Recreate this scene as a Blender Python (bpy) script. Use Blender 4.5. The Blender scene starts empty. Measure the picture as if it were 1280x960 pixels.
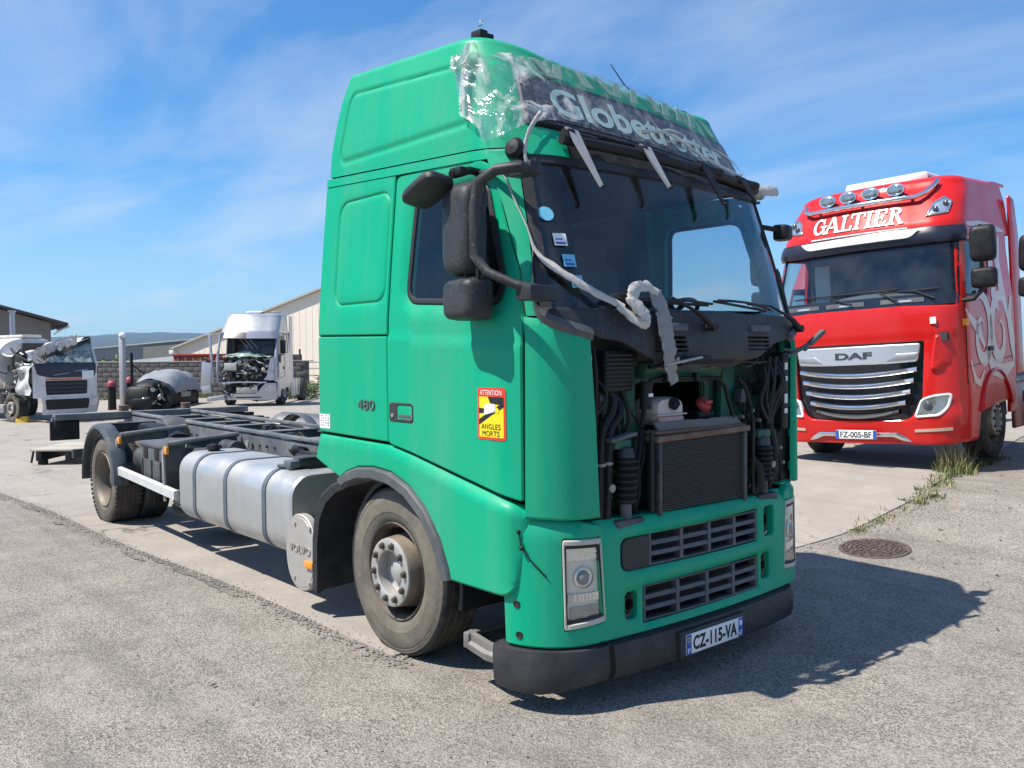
import bpy, bmesh, math, random
from mathutils import Vector, Matrix, noise
from mathutils.geometry import delaunay_2d_cdt
rnd = random.Random(11)
PI = math.pi
C = bpy.context.scene.collection
scene = bpy.context.scene

# ------------------------------------------------------------------ camera
cd = bpy.data.cameras.new('camera'); cam = bpy.data.objects.new('camera', cd); C.objects.link(cam)
yaw, pitch, roll = math.radians(139.3365), math.radians(-1.8159), math.radians(-0.4265)
fw = Vector((math.cos(yaw)*math.cos(pitch), math.sin(yaw)*math.cos(pitch), math.sin(pitch)))
rt = fw.cross(Vector((0, 0, 1))).normalized(); up = rt.cross(fw)
r2 = rt*math.cos(roll) + up*math.sin(roll); u2 = -rt*math.sin(roll) + up*math.cos(roll)
m = Matrix((r2, u2, -fw)).transposed().to_4x4()
m.translation = Vector((3.0816, -4.1338, 1.8185))
cam.matrix_world = m
cd.sensor_width = 36; cd.lens = 36*1103.68/1280
cd.clip_start = 0.05; cd.clip_end = 30000
scene.camera = cam

# ------------------------------------------------------------------ light
LDIR = Vector((0.92, 2.0, -3.45)).normalized()
sd = bpy.data.lights.new('sun', 'SUN'); sun = bpy.data.objects.new('sun', sd); C.objects.link(sun)
sun.rotation_mode = 'QUATERNION'; sun.rotation_quaternion = LDIR.to_track_quat('-Z', 'Y')
sd.energy = 4.9; sd.angle = math.radians(0.5); sd.color = (1.0, 0.94, 0.84)
SUN_EL = math.asin(-LDIR.z); SUN_ROT = math.atan2(-LDIR.x, -LDIR.y)
w = bpy.data.worlds.new('World'); scene.world = w; w.use_nodes = True
nt = w.node_tree; nt.nodes.clear()
N = nt.nodes.new; L = nt.links.new
out = N('ShaderNodeOutputWorld'); bg = N('ShaderNodeBackground'); bg.inputs[1].default_value = 0.088
sky = N('ShaderNodeTexSky'); sky.sky_type = 'NISHITA'; sky.sun_disc = False
sky.sun_elevation = SUN_EL; sky.sun_rotation = SUN_ROT % (2*PI)
sky.air_density = 1.05; sky.dust_density = 0.12; sky.ozone_density = 3.0
tc = N('ShaderNodeTexCoord')
# direction -> a flat cloud deck seen in perspective
sep = N('ShaderNodeSeparateXYZ'); L(tc.outputs['Generated'], sep.inputs[0])
def math_n(op, a, b=None, clamp=False):
    n = N('ShaderNodeMath'); n.operation = op; n.use_clamp = clamp
    for i, v in enumerate((a, b)):
        if v is None: continue
        if isinstance(v, (int, float)): n.inputs[i].default_value = v
        else: L(v, n.inputs[i])
    return n.outputs[0]
zz = math_n('ADD', math_n('MAXIMUM', sep.outputs[2], 0.0), 0.12)
cx_ = math_n('DIVIDE', sep.outputs[0], zz); cy_ = math_n('DIVIDE', sep.outputs[1], zz)
cmb = N('ShaderNodeCombineXYZ'); L(cx_, cmb.inputs[0]); L(cy_, cmb.inputs[1])
mp = N('ShaderNodeMapping'); mp.inputs['Rotation'].default_value = (0, 0, math.radians(-62)); mp.inputs['Scale'].default_value = (0.55, 1.5, 1)
L(cmb.outputs[0], mp.inputs[0])
n1 = N('ShaderNodeTexNoise'); n1.inputs['Scale'].default_value = 1.15; n1.inputs['Detail'].default_value = 9; n1.inputs['Roughness'].default_value = 0.58; n1.inputs['Distortion'].default_value = 0.35
L(mp.outputs[0], n1.inputs['Vector'])
n2 = N('ShaderNodeTexNoise'); n2.inputs['Scale'].default_value = 0.33; n2.inputs['Detail'].default_value = 3
L(cmb.outputs[0], n2.inputs['Vector'])
cir = math_n('MULTIPLY', math_n('SUBTRACT', n1.outputs[0], 0.40), 2.5, True)
cov = math_n('MULTIPLY', math_n('SUBTRACT', n2.outputs[0], 0.17), 2.4, True)
wisps = math_n('MULTIPLY', math_n('MULTIPLY', cir, cov), 0.80)
# small fair-weather cumulus low over the horizon
mp2 = N('ShaderNodeMapping'); mp2.inputs['Scale'].default_value = (1, 1, 3.4); L(tc.outputs['Generated'], mp2.inputs[0])
n3 = N('ShaderNodeTexNoise'); n3.inputs['Scale'].default_value = 5.6; n3.inputs['Detail'].default_value = 7; n3.inputs['Roughness'].default_value = 0.52
L(mp2.outputs[0], n3.inputs['Vector'])
band = math_n('MULTIPLY', math_n('SUBTRACT', 0.125, sep.outputs[2], True), 14.0, True)
cum = math_n('MULTIPLY', math_n('MULTIPLY', math_n('SUBTRACT', n3.outputs[0], 0.53), 7.0, True), band)
hzn = math_n('MULTIPLY', math_n('MULTIPLY', math_n('SUBTRACT', 0.20, sep.outputs[2], True), 5.0, True), 0.42)
allc = math_n('MINIMUM', math_n('ADD', math_n('MAXIMUM', wisps, hzn), math_n('MULTIPLY', cum, 0.8)), 0.92)
mix = N('ShaderNodeMix'); mix.data_type = 'RGBA'
mul = N('ShaderNodeMix'); mul.data_type = 'RGBA'; mul.blend_type = 'MULTIPLY'; mul.inputs[0].default_value = 1.0
L(sky.outputs[0], mul.inputs[6]); mul.inputs[7].default_value = (0.47, 0.93, 1.30, 1)
L(allc, mix.inputs[0]); L(mul.outputs[2], mix.inputs[6]); mix.inputs[7].default_value = (5.9, 6.6, 7.5, 1)
L(mix.outputs[2], bg.inputs[0]); L(bg.outputs[0], out.inputs[0])
vs = scene.view_settings; vs.view_transform = 'Standard'; vs.look = 'None'; vs.gamma = 1; vs.exposure = 0.55
scene.render.engine = 'CYCLES'
cy = scene.cycles; cy.max_bounces = 8; cy.diffuse_bounces = 3; cy.glossy_bounces = 4; cy.transparent_max_bounces = 14; cy.transmission_bounces = 4
cy.caustics_reflective = False; cy.caustics_refractive = False

# ------------------------------------------------------------------ materials
MATS = {}
def mat(name, col, rough=0.5, metal=0.0, var=0.10, vscale=6.0, bump=0.0, bscale=80.0, coat=0.0, dirt=None, emit=0, spec=0.5, streak=False, chips=None):
    """dirt = (colour, amount 0..1, scale)"""
    if name in MATS: return MATS[name]
    m = bpy.data.materials.new(name); m.use_nodes = True; MATS[name] = m
    t = m.node_tree; n = t.nodes; l = t.links
    b = n['Principled BSDF']
    b.inputs['Roughness'].default_value = rough; b.inputs['Metallic'].default_value = metal
    b.inputs['Specular IOR Level'].default_value = spec
    if coat: b.inputs['Coat Weight'].default_value = coat; b.inputs['Coat Roughness'].default_value = 0.08
    tc = n.new('ShaderNodeTexCoord')
    ns = n.new('ShaderNodeTexNoise'); ns.inputs['Scale'].default_value = vscale; ns.inputs['Detail'].default_value = 6
    l.new(tc.outputs['Object'], ns.inputs['Vector'])
    mx = n.new('ShaderNodeMix'); mx.data_type = 'RGBA'
    c = Vector(col)
    mx.inputs[6].default_value = (*(c*(1-var)), 1); mx.inputs[7].default_value = (*[min(1, v) for v in c*(1+var)], 1)
    l.new(ns.outputs[0], mx.inputs[0]); res = mx.outputs[2]
    rr = n.new('ShaderNodeMapRange'); rr.inputs[3].default_value = max(0.02, rough-0.08); rr.inputs[4].default_value = min(1, rough+0.10)
    l.new(ns.outputs[0], rr.inputs[0]); rsock = rr.outputs[0]
    if dirt:
        dc, da, ds = dirt
        nd = n.new('ShaderNodeTexNoise'); nd.inputs['Scale'].default_value = ds; nd.inputs['Detail'].default_value = 8; nd.inputs['Roughness'].default_value = 0.65
        if streak:
            mpn = n.new('ShaderNodeMapping'); mpn.inputs['Scale'].default_value = (1, 1, 0.12); l.new(tc.outputs['Object'], mpn.inputs[0]); l.new(mpn.outputs[0], nd.inputs['Vector'])
        else: l.new(tc.outputs['Object'], nd.inputs['Vector'])
        mr = n.new('ShaderNodeMapRange'); mr.inputs[1].default_value = 0.42; mr.inputs[2].default_value = 0.72; mr.inputs[4].default_value = da
        l.new(nd.outputs[0], mr.inputs[0])
        m2 = n.new('ShaderNodeMix'); m2.data_type = 'RGBA'; m2.inputs[7].default_value = (*dc, 1)
        l.new(mr.outputs[0], m2.inputs[0]); l.new(res, m2.inputs[6]); res = m2.outputs[2]
        m3 = n.new('ShaderNodeMix'); m3.data_type = 'FLOAT'; m3.inputs[3].default_value = 0.85
        l.new(mr.outputs[0], m3.inputs[0]); l.new(rsock, m3.inputs[2]); rsock = m3.outputs[0]
    if chips:   # small chips and grime specks, thicker in some areas than in others
        nc = n.new('ShaderNodeTexNoise'); nc.inputs['Scale'].default_value = 55; nc.inputs['Detail'].default_value = 5; nc.inputs['Roughness'].default_value = 0.7; l.new(tc.outputs['Object'], nc.inputs['Vector'])
        nw = n.new('ShaderNodeTexNoise'); nw.inputs['Scale'].default_value = 1.7; nw.inputs['Detail'].default_value = 4; l.new(tc.outputs['Object'], nw.inputs['Vector'])
        ma = n.new('ShaderNodeMath'); ma.operation = 'MULTIPLY_ADD'; ma.inputs[1].default_value = 0.35; l.new(nw.outputs[0], ma.inputs[0]); l.new(nc.outputs[0], ma.inputs[2])
        mc_ = n.new('ShaderNodeMapRange'); mc_.inputs[1].default_value = 0.79; mc_.inputs[2].default_value = 0.86; mc_.inputs[4].default_value = chips[1]; l.new(ma.outputs[0], mc_.inputs[0])
        m4 = n.new('ShaderNodeMix'); m4.data_type = 'RGBA'; m4.inputs[7].default_value = (*chips[0], 1); l.new(mc_.outputs[0], m4.inputs[0]); l.new(res, m4.inputs[6]); res = m4.outputs[2]
    l.new(res, b.inputs['Base Color']); l.new(rsock, b.inputs['Roughness'])
    if bump:
        nb = n.new('ShaderNodeTexNoise'); nb.inputs['Scale'].default_value = bscale; nb.inputs['Detail'].default_value = 4
        l.new(tc.outputs['Object'], nb.inputs['Vector'])
        bp = n.new('ShaderNodeBump'); bp.inputs['Strength'].default_value = bump; bp.inputs['Distance'].default_value = 0.01
        l.new(nb.outputs[0], bp.inputs['Height']); l.new(bp.outputs[0], b.inputs['Normal'])
    if emit:
        b.inputs['Emission Color'].default_value = (*col, 1); b.inputs['Emission Strength'].default_value = emit
    return m
def glass(name, tint=(0.55, 0.68, 0.72), base=0.06, film=None, rough=0.02):
    m = bpy.data.materials.new(name); m.use_nodes = True; t = m.node_tree; n = t.nodes; l = t.links
    n.remove(n['Principled BSDF']); o = n['Material Output']
    tr = n.new('ShaderNodeBsdfTransparent'); tr.inputs[0].default_value = (*tint, 1)
    gl = n.new('ShaderNodeBsdfGlossy'); gl.inputs['Roughness'].default_value = rough; gl.inputs[0].default_value = (0.95, 0.97, 1, 1)
    fr = n.new('ShaderNodeLayerWeight'); fr.inputs[0].default_value = 0.5
    pw = n.new('ShaderNodeMath'); pw.operation = 'POWER'; pw.inputs[1].default_value = 5.0; l.new(fr.outputs['Facing'], pw.inputs[0])
    ad = n.new('ShaderNodeMath'); ad.operation = 'MULTIPLY_ADD'; ad.inputs[1].default_value = 0.95; ad.inputs[2].default_value = 0.04+base; ad.use_clamp = True; l.new(pw.outputs[0], ad.inputs[0])
    mx = n.new('ShaderNodeMixShader'); l.new(ad.outputs[0], mx.inputs[0]); l.new(tr.outputs[0], mx.inputs[1]); l.new(gl.outputs[0], mx.inputs[2])
    last = mx.outputs[0]
    if film:
        tc = n.new('ShaderNodeTexCoord'); ns = n.new('ShaderNodeTexNoise'); ns.inputs['Scale'].default_value = film[1]; ns.inputs['Detail'].default_value = 8
        l.new(tc.outputs['Object'], ns.inputs['Vector'])
        mr = n.new('ShaderNodeMapRange'); mr.inputs[1].default_value = 0.35; mr.inputs[2].default_value = 0.8; mr.inputs[4].default_value = film[0]; l.new(ns.outputs[0], mr.inputs[0])
        df = n.new('ShaderNodeBsdfDiffuse'); df.inputs[0].default_value = (0.55, 0.53, 0.5, 1)
        m2 = n.new('ShaderNodeMixShader'); l.new(mr.outputs[0], m2.inputs[0]); l.new(last, m2.inputs[1]); l.new(df.outputs[0], m2.inputs[2]); last = m2.outputs[0]
    l.new(last, o.inputs[0]); MATS[name] = m
    return m
DUST = (0.30, 0.26, 0.21)
GREEN = mat('green paint', (0.0, 0.36, 0.19), 0.42, var=0.05, vscale=2.2, bump=0.02, bscale=180, coat=0.04, spec=0.22, dirt=((0.12, 0.32, 0.215), 0.42, 2.6), streak=True, chips=((0.10, 0.17, 0.12), 0.55))
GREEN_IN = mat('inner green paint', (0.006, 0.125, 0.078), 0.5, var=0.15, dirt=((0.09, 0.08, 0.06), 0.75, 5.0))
DGREY = mat('dark grey plastic', (0.026, 0.027, 0.031), 0.45, var=0.12, bump=0.15, bscale=400, spec=0.35, dirt=((0.11, 0.105, 0.10), 0.28, 7.0), chips=((0.15, 0.145, 0.135), 0.6))
MGREY = mat('mid grey plastic', (0.075, 0.080, 0.088), 0.48, var=0.12, bump=0.12, bscale=400, dirt=((0.22, 0.21, 0.19), 0.35, 6.0))
BLACK = mat('black plastic', (0.011, 0.011, 0.013), 0.48, var=0.2, spec=0.3, dirt=((0.06, 0.055, 0.05), 0.25, 9.0))
RUBBER = mat('rubber seal', (0.012, 0.012, 0.013), 0.6)
TYRE = mat('tyre rubber', (0.125, 0.112, 0.092), 0.85, var=0.25, vscale=9, bump=0.25, bscale=90, spec=0.2, dirt=((0.24, 0.212, 0.168), 0.90, 4.0))
TREAD = mat('tyre tread rubber', (0.020, 0.020, 0.020), 0.8, var=0.25, bump=0.2, bscale=90, dirt=((0.14, 0.125, 0.105), 0.55, 6.0))
STEEL = mat('dusty steel', (0.46, 0.445, 0.42), 0.48, metal=0.35, var=0.15, bump=0.1, bscale=60, dirt=((0.30, 0.25, 0.19), 0.6, 7.0))
RIMDARK = mat('brown rusty rim', (0.055, 0.045, 0.037), 0.6, metal=0.3, var=0.3, dirt=((0.22, 0.17, 0.12), 0.7, 6.0))
ALU = mat('brushed aluminium tank', (0.54, 0.54, 0.53), 0.40, metal=0.65, var=0.14, vscale=4, bump=0.08, bscale=30, dirt=((0.34, 0.31, 0.26), 0.7, 3.4), streak=True)
ALU_DIRTY = mat('dirty aluminium', (0.42, 0.41, 0.39), 0.5, metal=0.55, var=0.15, bump=0.1, dirt=((0.27, 0.23, 0.18), 0.7, 5.0))
STRAP = mat('blue grey strap', (0.11, 0.14, 0.18), 0.45, metal=0.3, dirt=(DUST, 0.3, 6))
CHASSIS = mat('chassis black paint', (0.030, 0.032, 0.036), 0.5, var=0.2, bump=0.1, dirt=((0.20, 0.19, 0.18), 0.55, 4.0))
CHASSIS_L = mat('dusty chassis grey', (0.10, 0.11, 0.12), 0.55, var=0.2, bump=0.1, dirt=((0.32, 0.31, 0.29), 0.65, 3.5))
RUST = mat('rusty steel', (0.17, 0.095, 0.06), 0.75, metal=0.2, var=0.3, vscale=20, bump=0.3, dirt=((0.30, 0.25, 0.20), 0.5, 9))
ORANGE = mat('orange lens', (0.85, 0.30, 0.02), 0.25, var=0.05, coat=0.5)
WHITE = mat('white paint', (0.76, 0.76, 0.74), 0.35, var=0.04, coat=0.2, dirt=((0.40, 0.37, 0.32), 0.45, 3.0))
PAPER = mat('white label', (0.80, 0.80, 0.79), 0.6, var=0.03)
INK = mat('black ink', (0.012, 0.012, 0.013), 0.6)
BLUE = mat('plate blue', (0.02, 0.10, 0.42), 0.4, var=0.05)
CYAN = mat('light blue sticker', (0.16, 0.50, 0.68), 0.4, var=0.12, vscale=60)
YELLOW = mat('yellow sticker', (0.90, 0.66, 0.01), 0.4, var=0.03)
REDST = mat('red sticker', (0.70, 0.05, 0.02), 0.4, var=0.05)
INTERIOR = mat('cab interior', (0.035, 0.036, 0.040), 0.7, var=0.2)
SEAT = mat('seat cloth', (0.05, 0.052, 0.06), 0.85, var=0.25, vscale=30)
CHROME = mat('lamp reflector', (0.85, 0.85, 0.87), 0.12, metal=1.0, var=0.03); FACET = mat('lamp facets', (0.80, 0.76, 0.68), 0.22, metal=0.55, var=0.25, vscale=40)
LAMPCASE = mat('headlamp bezel', (0.82, 0.74, 0.60), 0.4, metal=0.0, var=0.06, dirt=((0.45, 0.42, 0.36), 0.25, 10))
SIGNBG = mat('dark illuminated sign', (0.040, 0.042, 0.054), 0.35, var=0.35, vscale=35, bump=0.1, bscale=30, spec=0.3, dirt=((0.40, 0.41, 0.44), 0.42, 34))
SIGNTX = mat('sign lettering', (0.36, 0.52, 0.50), 0.5, var=0.15, vscale=25)
FADED = mat('faded lettering', (0.20, 0.33, 0.25), 0.5, var=0.15, vscale=12)
RADIATOR = mat('radiator core', (0.050, 0.050, 0.055), 0.5, metal=0.5, var=0.4, vscale=25, bump=0.5, bscale=200)
TANKPL = mat('translucent white plastic', (0.62, 0.55, 0.48), 0.4, var=0.1, dirt=((0.42, 0.30, 0.26), 0.4, 9))
PINKPL = mat('coolant pink plastic', (0.50, 0.30, 0.28), 0.4, var=0.12, dirt=((0.30, 0.22, 0.20), 0.4, 9))
REDCAP = mat('red cap', (0.42, 0.045, 0.035), 0.4)
FOAM = mat('grey foam strip', (0.235, 0.20, 0.172), 0.9, var=0.25, vscale=25, bump=0.3)
FILM_R = mat('crumpled plastic strip', (0.50, 0.465, 0.41), 0.35, var=0.2, vscale=20, bump=0.4, bscale=25, coat=0.3)
GLASS = glass('windscreen glass', (0.86, 0.92, 0.94), 0.0, film=(0.03, 3.0))
GLASS_S = glass('side window glass', (0.74, 0.80, 0.82), 0.01)
LENS = glass('clear lens', (0.97, 0.975, 0.975), 0.0)
# clear wrapping film: see-through, glossy, milky along its creases
def film_mat(nm, milk, gloss):
    m = bpy.data.materials.new(nm); m.use_nodes = True; t = m.node_tree; n = t.nodes; l = t.links
    n.remove(n['Principled BSDF']); o = n['Material Output']
    tc = n.new('ShaderNodeTexCoord')
    mpn = n.new('ShaderNodeMapping'); mpn.inputs['Rotation'].default_value = (0.35, 0.2, 0.1); mpn.inputs['Scale'].default_value = (2.2, 2.2, 0.5); l.new(tc.outputs['Object'], mpn.inputs[0])
    dn = n.new('ShaderNodeTexNoise'); dn.inputs['Scale'].default_value = 2.0; dn.inputs['Detail'].default_value = 3; l.new(tc.outputs['Object'], dn.inputs['Vector'])
    va = n.new('ShaderNodeVectorMath'); va.operation = 'MULTIPLY_ADD'; va.inputs[1].default_value = (0.35, 0.35, 0.35); l.new(dn.outputs['Color'], va.inputs[0]); l.new(tc.outputs['Object'], va.inputs[2]); l.new(va.outputs[0], mpn.inputs[0])
    ns = n.new('ShaderNodeTexNoise'); ns.inputs['Scale'].default_value = 4.5; ns.inputs['Detail'].default_value = 5; ns.inputs['Roughness'].default_value = 0.62; l.new(mpn.outputs[0], ns.inputs['Vector'])
    a2 = ns; mr = n.new('ShaderNodeMapRange'); mr.inputs[1].default_value = 0.47; mr.inputs[2].default_value = 0.68; mr.inputs[3].default_value = milk*0.05; mr.inputs[4].default_value = milk; l.new(ns.outputs[0], mr.inputs[0])
    tr = n.new('ShaderNodeBsdfTransparent'); tr.inputs[0].default_value = (0.97, 0.98, 0.98, 1)
    df = n.new('ShaderNodeBsdfDiffuse'); df.inputs[0].default_value = (0.72, 0.71, 0.68, 1)
    gl = n.new('ShaderNodeBsdfGlossy'); gl.inputs['Roughness'].default_value = 0.12
    fl_ = n.new('ShaderNodeLayerWeight'); fl_.inputs[0].default_value = 0.5
    fr = n.new('ShaderNodeMath'); fr.operation = 'MULTIPLY_ADD'; fr.inputs[1].default_value = 0.5; fr.inputs[2].default_value = gloss; l.new(fl_.outputs['Facing'], fr.inputs[0])
    bpn = n.new('ShaderNodeBump'); bpn.inputs['Strength'].default_value = 0.45; bpn.inputs['Distance'].default_value = 0.03; l.new(a2.outputs[0], bpn.inputs['Height'])
    l.new(bpn.outputs[0], gl.inputs['Normal'])
    m1 = n.new('ShaderNodeMixShader'); l.new(mr.outputs[0], m1.inputs[0]); l.new(tr.outputs[0], m1.inputs[1]); l.new(df.outputs[0], m1.inputs[2])
    m2 = n.new('ShaderNodeMixShader'); fm_k = n.new('ShaderNodeMath'); fm_k.operation = 'MULTIPLY'; fm_k.inputs[1].default_value = 0.28; l.new(fr.outputs[0], fm_k.inputs[0]); l.new(fm_k.outputs[0], m2.inputs[0]); l.new(m1.outputs[0], m2.inputs[1]); l.new(gl.outputs[0], m2.inputs[2])
    l.new(m2.outputs[0], o.inputs[0]); return m
FILM = film_mat('clear wrapping film', 0.85, 0.30); FILM_T = film_mat('thin clear film', 0.30, 0.08)

# ------------------------------------------------------------------ mesh builder
class MB:
    def __init__(s): s.v = []; s.f = []
    def add(s, vs, fs):
        o = len(s.v); s.v += [tuple(v) for v in vs]; s.f += [tuple(i+o for i in f) for f in fs]; return s
    def box(s, c, d, rot=None, bev=0.0):
        hx, hy, hz = d[0]/2, d[1]/2, d[2]/2
        if bev <= 0:
            vs = [Vector((x*hx, y*hy, z*hz)) for x in (-1, 1) for y in (-1, 1) for z in (-1, 1)]
            fs = [(0, 1, 3, 2), (4, 6, 7, 5), (0, 4, 5, 1), (2, 3, 7, 6), (0, 2, 6, 4), (1, 5, 7, 3)]
        else:
            bm = bmesh.new(); bmesh.ops.create_cube(bm, size=1)
            for v in bm.verts: v.co = Vector((v.co.x*d[0], v.co.y*d[1], v.co.z*d[2]))
            bmesh.ops.bevel(bm, geom=bm.edges[:], offset=min(bev, min(d)*0.45), segments=2, affect='EDGES', profile=0.5)
            bm.verts.index_update(); vs = [v.co.copy() for v in bm.verts]; fs = [[v.index for v in f.verts] for f in bm.faces]; bm.free()
        c = Vector(c)
        vs = [c + (rot @ v if rot else v) for v in vs]
        return s.add(vs, fs)
    def bar(s, p, q, wd, ht, bev=0.0, upv=(0, 0, 1)):
        p, q = Vector(p), Vector(q); d = q-p; x = d.normalized(); u = Vector(upv)
        if abs(x.dot(u)) > 0.98: u = Vector((1, 0, 0))
        y = u.cross(x).normalized(); z = x.cross(y)
        return s.box((p+q)/2, (d.length, wd, ht), Matrix((x, y, z)).transposed(), bev)
    def cyl(s, p, q, r0, r1=None, n=16, caps=True):
        r1 = r0 if r1 is None else r1
        p, q = Vector(p), Vector(q); a = (q-p).normalized()
        u = a.orthogonal().normalized(); w_ = a.cross(u)
        vs = []
        for c, r in ((p, r0), (q, r1)):
            vs += [c + (u*math.cos(2*PI*i/n) + w_*math.sin(2*PI*i/n))*r for i in range(n)]
        fs = [(i, (i+1) % n, n+(i+1) % n, n+i) for i in range(n)]
        if caps: fs += [tuple(range(n-1, -1, -1)), tuple(range(n, 2*n))]
        return s.add(vs, fs)
    def tube(s, pts, r, n=8, caps=True):
        pts = [Vector(p) for p in pts]; k = len(pts)
        rs = r if isinstance(r, (list, tuple)) else [r]*k
        t0 = (pts[1]-pts[0]).normalized(); u = t0.orthogonal().normalized(); vs = []
        for i, p in enumerate(pts):
            t = (pts[min(i+1, k-1)]-pts[max(i-1, 0)]).normalized()
            u = (u - t*u.dot(t)).normalized(); w_ = t.cross(u)
            vs += [p + (u*math.cos(2*PI*j/n) + w_*math.sin(2*PI*j/n))*rs[i] for j in range(n)]
        fs = [(i*n+j, i*n+(j+1) % n, (i+1)*n+(j+1) % n, (i+1)*n+j) for i in range(k-1) for j in range(n)]
        if caps: fs += [tuple(range(n-1, -1, -1)), tuple(range((k-1)*n, k*n))]
        return s.add(vs, fs)
    def lathe(s, prof, o, ax, n=48, closed=False):
        """prof = [(radius, distance along axis)]"""
        o, a = Vector(o), Vector(ax).normalized(); u = a.orthogonal().normalized(); w_ = a.cross(u)
        vs = [o + a*h + (u*math.cos(2*PI*j/n) + w_*math.sin(2*PI*j/n))*r for r, h in prof for j in range(n)]
        k = len(prof); rng = range(k if closed else k-1)
        fs = [(i*n+j, i*n+(j+1) % n, ((i+1) % k)*n+(j+1) % n, ((i+1) % k)*n+j) for i in rng for j in range(n)]
        return s.add(vs, fs)
    def loft(s, rings, closed=True, cap0=False, cap1=False):
        n = len(rings[0]); vs = [v for r in rings for v in r]; fs = []
        for i in range(len(rings)-1):
            for j in range(n if closed else n-1):
                fs.append((i*n+j, i*n+(j+1) % n, (i+1)*n+(j+1) % n, (i+1)*n+j))
        if cap0: fs.append(tuple(range(n-1, -1, -1)))
        if cap1: fs.append(tuple(range((len(rings)-1)*n, len(rings)*n)))
        return s.add(vs, fs)
    def grid(s, fn, us, vs_):
        pts = [fn(u, v) for v in vs_ for u in us]; n = len(us)
        return s.add(pts, [(i*n+j, i*n+j+1, (i+1)*n+j+1, (i+1)*n+j) for i in range(len(vs_)-1) for j in range(n-1)])
    def shell(s, fn, us, vs_, th):
        """a sheet with thickness: fn(u, v, d), d = offset outwards"""
        n, k = len(us), len(vs_)
        a = [fn(u, v, 0) for v in vs_ for u in us]; b = [fn(u, v, -th) for v in vs_ for u in us]; o = n*k
        fs = [(i*n+j, i*n+j+1, (i+1)*n+j+1, (i+1)*n+j) for i in range(k-1) for j in range(n-1)]
        fs += [(o+i*n+j, o+(i+1)*n+j, o+(i+1)*n+j+1, o+i*n+j+1) for i in range(k-1) for j in range(n-1)]
        rim = list(range(n)) + [i*n+n-1 for i in range(1, k)] + list(range(n*k-2, n*(k-1)-1, -1)) + [i*n for i in range(k-2, 0, -1)]
        for a_, b_ in zip(rim, rim[1:]+rim[:1]): fs.append((a_, o+a_, o+b_, b_))
        return s.add(a+b, fs)
    def prism(s, poly, o, ux, uy, depth):
        o, ux, uy = Vector(o), Vector(ux), Vector(uy); nz = ux.cross(uy).normalized()*depth
        a = [o+ux*x+uy*y for x, y in poly]; n = len(a)
        return s.add(a+[p+nz for p in a], [tuple(range(n-1, -1, -1)), tuple(range(n, 2*n))]+[(i, (i+1) % n, n+(i+1) % n, n+i) for i in range(n)])
    def ball(s, c, r, n=12, k=8):
        r = (r, r, r) if isinstance(r, (int, float)) else r; c = Vector(c)
        rings = [[c+Vector((r[0]*math.sin(t)*math.cos(2*PI*j/n), r[1]*math.sin(t)*math.sin(2*PI*j/n), r[2]*math.cos(t))) for j in range(n)] for t in [PI*(0.04+0.92*i/k) for i in range(k+1)]]
        return s.loft(rings, True, True, True)
    def mir(s):
        t = MB(); t.v = [(x, -y, z) for x, y, z in s.v]; t.f = [tuple(reversed(f)) for f in s.f]; return t
    def join(s, o): return s.add(o.v, o.f)
    def xf(s, M_): s.v = [tuple(M_ @ Vector(v)) for v in s.v]; return s
    def build(s, name, m_, parent=None, ang=38, loc=None, **props):
        me = bpy.data.meshes.new(name); me.from_pydata(s.v, [], s.f); me.update()
        bm = bmesh.new(); bm.from_mesh(me); bmesh.ops.recalc_face_normals(bm, faces=bm.faces[:]); bm.to_mesh(me); bm.free()
        me.polygons.foreach_set('use_smooth', [True]*len(me.polygons)); me.set_sharp_from_angle(angle=math.radians(ang))
        me.materials.append(m_); o = bpy.data.objects.new(name, me); C.objects.link(o)
        if parent: o.parent = parent
        if loc: o.location = loc
        for k_, v_ in props.items(): o[k_] = v_
        return o
def tag(o, label=None, category=None, group=None, kind=None):
    for k_, v_ in (('label', label), ('category', category), ('group', group), ('kind', kind)):
        if v_: o[k_] = v_
    return o
def thing(name, label, category, loc=(0, 0, 0), rz=0.0, group=None, rot=None):
    o = bpy.data.objects.new(name, None); C.objects.link(o); o.location = loc; o.rotation_euler = rot or (0, 0, rz); o.empty_display_size = 0.2
    return tag(o, label, category, group)
def copy_tree(o, parent=None):
    c = o.copy(); C.objects.link(c)
    if parent: c.parent = parent
    for ch in o.children: copy_tree(ch, c)
    return c
def arange(a, b, step):
    n = max(1, int(round((b-a)/step))); return [a+(b-a)*i/n for i in range(n+1)]
def lerp(a, b, t): return a+(b-a)*t
def sstep(a, b, x):
    t = min(1, max(0, (x-a)/(b-a))); return t*t*(3-2*t)
def rrect(x0, z0, x1, z1, r, k=5):
    P = []
    for cx, cz, a0 in ((x1-r, z1-r, 0), (x0+r, z1-r, 90), (x0+r, z0+r, 180), (x1-r, z0+r, 270)):
        P += [(cx+r*math.cos(math.radians(a0+90*i/k)), cz+r*math.sin(math.radians(a0+90*i/k))) for i in range(k+1)]
    return P
def rpoly(poly, r, k=5):
    """polygon with rounded corners; r a number or a list"""
    P = []; n = len(poly)
    for i in range(n):
        rr = r[i] if isinstance(r, (list, tuple)) else r
        p = Vector(poly[i]); a = Vector(poly[i-1])-p; b = Vector(poly[(i+1) % n])-p
        if rr <= 0: P.append(tuple(p)); continue
        d = min(rr, a.length*0.49, b.length*0.49); p0 = p+a.normalized()*d; p1 = p+b.normalized()*d
        for j in range(k+1):
            t = j/k; q = p0*(1-t)**2+p*2*t*(1-t)+p1*t*t; P.append((q.x, q.y))
    return P
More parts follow.
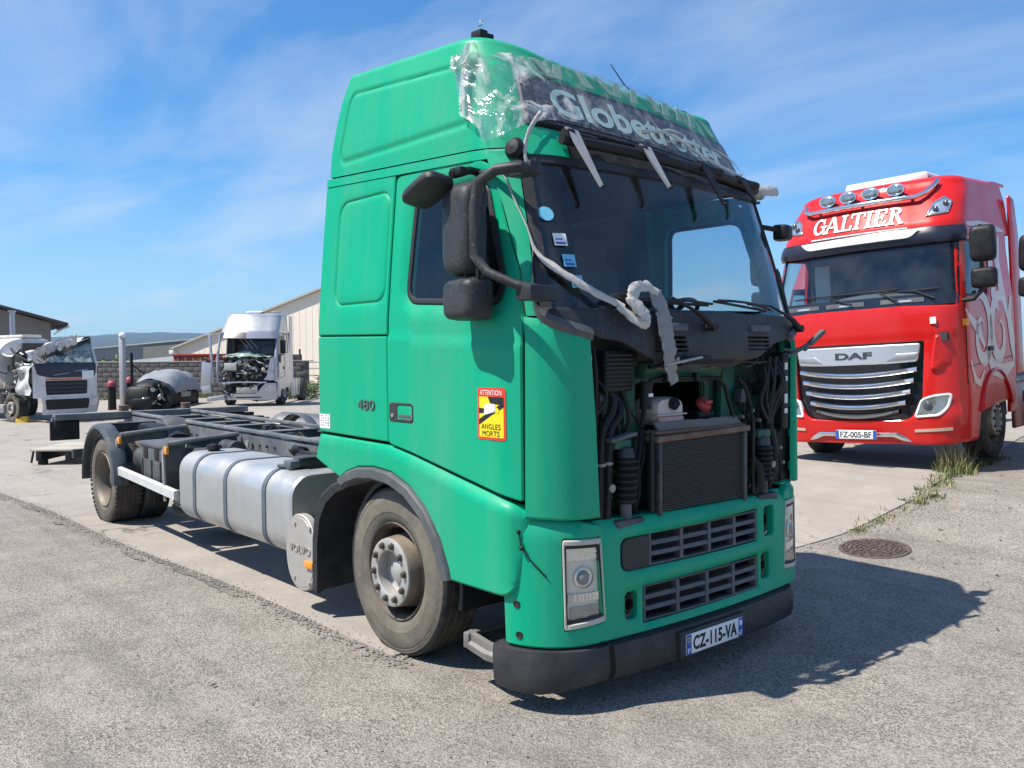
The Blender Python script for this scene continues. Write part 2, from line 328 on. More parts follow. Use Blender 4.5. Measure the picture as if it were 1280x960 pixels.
def resample(poly, step):
    P = []
    for i in range(len(poly)):
        a, b = Vector(poly[i]), Vector(poly[(i+1) % len(poly)]); k = max(1, int(math.ceil((b-a).length/step)))
        P += [tuple(a.lerp(b, j/k)) for j in range(k)]
    return P
def inside(p, poly):
    x, y = p; c = False; n = len(poly); j = n-1
    for i in range(n):
        xi, yi = poly[i]; xj, yj = poly[j]
        if (yi > y) != (yj > y) and x < (xj-xi)*(y-yi)/(yj-yi)+xi: c = not c
        j = i
    return c
def pdist(p, poly):
    px, py = p; best = 1e9; n = len(poly)
    for i in range(n):
        ax, ay = poly[i]; bx, by = poly[(i+1) % n]; dx, dy = bx-ax, by-ay
        l2 = dx*dx+dy*dy; t = 0 if l2 == 0 else max(0, min(1, ((px-ax)*dx+(py-ay)*dy)/l2))
        d = (px-ax-t*dx)**2+(py-ay-t*dy)**2
        if d < best: best = d
    return math.sqrt(best)
def sdist(p, poly): d = pdist(p, poly); return -d if inside(p, poly) else d
def offset_poly(poly, d):
    """move a polygon's vertices inwards by d (outwards when negative)"""
    n = len(poly); area = sum(poly[i][0]*poly[(i+1) % n][1]-poly[(i+1) % n][0]*poly[i][1] for i in range(n))
    sg = 1 if area > 0 else -1; P = []
    for i in range(n):
        a, p, b = Vector(poly[i-1]), Vector(poly[i]), Vector(poly[(i+1) % n])
        e0 = (p-a); e1 = (b-p)
        if e0.length < 1e-9 or e1.length < 1e-9: P.append(poly[i]); continue
        e0.normalize(); e1.normalize(); n0 = Vector((-e0.y, e0.x))*sg; n1 = Vector((-e1.y, e1.x))*sg
        q = n0+n1
        if q.length < 1e-6: q = n0
        q.normalize(); s_ = d/max(0.4, q.dot(n0)); P.append((p.x+q.x*s_, p.y+q.y*s_))
    return P
def panel(f, outer, holes=(), step=0.06, thick=0.03, roll=0.008, drop=0.006, loops=()):
    """bodywork panel: outline(s) in two parameters laid on a surface f(a, b, d); rolled edges, own thickness, guide loops for relief"""
    outer = resample(outer, step*0.6); holes = [resample(h, step*0.6) for h in holes]
    pts = []; dep = []; edges = []; rims = []
    def loop(P, d, rim=False):
        o = len(pts); n = len(P)
        for q in P: pts.append(Vector((q[0], q[1]))); dep.append(d)
        for i in range(n): edges.append((o+i, o+(i+1) % n))
        if rim: rims.append([o+i for i in range(n)])
    loop(outer, -drop, True)
    if roll: loop(offset_poly(outer, roll), 0)
    for h in holes:
        loop(h, -drop, True)
        if roll: loop(offset_poly(h, -roll), 0)
    for P in loops: loop(resample(P, step*0.5), 0)
    bnd = [outer]+holes
    xs = [p[0] for p in outer]; ys = [p[1] for p in outer]
    nx = int((max(xs)-min(xs))/step)+1; ny = int((max(ys)-min(ys))/step)+1
    for i in range(nx):
        for j in range(ny):
            q = (min(xs)+(i+0.5)*step, min(ys)+(j+0.5)*step)
            if not inside(q, outer) or any(inside(q, h) for h in holes): continue
            if min(pdist(q, B) for B in bnd) < max(roll*1.8, step*0.35): continue
            if loops and min(pdist(q, B) for B in loops) < 0.012: continue
            pts.append(Vector(q)); dep.append(0)
    V2, E2, F2, ov, oe, of = delaunay_2d_cdt(pts, edges, [], 0, 1e-7)
    d2 = [max((dep[k] for k in o_), default=0) if o_ else 0 for o_ in ov]
    for i, o_ in enumerate(ov):
        if o_ and any(dep[k] < 0 for k in o_): d2[i] = -drop
    mb = MB(); mp_ = {}
    for i, o_ in enumerate(ov):
        for k in o_: mp_[k] = i
    mb.v = [tuple(f(v.x, v.y, d2[i])) for i, v in enumerate(V2)]
    for t in F2:
        c = (sum(V2[i].x for i in t)/3, sum(V2[i].y for i in t)/3)
        if inside(c, outer) and not any(inside(c, h) for h in holes): mb.f.append(tuple(t))
    for r in rims:
        o = len(mb.v); n = len(r)
        for k in r: q = pts[k]; mb.v.append(tuple(f(q.x, q.y, -thick)))
        for i in range(n): mb.f.append((mp_[r[i]], mp_[r[(i+1) % n]], o+(i+1) % n, o+i))
    return mb
def text(s_, size=1.0, ext=0.0, bold=0.0, sx=1.0, shear=0.0, spacing=1.0):
    """flat lettering as mesh data (verts, faces), centred"""
    cu = bpy.data.curves.new('lettering', 'FONT'); cu.body = s_; cu.size = size; cu.extrude = ext; cu.offset = bold; cu.shear = shear; cu.space_character = spacing
    cu.resolution_u = 4
    ob = bpy.data.objects.new('lettering', cu); me = bpy.data.meshes.new_from_object(ob)
    vs = [Vector((v.co.x*sx, v.co.y, v.co.z)) for v in me.vertices]; fs = [tuple(p.vertices) for p in me.polygons]
    bpy.data.objects.remove(ob); bpy.data.curves.remove(cu); bpy.data.meshes.remove(me)
    x0, x1 = min(v.x for v in vs), max(v.x for v in vs); y0, y1 = min(v.y for v in vs), max(v.y for v in vs)
    return [v-Vector(((x0+x1)/2, (y0+y1)/2, 0)) for v in vs], fs, x1-x0, y1-y0
def put_text(s_, o, ux, uy, width, height, ext=0.002, bold=0.0, spacing=1.0, fn=None, shear=0.0):
    """lettering scaled to width x height, laid in the frame o, ux, uy (unit vectors); fn maps (x, y, d) instead"""
    vs, fs, w_, h_ = text(s_, 1.0, 0.5, bold, 1.0, shear, spacing)
    mb = MB(); o, ux, uy = Vector(o), Vector(ux), Vector(uy); nz = ux.cross(uy).normalized()
    for v in vs:
        x, y, z = v.x/w_*width, v.y/h_*height, (v.z+0.5)*ext
        mb.v.append(tuple(fn(x, y, z)) if fn else tuple(o+ux*x+uy*y+nz*z))
    mb.f = fs
    return mb

# ------------------------------------------------------------------ ground shape
def g(x, y):
    a = 0.37*sstep(2.6, 6.5, y)*sstep(-16, -7, x)
    b = -0.42*sstep(-12, -28, x)*(1-0.65*sstep(6, 11, y))
    return a+b
# ================================================================== green truck: the cab surface
TAB = [(0.15, 1.225, 0.010, 0.36, 0.38, 0.045), (0.95, 1.235, 0.0, 0.40, 0.39, 0.05), (1.90, 1.240, 0.0, 0.40, 0.39, 0.05), (2.06, 1.236, -0.03, 0.38, 0.385, 0.06),
       (2.45, 1.205, -0.135, 0.36, 0.38, 0.065), (2.90, 1.165, -0.27, 0.34, 0.38, 0.07), (3.01, 1.155, -0.34, 0.34, 0.38, 0.07), (3.31, 1.105, -0.50, 0.32, 0.37, 0.06), (3.6, 1.03, -0.66, 0.30, 0.36, 0.06)]
def prm(z):
    if z <= TAB[0][0]: return TAB[0][1:]
    for a, b in zip(TAB, TAB[1:]):
        if z <= b[0]:
            t = (z-a[0])/(b[0]-a[0]); return tuple(lerp(p, q, t) for p, q in zip(a[1:], b[1:]))
    return TAB[-1][1:]
XR = -2.29
def tilt(y, z): return (-0.03-0.07*y)*sstep(2.86, 3.02, z)   # the roof cap sits slightly askew
def s_side(x, z, d=0.0, sg=-1):
    hw, xf, rx, ry, bu = prm(z); xc = xf-bu-rx
    if x <= xc: return Vector((x, sg*(hw+d), z))
    s_ = min(0.9999, (x-xc)/rx); c_ = math.sqrt(1-s_*s_)
    nx, ny = s_/rx, c_/ry; k = math.hypot(nx, ny)
    return Vector((x+nx/k*d, sg*(hw-ry+ry*c_+ny/k*d), z))
def s_ang(a, z, d=0.0, sg=-1):
    hw, xf, rx, ry, bu = prm(z); xc = xf-bu-rx; a = math.radians(a)
    nx, ny = math.sin(a)/rx, math.cos(a)/ry; k = math.hypot(nx, ny)
    yy = sg*(hw-ry+ry*math.cos(a)+ny/k*d); return Vector((xc+rx*math.sin(a)+nx/k*d, yy, z+tilt(yy, z)))
def s_front(y, z, d=0.0):
    hw, xf, rx, ry, bu = prm(z); Y0 = hw-ry; ay = abs(y); sg = 1 if y >= 0 else -1
    if ay <= Y0: x = xf-bu*(ay/Y0)**2; nx, ny = 1, 2*bu*ay/Y0**2
    else:
        c_ = min(0.9995, (ay-Y0)/ry); s_ = math.sqrt(1-c_*c_); x = xf-bu-rx+rx*s_; nx, ny = s_/rx, c_/ry
    k = math.hypot(nx, ny); nx, ny = nx/k, ny/k
    dz = 0.02; sl = (prm(z+dz)[1]-prm(z-dz)[1])/(2*dz); nz = -sl*nx; k = math.sqrt(1+nz*nz)
    return Vector((x+nx/k*d, y+sg*ny/k*d, z+nz/k*d+tilt(y, z)))
T = thing('chassis_truck', 'green cab and bare chassis truck with its front grille missing and engine bay open', 'truck', (0, 0, 0))
def belt(x): return 1.945-0.075*(x+1.44)/1.28 if x > -1.44 else 1.95
def part(mb, name, m_, parent=T, ang=38, **k): return mb.build(name, m_, parent, ang, **k)
def rel(p, polyr, depth, wdt): return -depth*math.exp(-(pdist(p, polyr)/wdt)**2)

# ---- high roof
ROOF_EMB = rpoly([(-2.12, 3.075), (-0.58, 3.045), (-0.68, 3.375), (-2.05, 3.50)], 0.07)
def zb(x): return 2.915+0.058*(-x-0.43)
def zt(x): return 3.585+0.075*(-x-0.75)
mb = MB(); rings = []
NS = 190
def roof_ring(t, e):
    """t: 0 at the seam .. 1 at the shoulder; e: how far the ring is drawn inwards"""
    zn = 2.93+0.50*t; hw, xf, rx, ry, bu = prm(zn); xc = xf-bu-rx; pts = []
    def zz_(x): return zb(x)+(zt(x)-0.075-zb(x))*t
    xr = XR+0.02*t+0.10*t*t
    for i in range(NS):                       # right side, rear to front
        x = lerp(xr+0.06, xc, i/(NS-1)); z = zz_(x); d = rel((x, z), ROOF_EMB, 0.012, 0.013) if e == 0 else 0
        pts.append(Vector((x, -(hw+d)+e, z)))
    for sgn in (-1, 1):
        rngA = range(1, 15) if sgn < 0 else range(14, 0, -1)
        if sgn > 0:
            for i in range(1, 20):
                y = lerp(-(hw-ry), hw-ry, i/20); x = xf-bu*(y/(hw-ry))**2
                pts.append(Vector((x-e, y*(1-e/hw), zz_(x))))
        for i in rngA:
            a = math.radians(90*i/14); x = xc+rx*math.sin(a); y = hw-ry+ry*math.cos(a)
            pts.append(Vector((x-e*math.sin(a), sgn*(y-e*math.cos(a)), zz_(x))))
    for i in range(24):
        x = lerp(xc, xr+0.06, i/23); pts.append(Vector((x, hw-e, zz_(x))))
    for i in range(1, 9):                     # rear
        y = lerp(hw, -hw, i/9); pts.append(Vector((xr+e*0.6, y*(1-e/hw), zz_(xr))))
    return pts
for i in range(60): rings.append(roof_ring(i/59, 0))
for k in range(1, 9):
    a = PI/2*k/8; R_ = 0.17; r_ = roof_ring(1, R_*(1-math.cos(a))); rings.append([Vector((p.x, p.y, p.z+0.075*math.sin(a))) for p in r_])
for i_, r_ in enumerate(rings): t_ = min(1, i_/59*4); rings[i_] = [Vector((p.x, p.y, p.z+(-0.03-0.07*p.y-0.075*max(0, 1-p.y*p.y)*sstep(-1.7, -0.8, p.x))*t_)) for p in r_]
mb.loft(rings, True, False, False)
top = rings[-1]; cen = Vector((-1.45, 0, zt(-1.45)+0.015)); o = len(mb.v)-len(top); mb.v.append(tuple(cen)); ci = len(mb.v)-1
for i in range(len(top)): mb.f.append((o+i, o+(i+1) % len(top), ci))
roof = part(mb, 'high_roof', GREEN, ang=50)
# seam band under the roof
for sg in (-1, 1):
    b = MB(); b.shell(lambda x, v, d: s_side(x, zb(x)-0.008-0.052*v, d+0.004, sg), arange(XR+0.01, -0.46, 0.12), [0, 0.12, 0.88, 1], 0.02)
    part(b, 'drip_rail', GREEN)
# ---- sleeper side, door, windows on both sides
WIN = rpoly([(-1.275, 2.135), (-0.425, 2.085), (-0.385, 2.20), (-0.560, 2.72), (-0.66, 2.765), (-1.235, 2.765)], [0.11, 0.09, 0.05, 0.08, 0.05, 0.09])
SLP = rrect(-2.085, 2.155, -1.485, 2.825, 0.09)
def door_f(sg):
    def f(x, z, d):
        b_ = belt(x); e = -0.010*sstep(b_-0.012, b_+0.016, z)
        e += 0.016*sstep(0.085, 0.0, sdist((x, z), WIN))*0 - 0.022*sstep(0.075, 0.005, sdist((x, z), WIN))
        return s_side(x, z, d+e+0.006, sg)
    return f
def slp_f(sg):
    return lambda x, z, d: s_side(x, z, d + rel((x, z), SLP, 0.010, 0.009), sg)
DOOR = rpoly([(-1.432, 1.298), (-1.20, 1.262), (-0.80, 1.185), (-0.45, 1.118), (-0.262, 1.078), (-0.262, 1.5), (-0.262, 2.02), (-0.315, 2.25), (-0.455, 2.60), (-0.55, 2.825), (-0.64, 2.882), (-1.0, 2.895), (-1.432, 2.905)], [0.03, 0.02, 0.02, 0.02, 0.02, 0, 0.02, 0.02, 0.03, 0.04, 0.05, 0, 0.05])
for sg in (-1, 1):
    fine = 0.05 if sg < 0 else 0.12
    lp = [offset_poly(SLP, d_) for d_ in (-0.02, -0.010, -0.0045, 0.0, 0.0045, 0.010, 0.02)] if sg < 0 else ()
    part(panel(slp_f(sg), [(XR, 1.966), (-1.444, 1.952), (-1.444, 2.915), (XR, 2.962)], (), fine, 0.03, 0.007, 0.006, lp), 'sleeper_panel', GREEN)
    lo = part(panel(lambda x, z, d: s_side(x, z, d, sg), [(XR, 1.322), (-1.444, 1.305), (-1.444, 1.942), (XR, 1.956)], (), fine, 0.03, 0.007, 0.006), 'lower_side_panel', GREEN)
    bl = [[(-1.42, belt(-1.42)-0.012), (-0.27, belt(-0.27)-0.012), (-0.27, belt(-0.27)+0.016), (-1.42, belt(-1.42)+0.016)]] if sg < 0 else []
    bl += [offset_poly(WIN, -0.035), offset_poly(WIN, -0.07)] if sg < 0 else []
    door = part(panel(door_f(sg), DOOR, [WIN], fine, 0.05, 0.008, 0.007, bl), 'door', GREEN)
    # window rubber and glass
    fr = offset_poly(resample(WIN, 0.03), 0.028)
    part(panel(lambda x, z, d: s_side(x, z, d-0.018, sg), offset_poly(resample(WIN, 0.03), -0.004), [fr], 0.05, 0.02, 0.004, 0.003), 'window_seal', RUBBER, door)
    gm = MB(); gm.join(panel(lambda x, z, d: s_side(x, z, d-0.026, sg), offset_poly(resample(WIN, 0.03), 0.010), (), 0.1, 0.006, 0, 0)); part(gm, 'window', GLASS_S, door)
    if sg < 0:
        # divider bar and inner curtain edge seen in the side window
        d_ = MB(); d_.bar(s_side(-0.60, 2.10, -0.03), s_side(-0.66, 2.75, -0.03), 0.02, 0.035); part(d_, 'window_divider', RUBBER, door)
        h = MB(); h.join(panel(lambda x, z, d: s_side(x, z, d+0.010), rrect(-1.415, 1.432, -1.160, 1.548, 0.022), [rrect(-1.325, 1.452, -1.175, 1.532, 0.015)], 0.05, 0.03, 0.005, 0.004)); hd = part(h, 'door_handle', DGREY, door)
        h = MB(); h.shell(lambda x, z, d: s_side(x, z, d-0.020), [-1.33, -1.17], [1.448, 1.536], 0.01); part(h, 'handle_recess', BLACK, hd)
        h = MB(); h.box(s_side(-1.25, 1.468, -0.004), (0.14, 0.022, 0.034), None, 0.008); part(h, 'grip', MGREY, hd)
        h = MB(); q = s_side(-1.372, 1.470, 0.010); h.cyl(q, q+Vector((0, -0.006, 0)), 0.012, None, 14); part(h, 'lock', ALU_DIRTY, hd)
        # power figure and paper label on the lower panel
        fm = lambda x, y, d: s_side(-1.685+x, 1.522+y, d+0.001)
        part(put_text('480', (0, 0, 0), (1, 0, 0), (0, 0, 1), 0.20, 0.060, 0.006, 0.0, fn=fm), 'power_badge', MGREY, lo)
        h = MB(); h.shell(lambda x, z, d: s_side(x, z, d+0.002), [XR+0.005, -2.145], [1.345, 1.44], 0.001); lb = part(h, 'paper_label', PAPER, lo)
        h = MB()
        for i in range(4):
            for j in range(5):
                if rnd.random() < 0.8: x = -2.265+i*0.03; z = 1.362+j*0.016; h.shell(lambda a, b, d: s_side(x+a, z+b, d+0.0035), [0, rnd.uniform(0.012, 0.024)], [0, 0.006], 0.0008)
        part(h, 'label_print', MGREY, lb)
# ---- blind-spot sticker on the door
f_st = lambda x, y, d: s_side(-0.4525+x, 1.52+y, d+0.0085)
h = MB(); h.join(panel(lambda x, y, d: f_st(x, y, d), rrect(-0.106, -0.135, 0.106, 0.135, 0.016), (), 0.05, 0.0008, 0, 0)); st = part(h, 'blind_spot_sticker', REDST)
def st_poly(P, nm, m_, d0): part(panel(lambda x, y, d: f_st(x, y, d+d0), P, (), 0.04, 0.0004, 0, 0), nm, m_, st)
st_poly([(-0.092, -0.122), (0.092, -0.122), (0.092, 0.088), (-0.092, 0.088)], 'yellow_field', YELLOW, 0.0010)
st_poly([(-0.092, -0.030), (-0.092, -0.060), (0.092, 0.035), (0.092, 0.060)], 'black_wedge', INK, 0.0018)
st_poly([(-0.02, 0.088), (0.092, 0.088), (0.092, 0.046), (0.0, 0.055)], 'black_wedge', INK, 0.0018)
st_poly([(-0.092, 0.000), (-0.092, 0.030), (-0.03, 0.024), (-0.02, 0.004)], 'black_wedge', INK, 0.0018)
st_poly(rpoly([(-0.052, -0.008), (0.034, 0.012), (0.036, 0.052), (-0.044, 0.048)], 0.008), 'lorry_box', PAPER, 0.0026)
st_poly(rpoly([(0.036, 0.008), (0.062, 0.004), (0.064, 0.026), (0.038, 0.040)], 0.006), 'lorry_cab', YELLOW, 0.0026)
for a_, sz, yy, m_ in (('ATTENTION', (0.165, 0.026), 0.110, PAPER), ('ANGLES', (0.145, 0.028), -0.066, INK), ('MORTS', (0.130, 0.028), -0.102, INK)):
    part(put_text(a_, (0, 0, 0), (1, 0, 0), (0, 0, 1), sz[0], sz[1], 0.0005, 0.0, 1.08, fn=lambda x, y, d: f_st(x, y+yy, d+0.0022)), 'sticker_lettering', m_, st)
# ---- step panel with wheel arch
ARCH = [(-2.02, 1.030), (-1.92, 1.080), (-1.78, 1.122), (-1.60, 1.138), (-1.40, 1.125), (-1.20, 1.062), (-1.03, 0.95), (-0.90, 0.80), (-0.82, 0.64), (-0.805, 0.585)]
STEP = [(-2.345, 1.135)] + [(x, z) for x, z in ARCH] + rpoly([(-0.80, 0.585), (-0.305, 0.585), (-0.262, 0.75), (-0.225, 1.040), (-0.45, 1.098), (-0.80, 1.165), (-1.20, 1.245), (-1.44, 1.285), (-2.31, 1.303)], [0, 0.09, 0.02, 0.035, 0.02, 0.03, 0.03, 0.02, 0.03])
def step_f(sg):
    top = [(-2.4, 1.310), (-1.44, 1.292), (-1.20, 1.25), (-0.80, 1.172), (-0.45, 1.104), (-0.2, 1.05)]
    def ztop(x):
        for a, b in zip(top, top[1:]):
            if x <= b[0]: return lerp(a[1], b[1], (x-a[0])/(b[0]-a[0]))
        return top[-1][1]
    def f(x, z, d):
        grow = sstep(-1.6, -0.6, x)
        e = 0.008+0.018*grow - (0.010+0.022*grow)*sstep(0.060, 0.0, ztop(x)-z) - 0.035*sstep(0.10, 0.0, -0.235-x)
        return s_side(x, z, d+e, sg)
    return f
for sg in (-1, 1):
    lps = ()
    sp = part(panel(step_f(sg), STEP, (), 0.026 if sg < 0 else 0.12, 0.04, 0.012, 0.010, lps), 'step_panel', GREEN, ang=32)
    inner = offset_poly(ARCH+[(-0.8, 0.4), (-2.1, 0.4)], 0.078)[:len(ARCH)]
    b = MB(); n = len(ARCH); pr = [(0.0, 1.255), (0.15, 1.272), (0.8, 1.275), (1.0, 1.255), (1.0, 1.16), (0.0, 1.16)]
    rr = []
    for (ax_, az_), (bx_, bz_) in zip(ARCH, inner): rr.append([Vector((lerp(ax_, bx_, t), sg*y, lerp(az_, bz_, t))) for t, y in pr])
    b.loft(rr, True, True, True); part(b, 'wheel_arch_trim', MGREY, sp)
    # mudguard behind the wheel
    prof = [(-1.60, 1.105), (-1.95, 1.025), (-2.16, 0.955), (-2.30, 0.865), (-2.385, 0.74), (-2.42, 0.56), (-2.43, 0.22)]
    b = MB(); rr = [[Vector((x, sg*1.235, z)), Vector((x-0.012, sg*1.225, z+0.012)), Vector((x-0.012, sg*0.80, z+0.012)), Vector((x+0.004, sg*0.80, z-0.006)), Vector((x+0.020, sg*1.16, z-0.02)), Vector((x+0.045, sg*1.225, z-0.035))] for x, z in prof]
    b.loft(rr, True, True, True); part(b, 'mudguard', DGREY)
    b = MB(); b.shell(lambda a, y, d: Vector((-1.40+(0.60+d)*math.cos(math.radians(a)), sg*y, 0.50+(0.60+d)*math.sin(math.radians(a)))), arange(-10, 206, 12), [0.72, 1.17], 0.03); part(b, 'wheel_well', INK)  # black sheet carried on behind the wheel, shade of the gap in its colour
    b = MB(); b.box((-1.45, sg*0.70, 0.85), (1.9, 0.03, 0.9)); part(b, 'inner_liner', INK)
    # front corner panel beside the engine bay
    if sg < 0:
        def ctop(a): return lerp(2.012, 1.925, sstep(36, 88, a))
        cpl = [(29.0, 0.995), (60, 0.985), (88.5, 0.985), (85.5, 1.45), (80.5, 1.915), (72, 1.945), (58, 1.975), (44, 2.005), (30.6, 2.02)]
        part(panel(lambda a, z, d: s_ang(a*60, z, d+0.006+0.012*sstep(1.9, 1.2, z)*0), [(a/60, z) for a, z in rpoly(cpl, 0.02)], (), 0.05, 0.035, 0.012, 0.010), 'corner_panel', GREEN)
    else:
        cpl = [(29.0, 0.995), (56, 0.985), (56, 1.95), (30.6, 2.02)]
        part(panel(lambda a, z, d: s_ang(a*60, z, d+0.006, 1), [(a/60, z) for a, z in cpl], (), 0.12, 0.03, 0.012, 0.010), 'corner_panel', GREEN)
# ---- rear wall, floor, inner lining
b = MB()
for i in range(9):
    z0_, z1_ = 1.32+i*0.18, 1.32+(i+1)*0.18
hwz = lambda z: prm(z)[0]-0.012
b.grid(lambda y, z: Vector((XR+0.012+0.006*math.cos(y*22), y*hwz(z), z)), arange(-1, 1, 0.05), arange(1.14, 2.97, 0.2)); part(b, 'rear_wall', GREEN)
b = MB(); b.box((-1.30, 0, 1.34), (1.92, 2.36, 0.06)); part(b, 'cab_floor', INTERIOR)
b = MB(); b.grid(lambda y, z: Vector((XR+0.07, y*(hwz(z)-0.05), z)), arange(-1, 1, 0.25), arange(1.36, 3.4, 0.2)); part(b, 'rear_lining', INTERIOR)
b = MB(); b.box((-1.38, 0, 2.94), (1.76, 2.16, 0.05), None, 0.01); part(b, 'roof_lining', INTERIOR)
for sg in (-1, 1): b = MB(); b.box((-1.88, sg*1.14, 2.12), (0.80, 0.04, 1.55)); part(b, 'side_lining', INTERIOR)
b = MB(); b.shell(lambda y, t, d: Vector((lerp(-0.17, -0.80, t)-0.10*(y/1.1)**2, y, 2.035-0.05*t-0.10*max(0, t-0.7)+d)), arange(-1.08, 1.08, 0.18), [0, 0.2, 0.5, 0.7, 0.85, 1], 0.25); ds = part(b, 'dashboard', INTERIOR)
b = MB(); b.box((-0.55, -0.5, 2.075), (0.30, 0.42, 0.012), Matrix.Rotation(0.05, 3, 'Y')); part(b, 'paper_sheet', PAPER, ds)
b = MB(); b.lathe([(0.225+0.016*math.cos(t), 0.016*math.sin(t)) for t in [2*PI*i/8 for i in range(8)]], (-0.80, 0.60, 2.06), (-0.55, 0, 0.83), 28, True)
b.tube([(-0.80, 0.60, 2.06), (-0.74, 0.60, 1.97), (-0.62, 0.60, 1.80)], 0.035); b.bar((-0.93, 0.42, 2.0), (-0.93, 0.78, 2.0), 0.03, 0.02); b.bar((-0.80, 0.60, 2.05), (-0.67, 0.60, 2.15), 0.04, 0.02)
part(b, 'steering_wheel', BLACK)
for yy in (-0.62, 0.62):
    b = MB(); b.box((-1.22, yy, 1.78), (0.52, 0.50, 0.16), None, 0.05); b.box((-1.50, yy, 2.16), (0.15, 0.48, 0.68), Matrix.Rotation(-0.14, 3, 'Y'), 0.06); b.box((-1.55, yy, 2.58), (0.11, 0.28, 0.20), Matrix.Rotation(-0.1, 3, 'Y'), 0.04); b.box((-1.22, yy, 1.55), (0.36, 0.36, 0.32)); part(b, 'seat', SEAT)
b = MB(); b.box((-2.0, 0, 1.92), (0.5, 2.1, 0.14), None, 0.04); part(b, 'bunk', SEAT)
# ---- windscreen, surround
def wz(y): return 2.075-0.0*abs(y)
def WS(y, v, d):  # y fraction -1..1, v 0..1 up
    z = lerp(2.065, 2.855, v); hw, xf, rx, ry, bu = prm(z); return s_front(y*(hw-0.118), z, d)
ys = [-1, -0.985, -0.96, -0.92, -0.87, -0.8, -0.7, -0.55, -0.4, -0.2, 0, 0.2, 0.4, 0.55, 0.7, 0.8, 0.87, 0.92, 0.96, 0.985, 1]
b = MB(); b.shell(lambda y, v, d: WS(y, v, d-0.012), ys, arange(0, 1, 0.1), 0.006); ws = part(b, 'windscreen', GLASS)
b = MB()
for sg in (-1, 1): b.shell(lambda a, v, d: WS(sg*lerp(0.965, 1.008, a), lerp(-0.02, 1.04, v), d+0.004), [0, 0.3, 0.7, 1], arange(0, 1, 0.08), 0.03)
b.shell(lambda y, v, d: WS(y, lerp(0.975, 1.03, v), d+0.003), ys, [0, 0.5, 1], 0.03)
part(b, 'windscreen_seal', DGREY)
# A-pillars: green strips between the door and the windscreen seal
for sg in (-1, 1):
    b = MB()
    def pil(a, v, d):
        z = lerp(2.02, 2.90, v); hw, xf, rx, ry, bu = prm(z); y1 = (hw-0.118)*1.012
        xd = [(1.0, -0.262), (2.02, -0.262), (2.25, -0.315), (2.60, -0.455), (2.80, -0.555), (3, -0.65)]
        for p_, q_ in zip(xd, xd[1:]):
            if z <= q_[0]: xs_ = lerp(p_[1], q_[1], (z-p_[0])/(q_[0]-p_[0])); break
        xs_ += 0.010; xe = s_front(y1, z).x
        return s_side(lerp(xs_, max(xe, xs_+0.004), a), z, d+0.002, sg)
    b.shell(pil, [0, 0.15, 0.5, 0.85, 1], arange(0, 1, 0.08), 0.025); part(b, 'a_pillar', GREEN)
# green header band between the windscreen and the sign, black bar along it
b = MB(); b.shell(lambda y, v, d: s_front(y*1.09, lerp(2.865, 3.0, v), d), ys, [0, 0.5, 1], 0.03); part(b, 'header_panel', DGREY); b = MB(); b.shell(lambda y, v, d: s_front(y*1.09, lerp(2.875, 3.0, v), d+0.010), [-1, -0.985, -0.96, -0.92, -0.87, -0.8, -0.72], [0, 0.5, 1], 0.03); part(b, 'header_corner', GREEN)
b = MB(); b.tube([s_front(y, 2.935, 0.045) for y in arange(-0.84, 0.98, 0.13)], 0.030, 10); hb = part(b, 'visor_rail', BLACK)
# sign box with lettering
def SG(y, v, d):  # y metres, v 0..1 up the leaning sign face
    return s_front(y, lerp(3.012, 3.318, v), d+0.028)
SGO = rpoly([(-0.985, 0.02), (0.985, 0.02), (0.93, 1.0), (-0.93, 1.0)], 0.05)
b = panel(SG, [(y, v) for y, v in SGO], (), 0.09, 0.05, 0.012, 0.010); sg_ = part(b, 'sign_box', DGREY)
b = panel(lambda y, v, d: SG(y, v, d+0.003), [(y, v) for y, v in rpoly([(-0.90, 0.12), (0.90, 0.12), (0.86, 0.90), (-0.86, 0.90)], 0.04)], (), 0.06, 0.002, 0, 0); part(b, 'sign_face', SIGNBG, sg_)
part(put_text('Globetrotter', (0, 0, 0), (0, 1, 0), (0, 0, 1), 1.52, 0.58, 0.003, 0.022, fn=lambda x, y, d: SG(x-0.03, 0.52+y, d+0.006)), 'sign_lettering', SIGNTX, sg_)
# worn pale strokes of removed lettering on the roof front
for i in range(11):
    b = MB(); y0 = -0.80+i*0.148; sl = rnd.choice((-0.05, 0.03, 0.06)); wd_ = rnd.uniform(0.045, 0.075)
    P = [(y0+sl, 3.335), (y0+wd_+sl, 3.335), (y0+wd_*0.8, 3.440), (y0, 3.440)]
    b.join(panel(lambda y, z, d: s_front(y, z, d+0.034), P, (), 0.05, 0.004, 0, 0)); part(b, 'faded_lettering', FADED, roof)
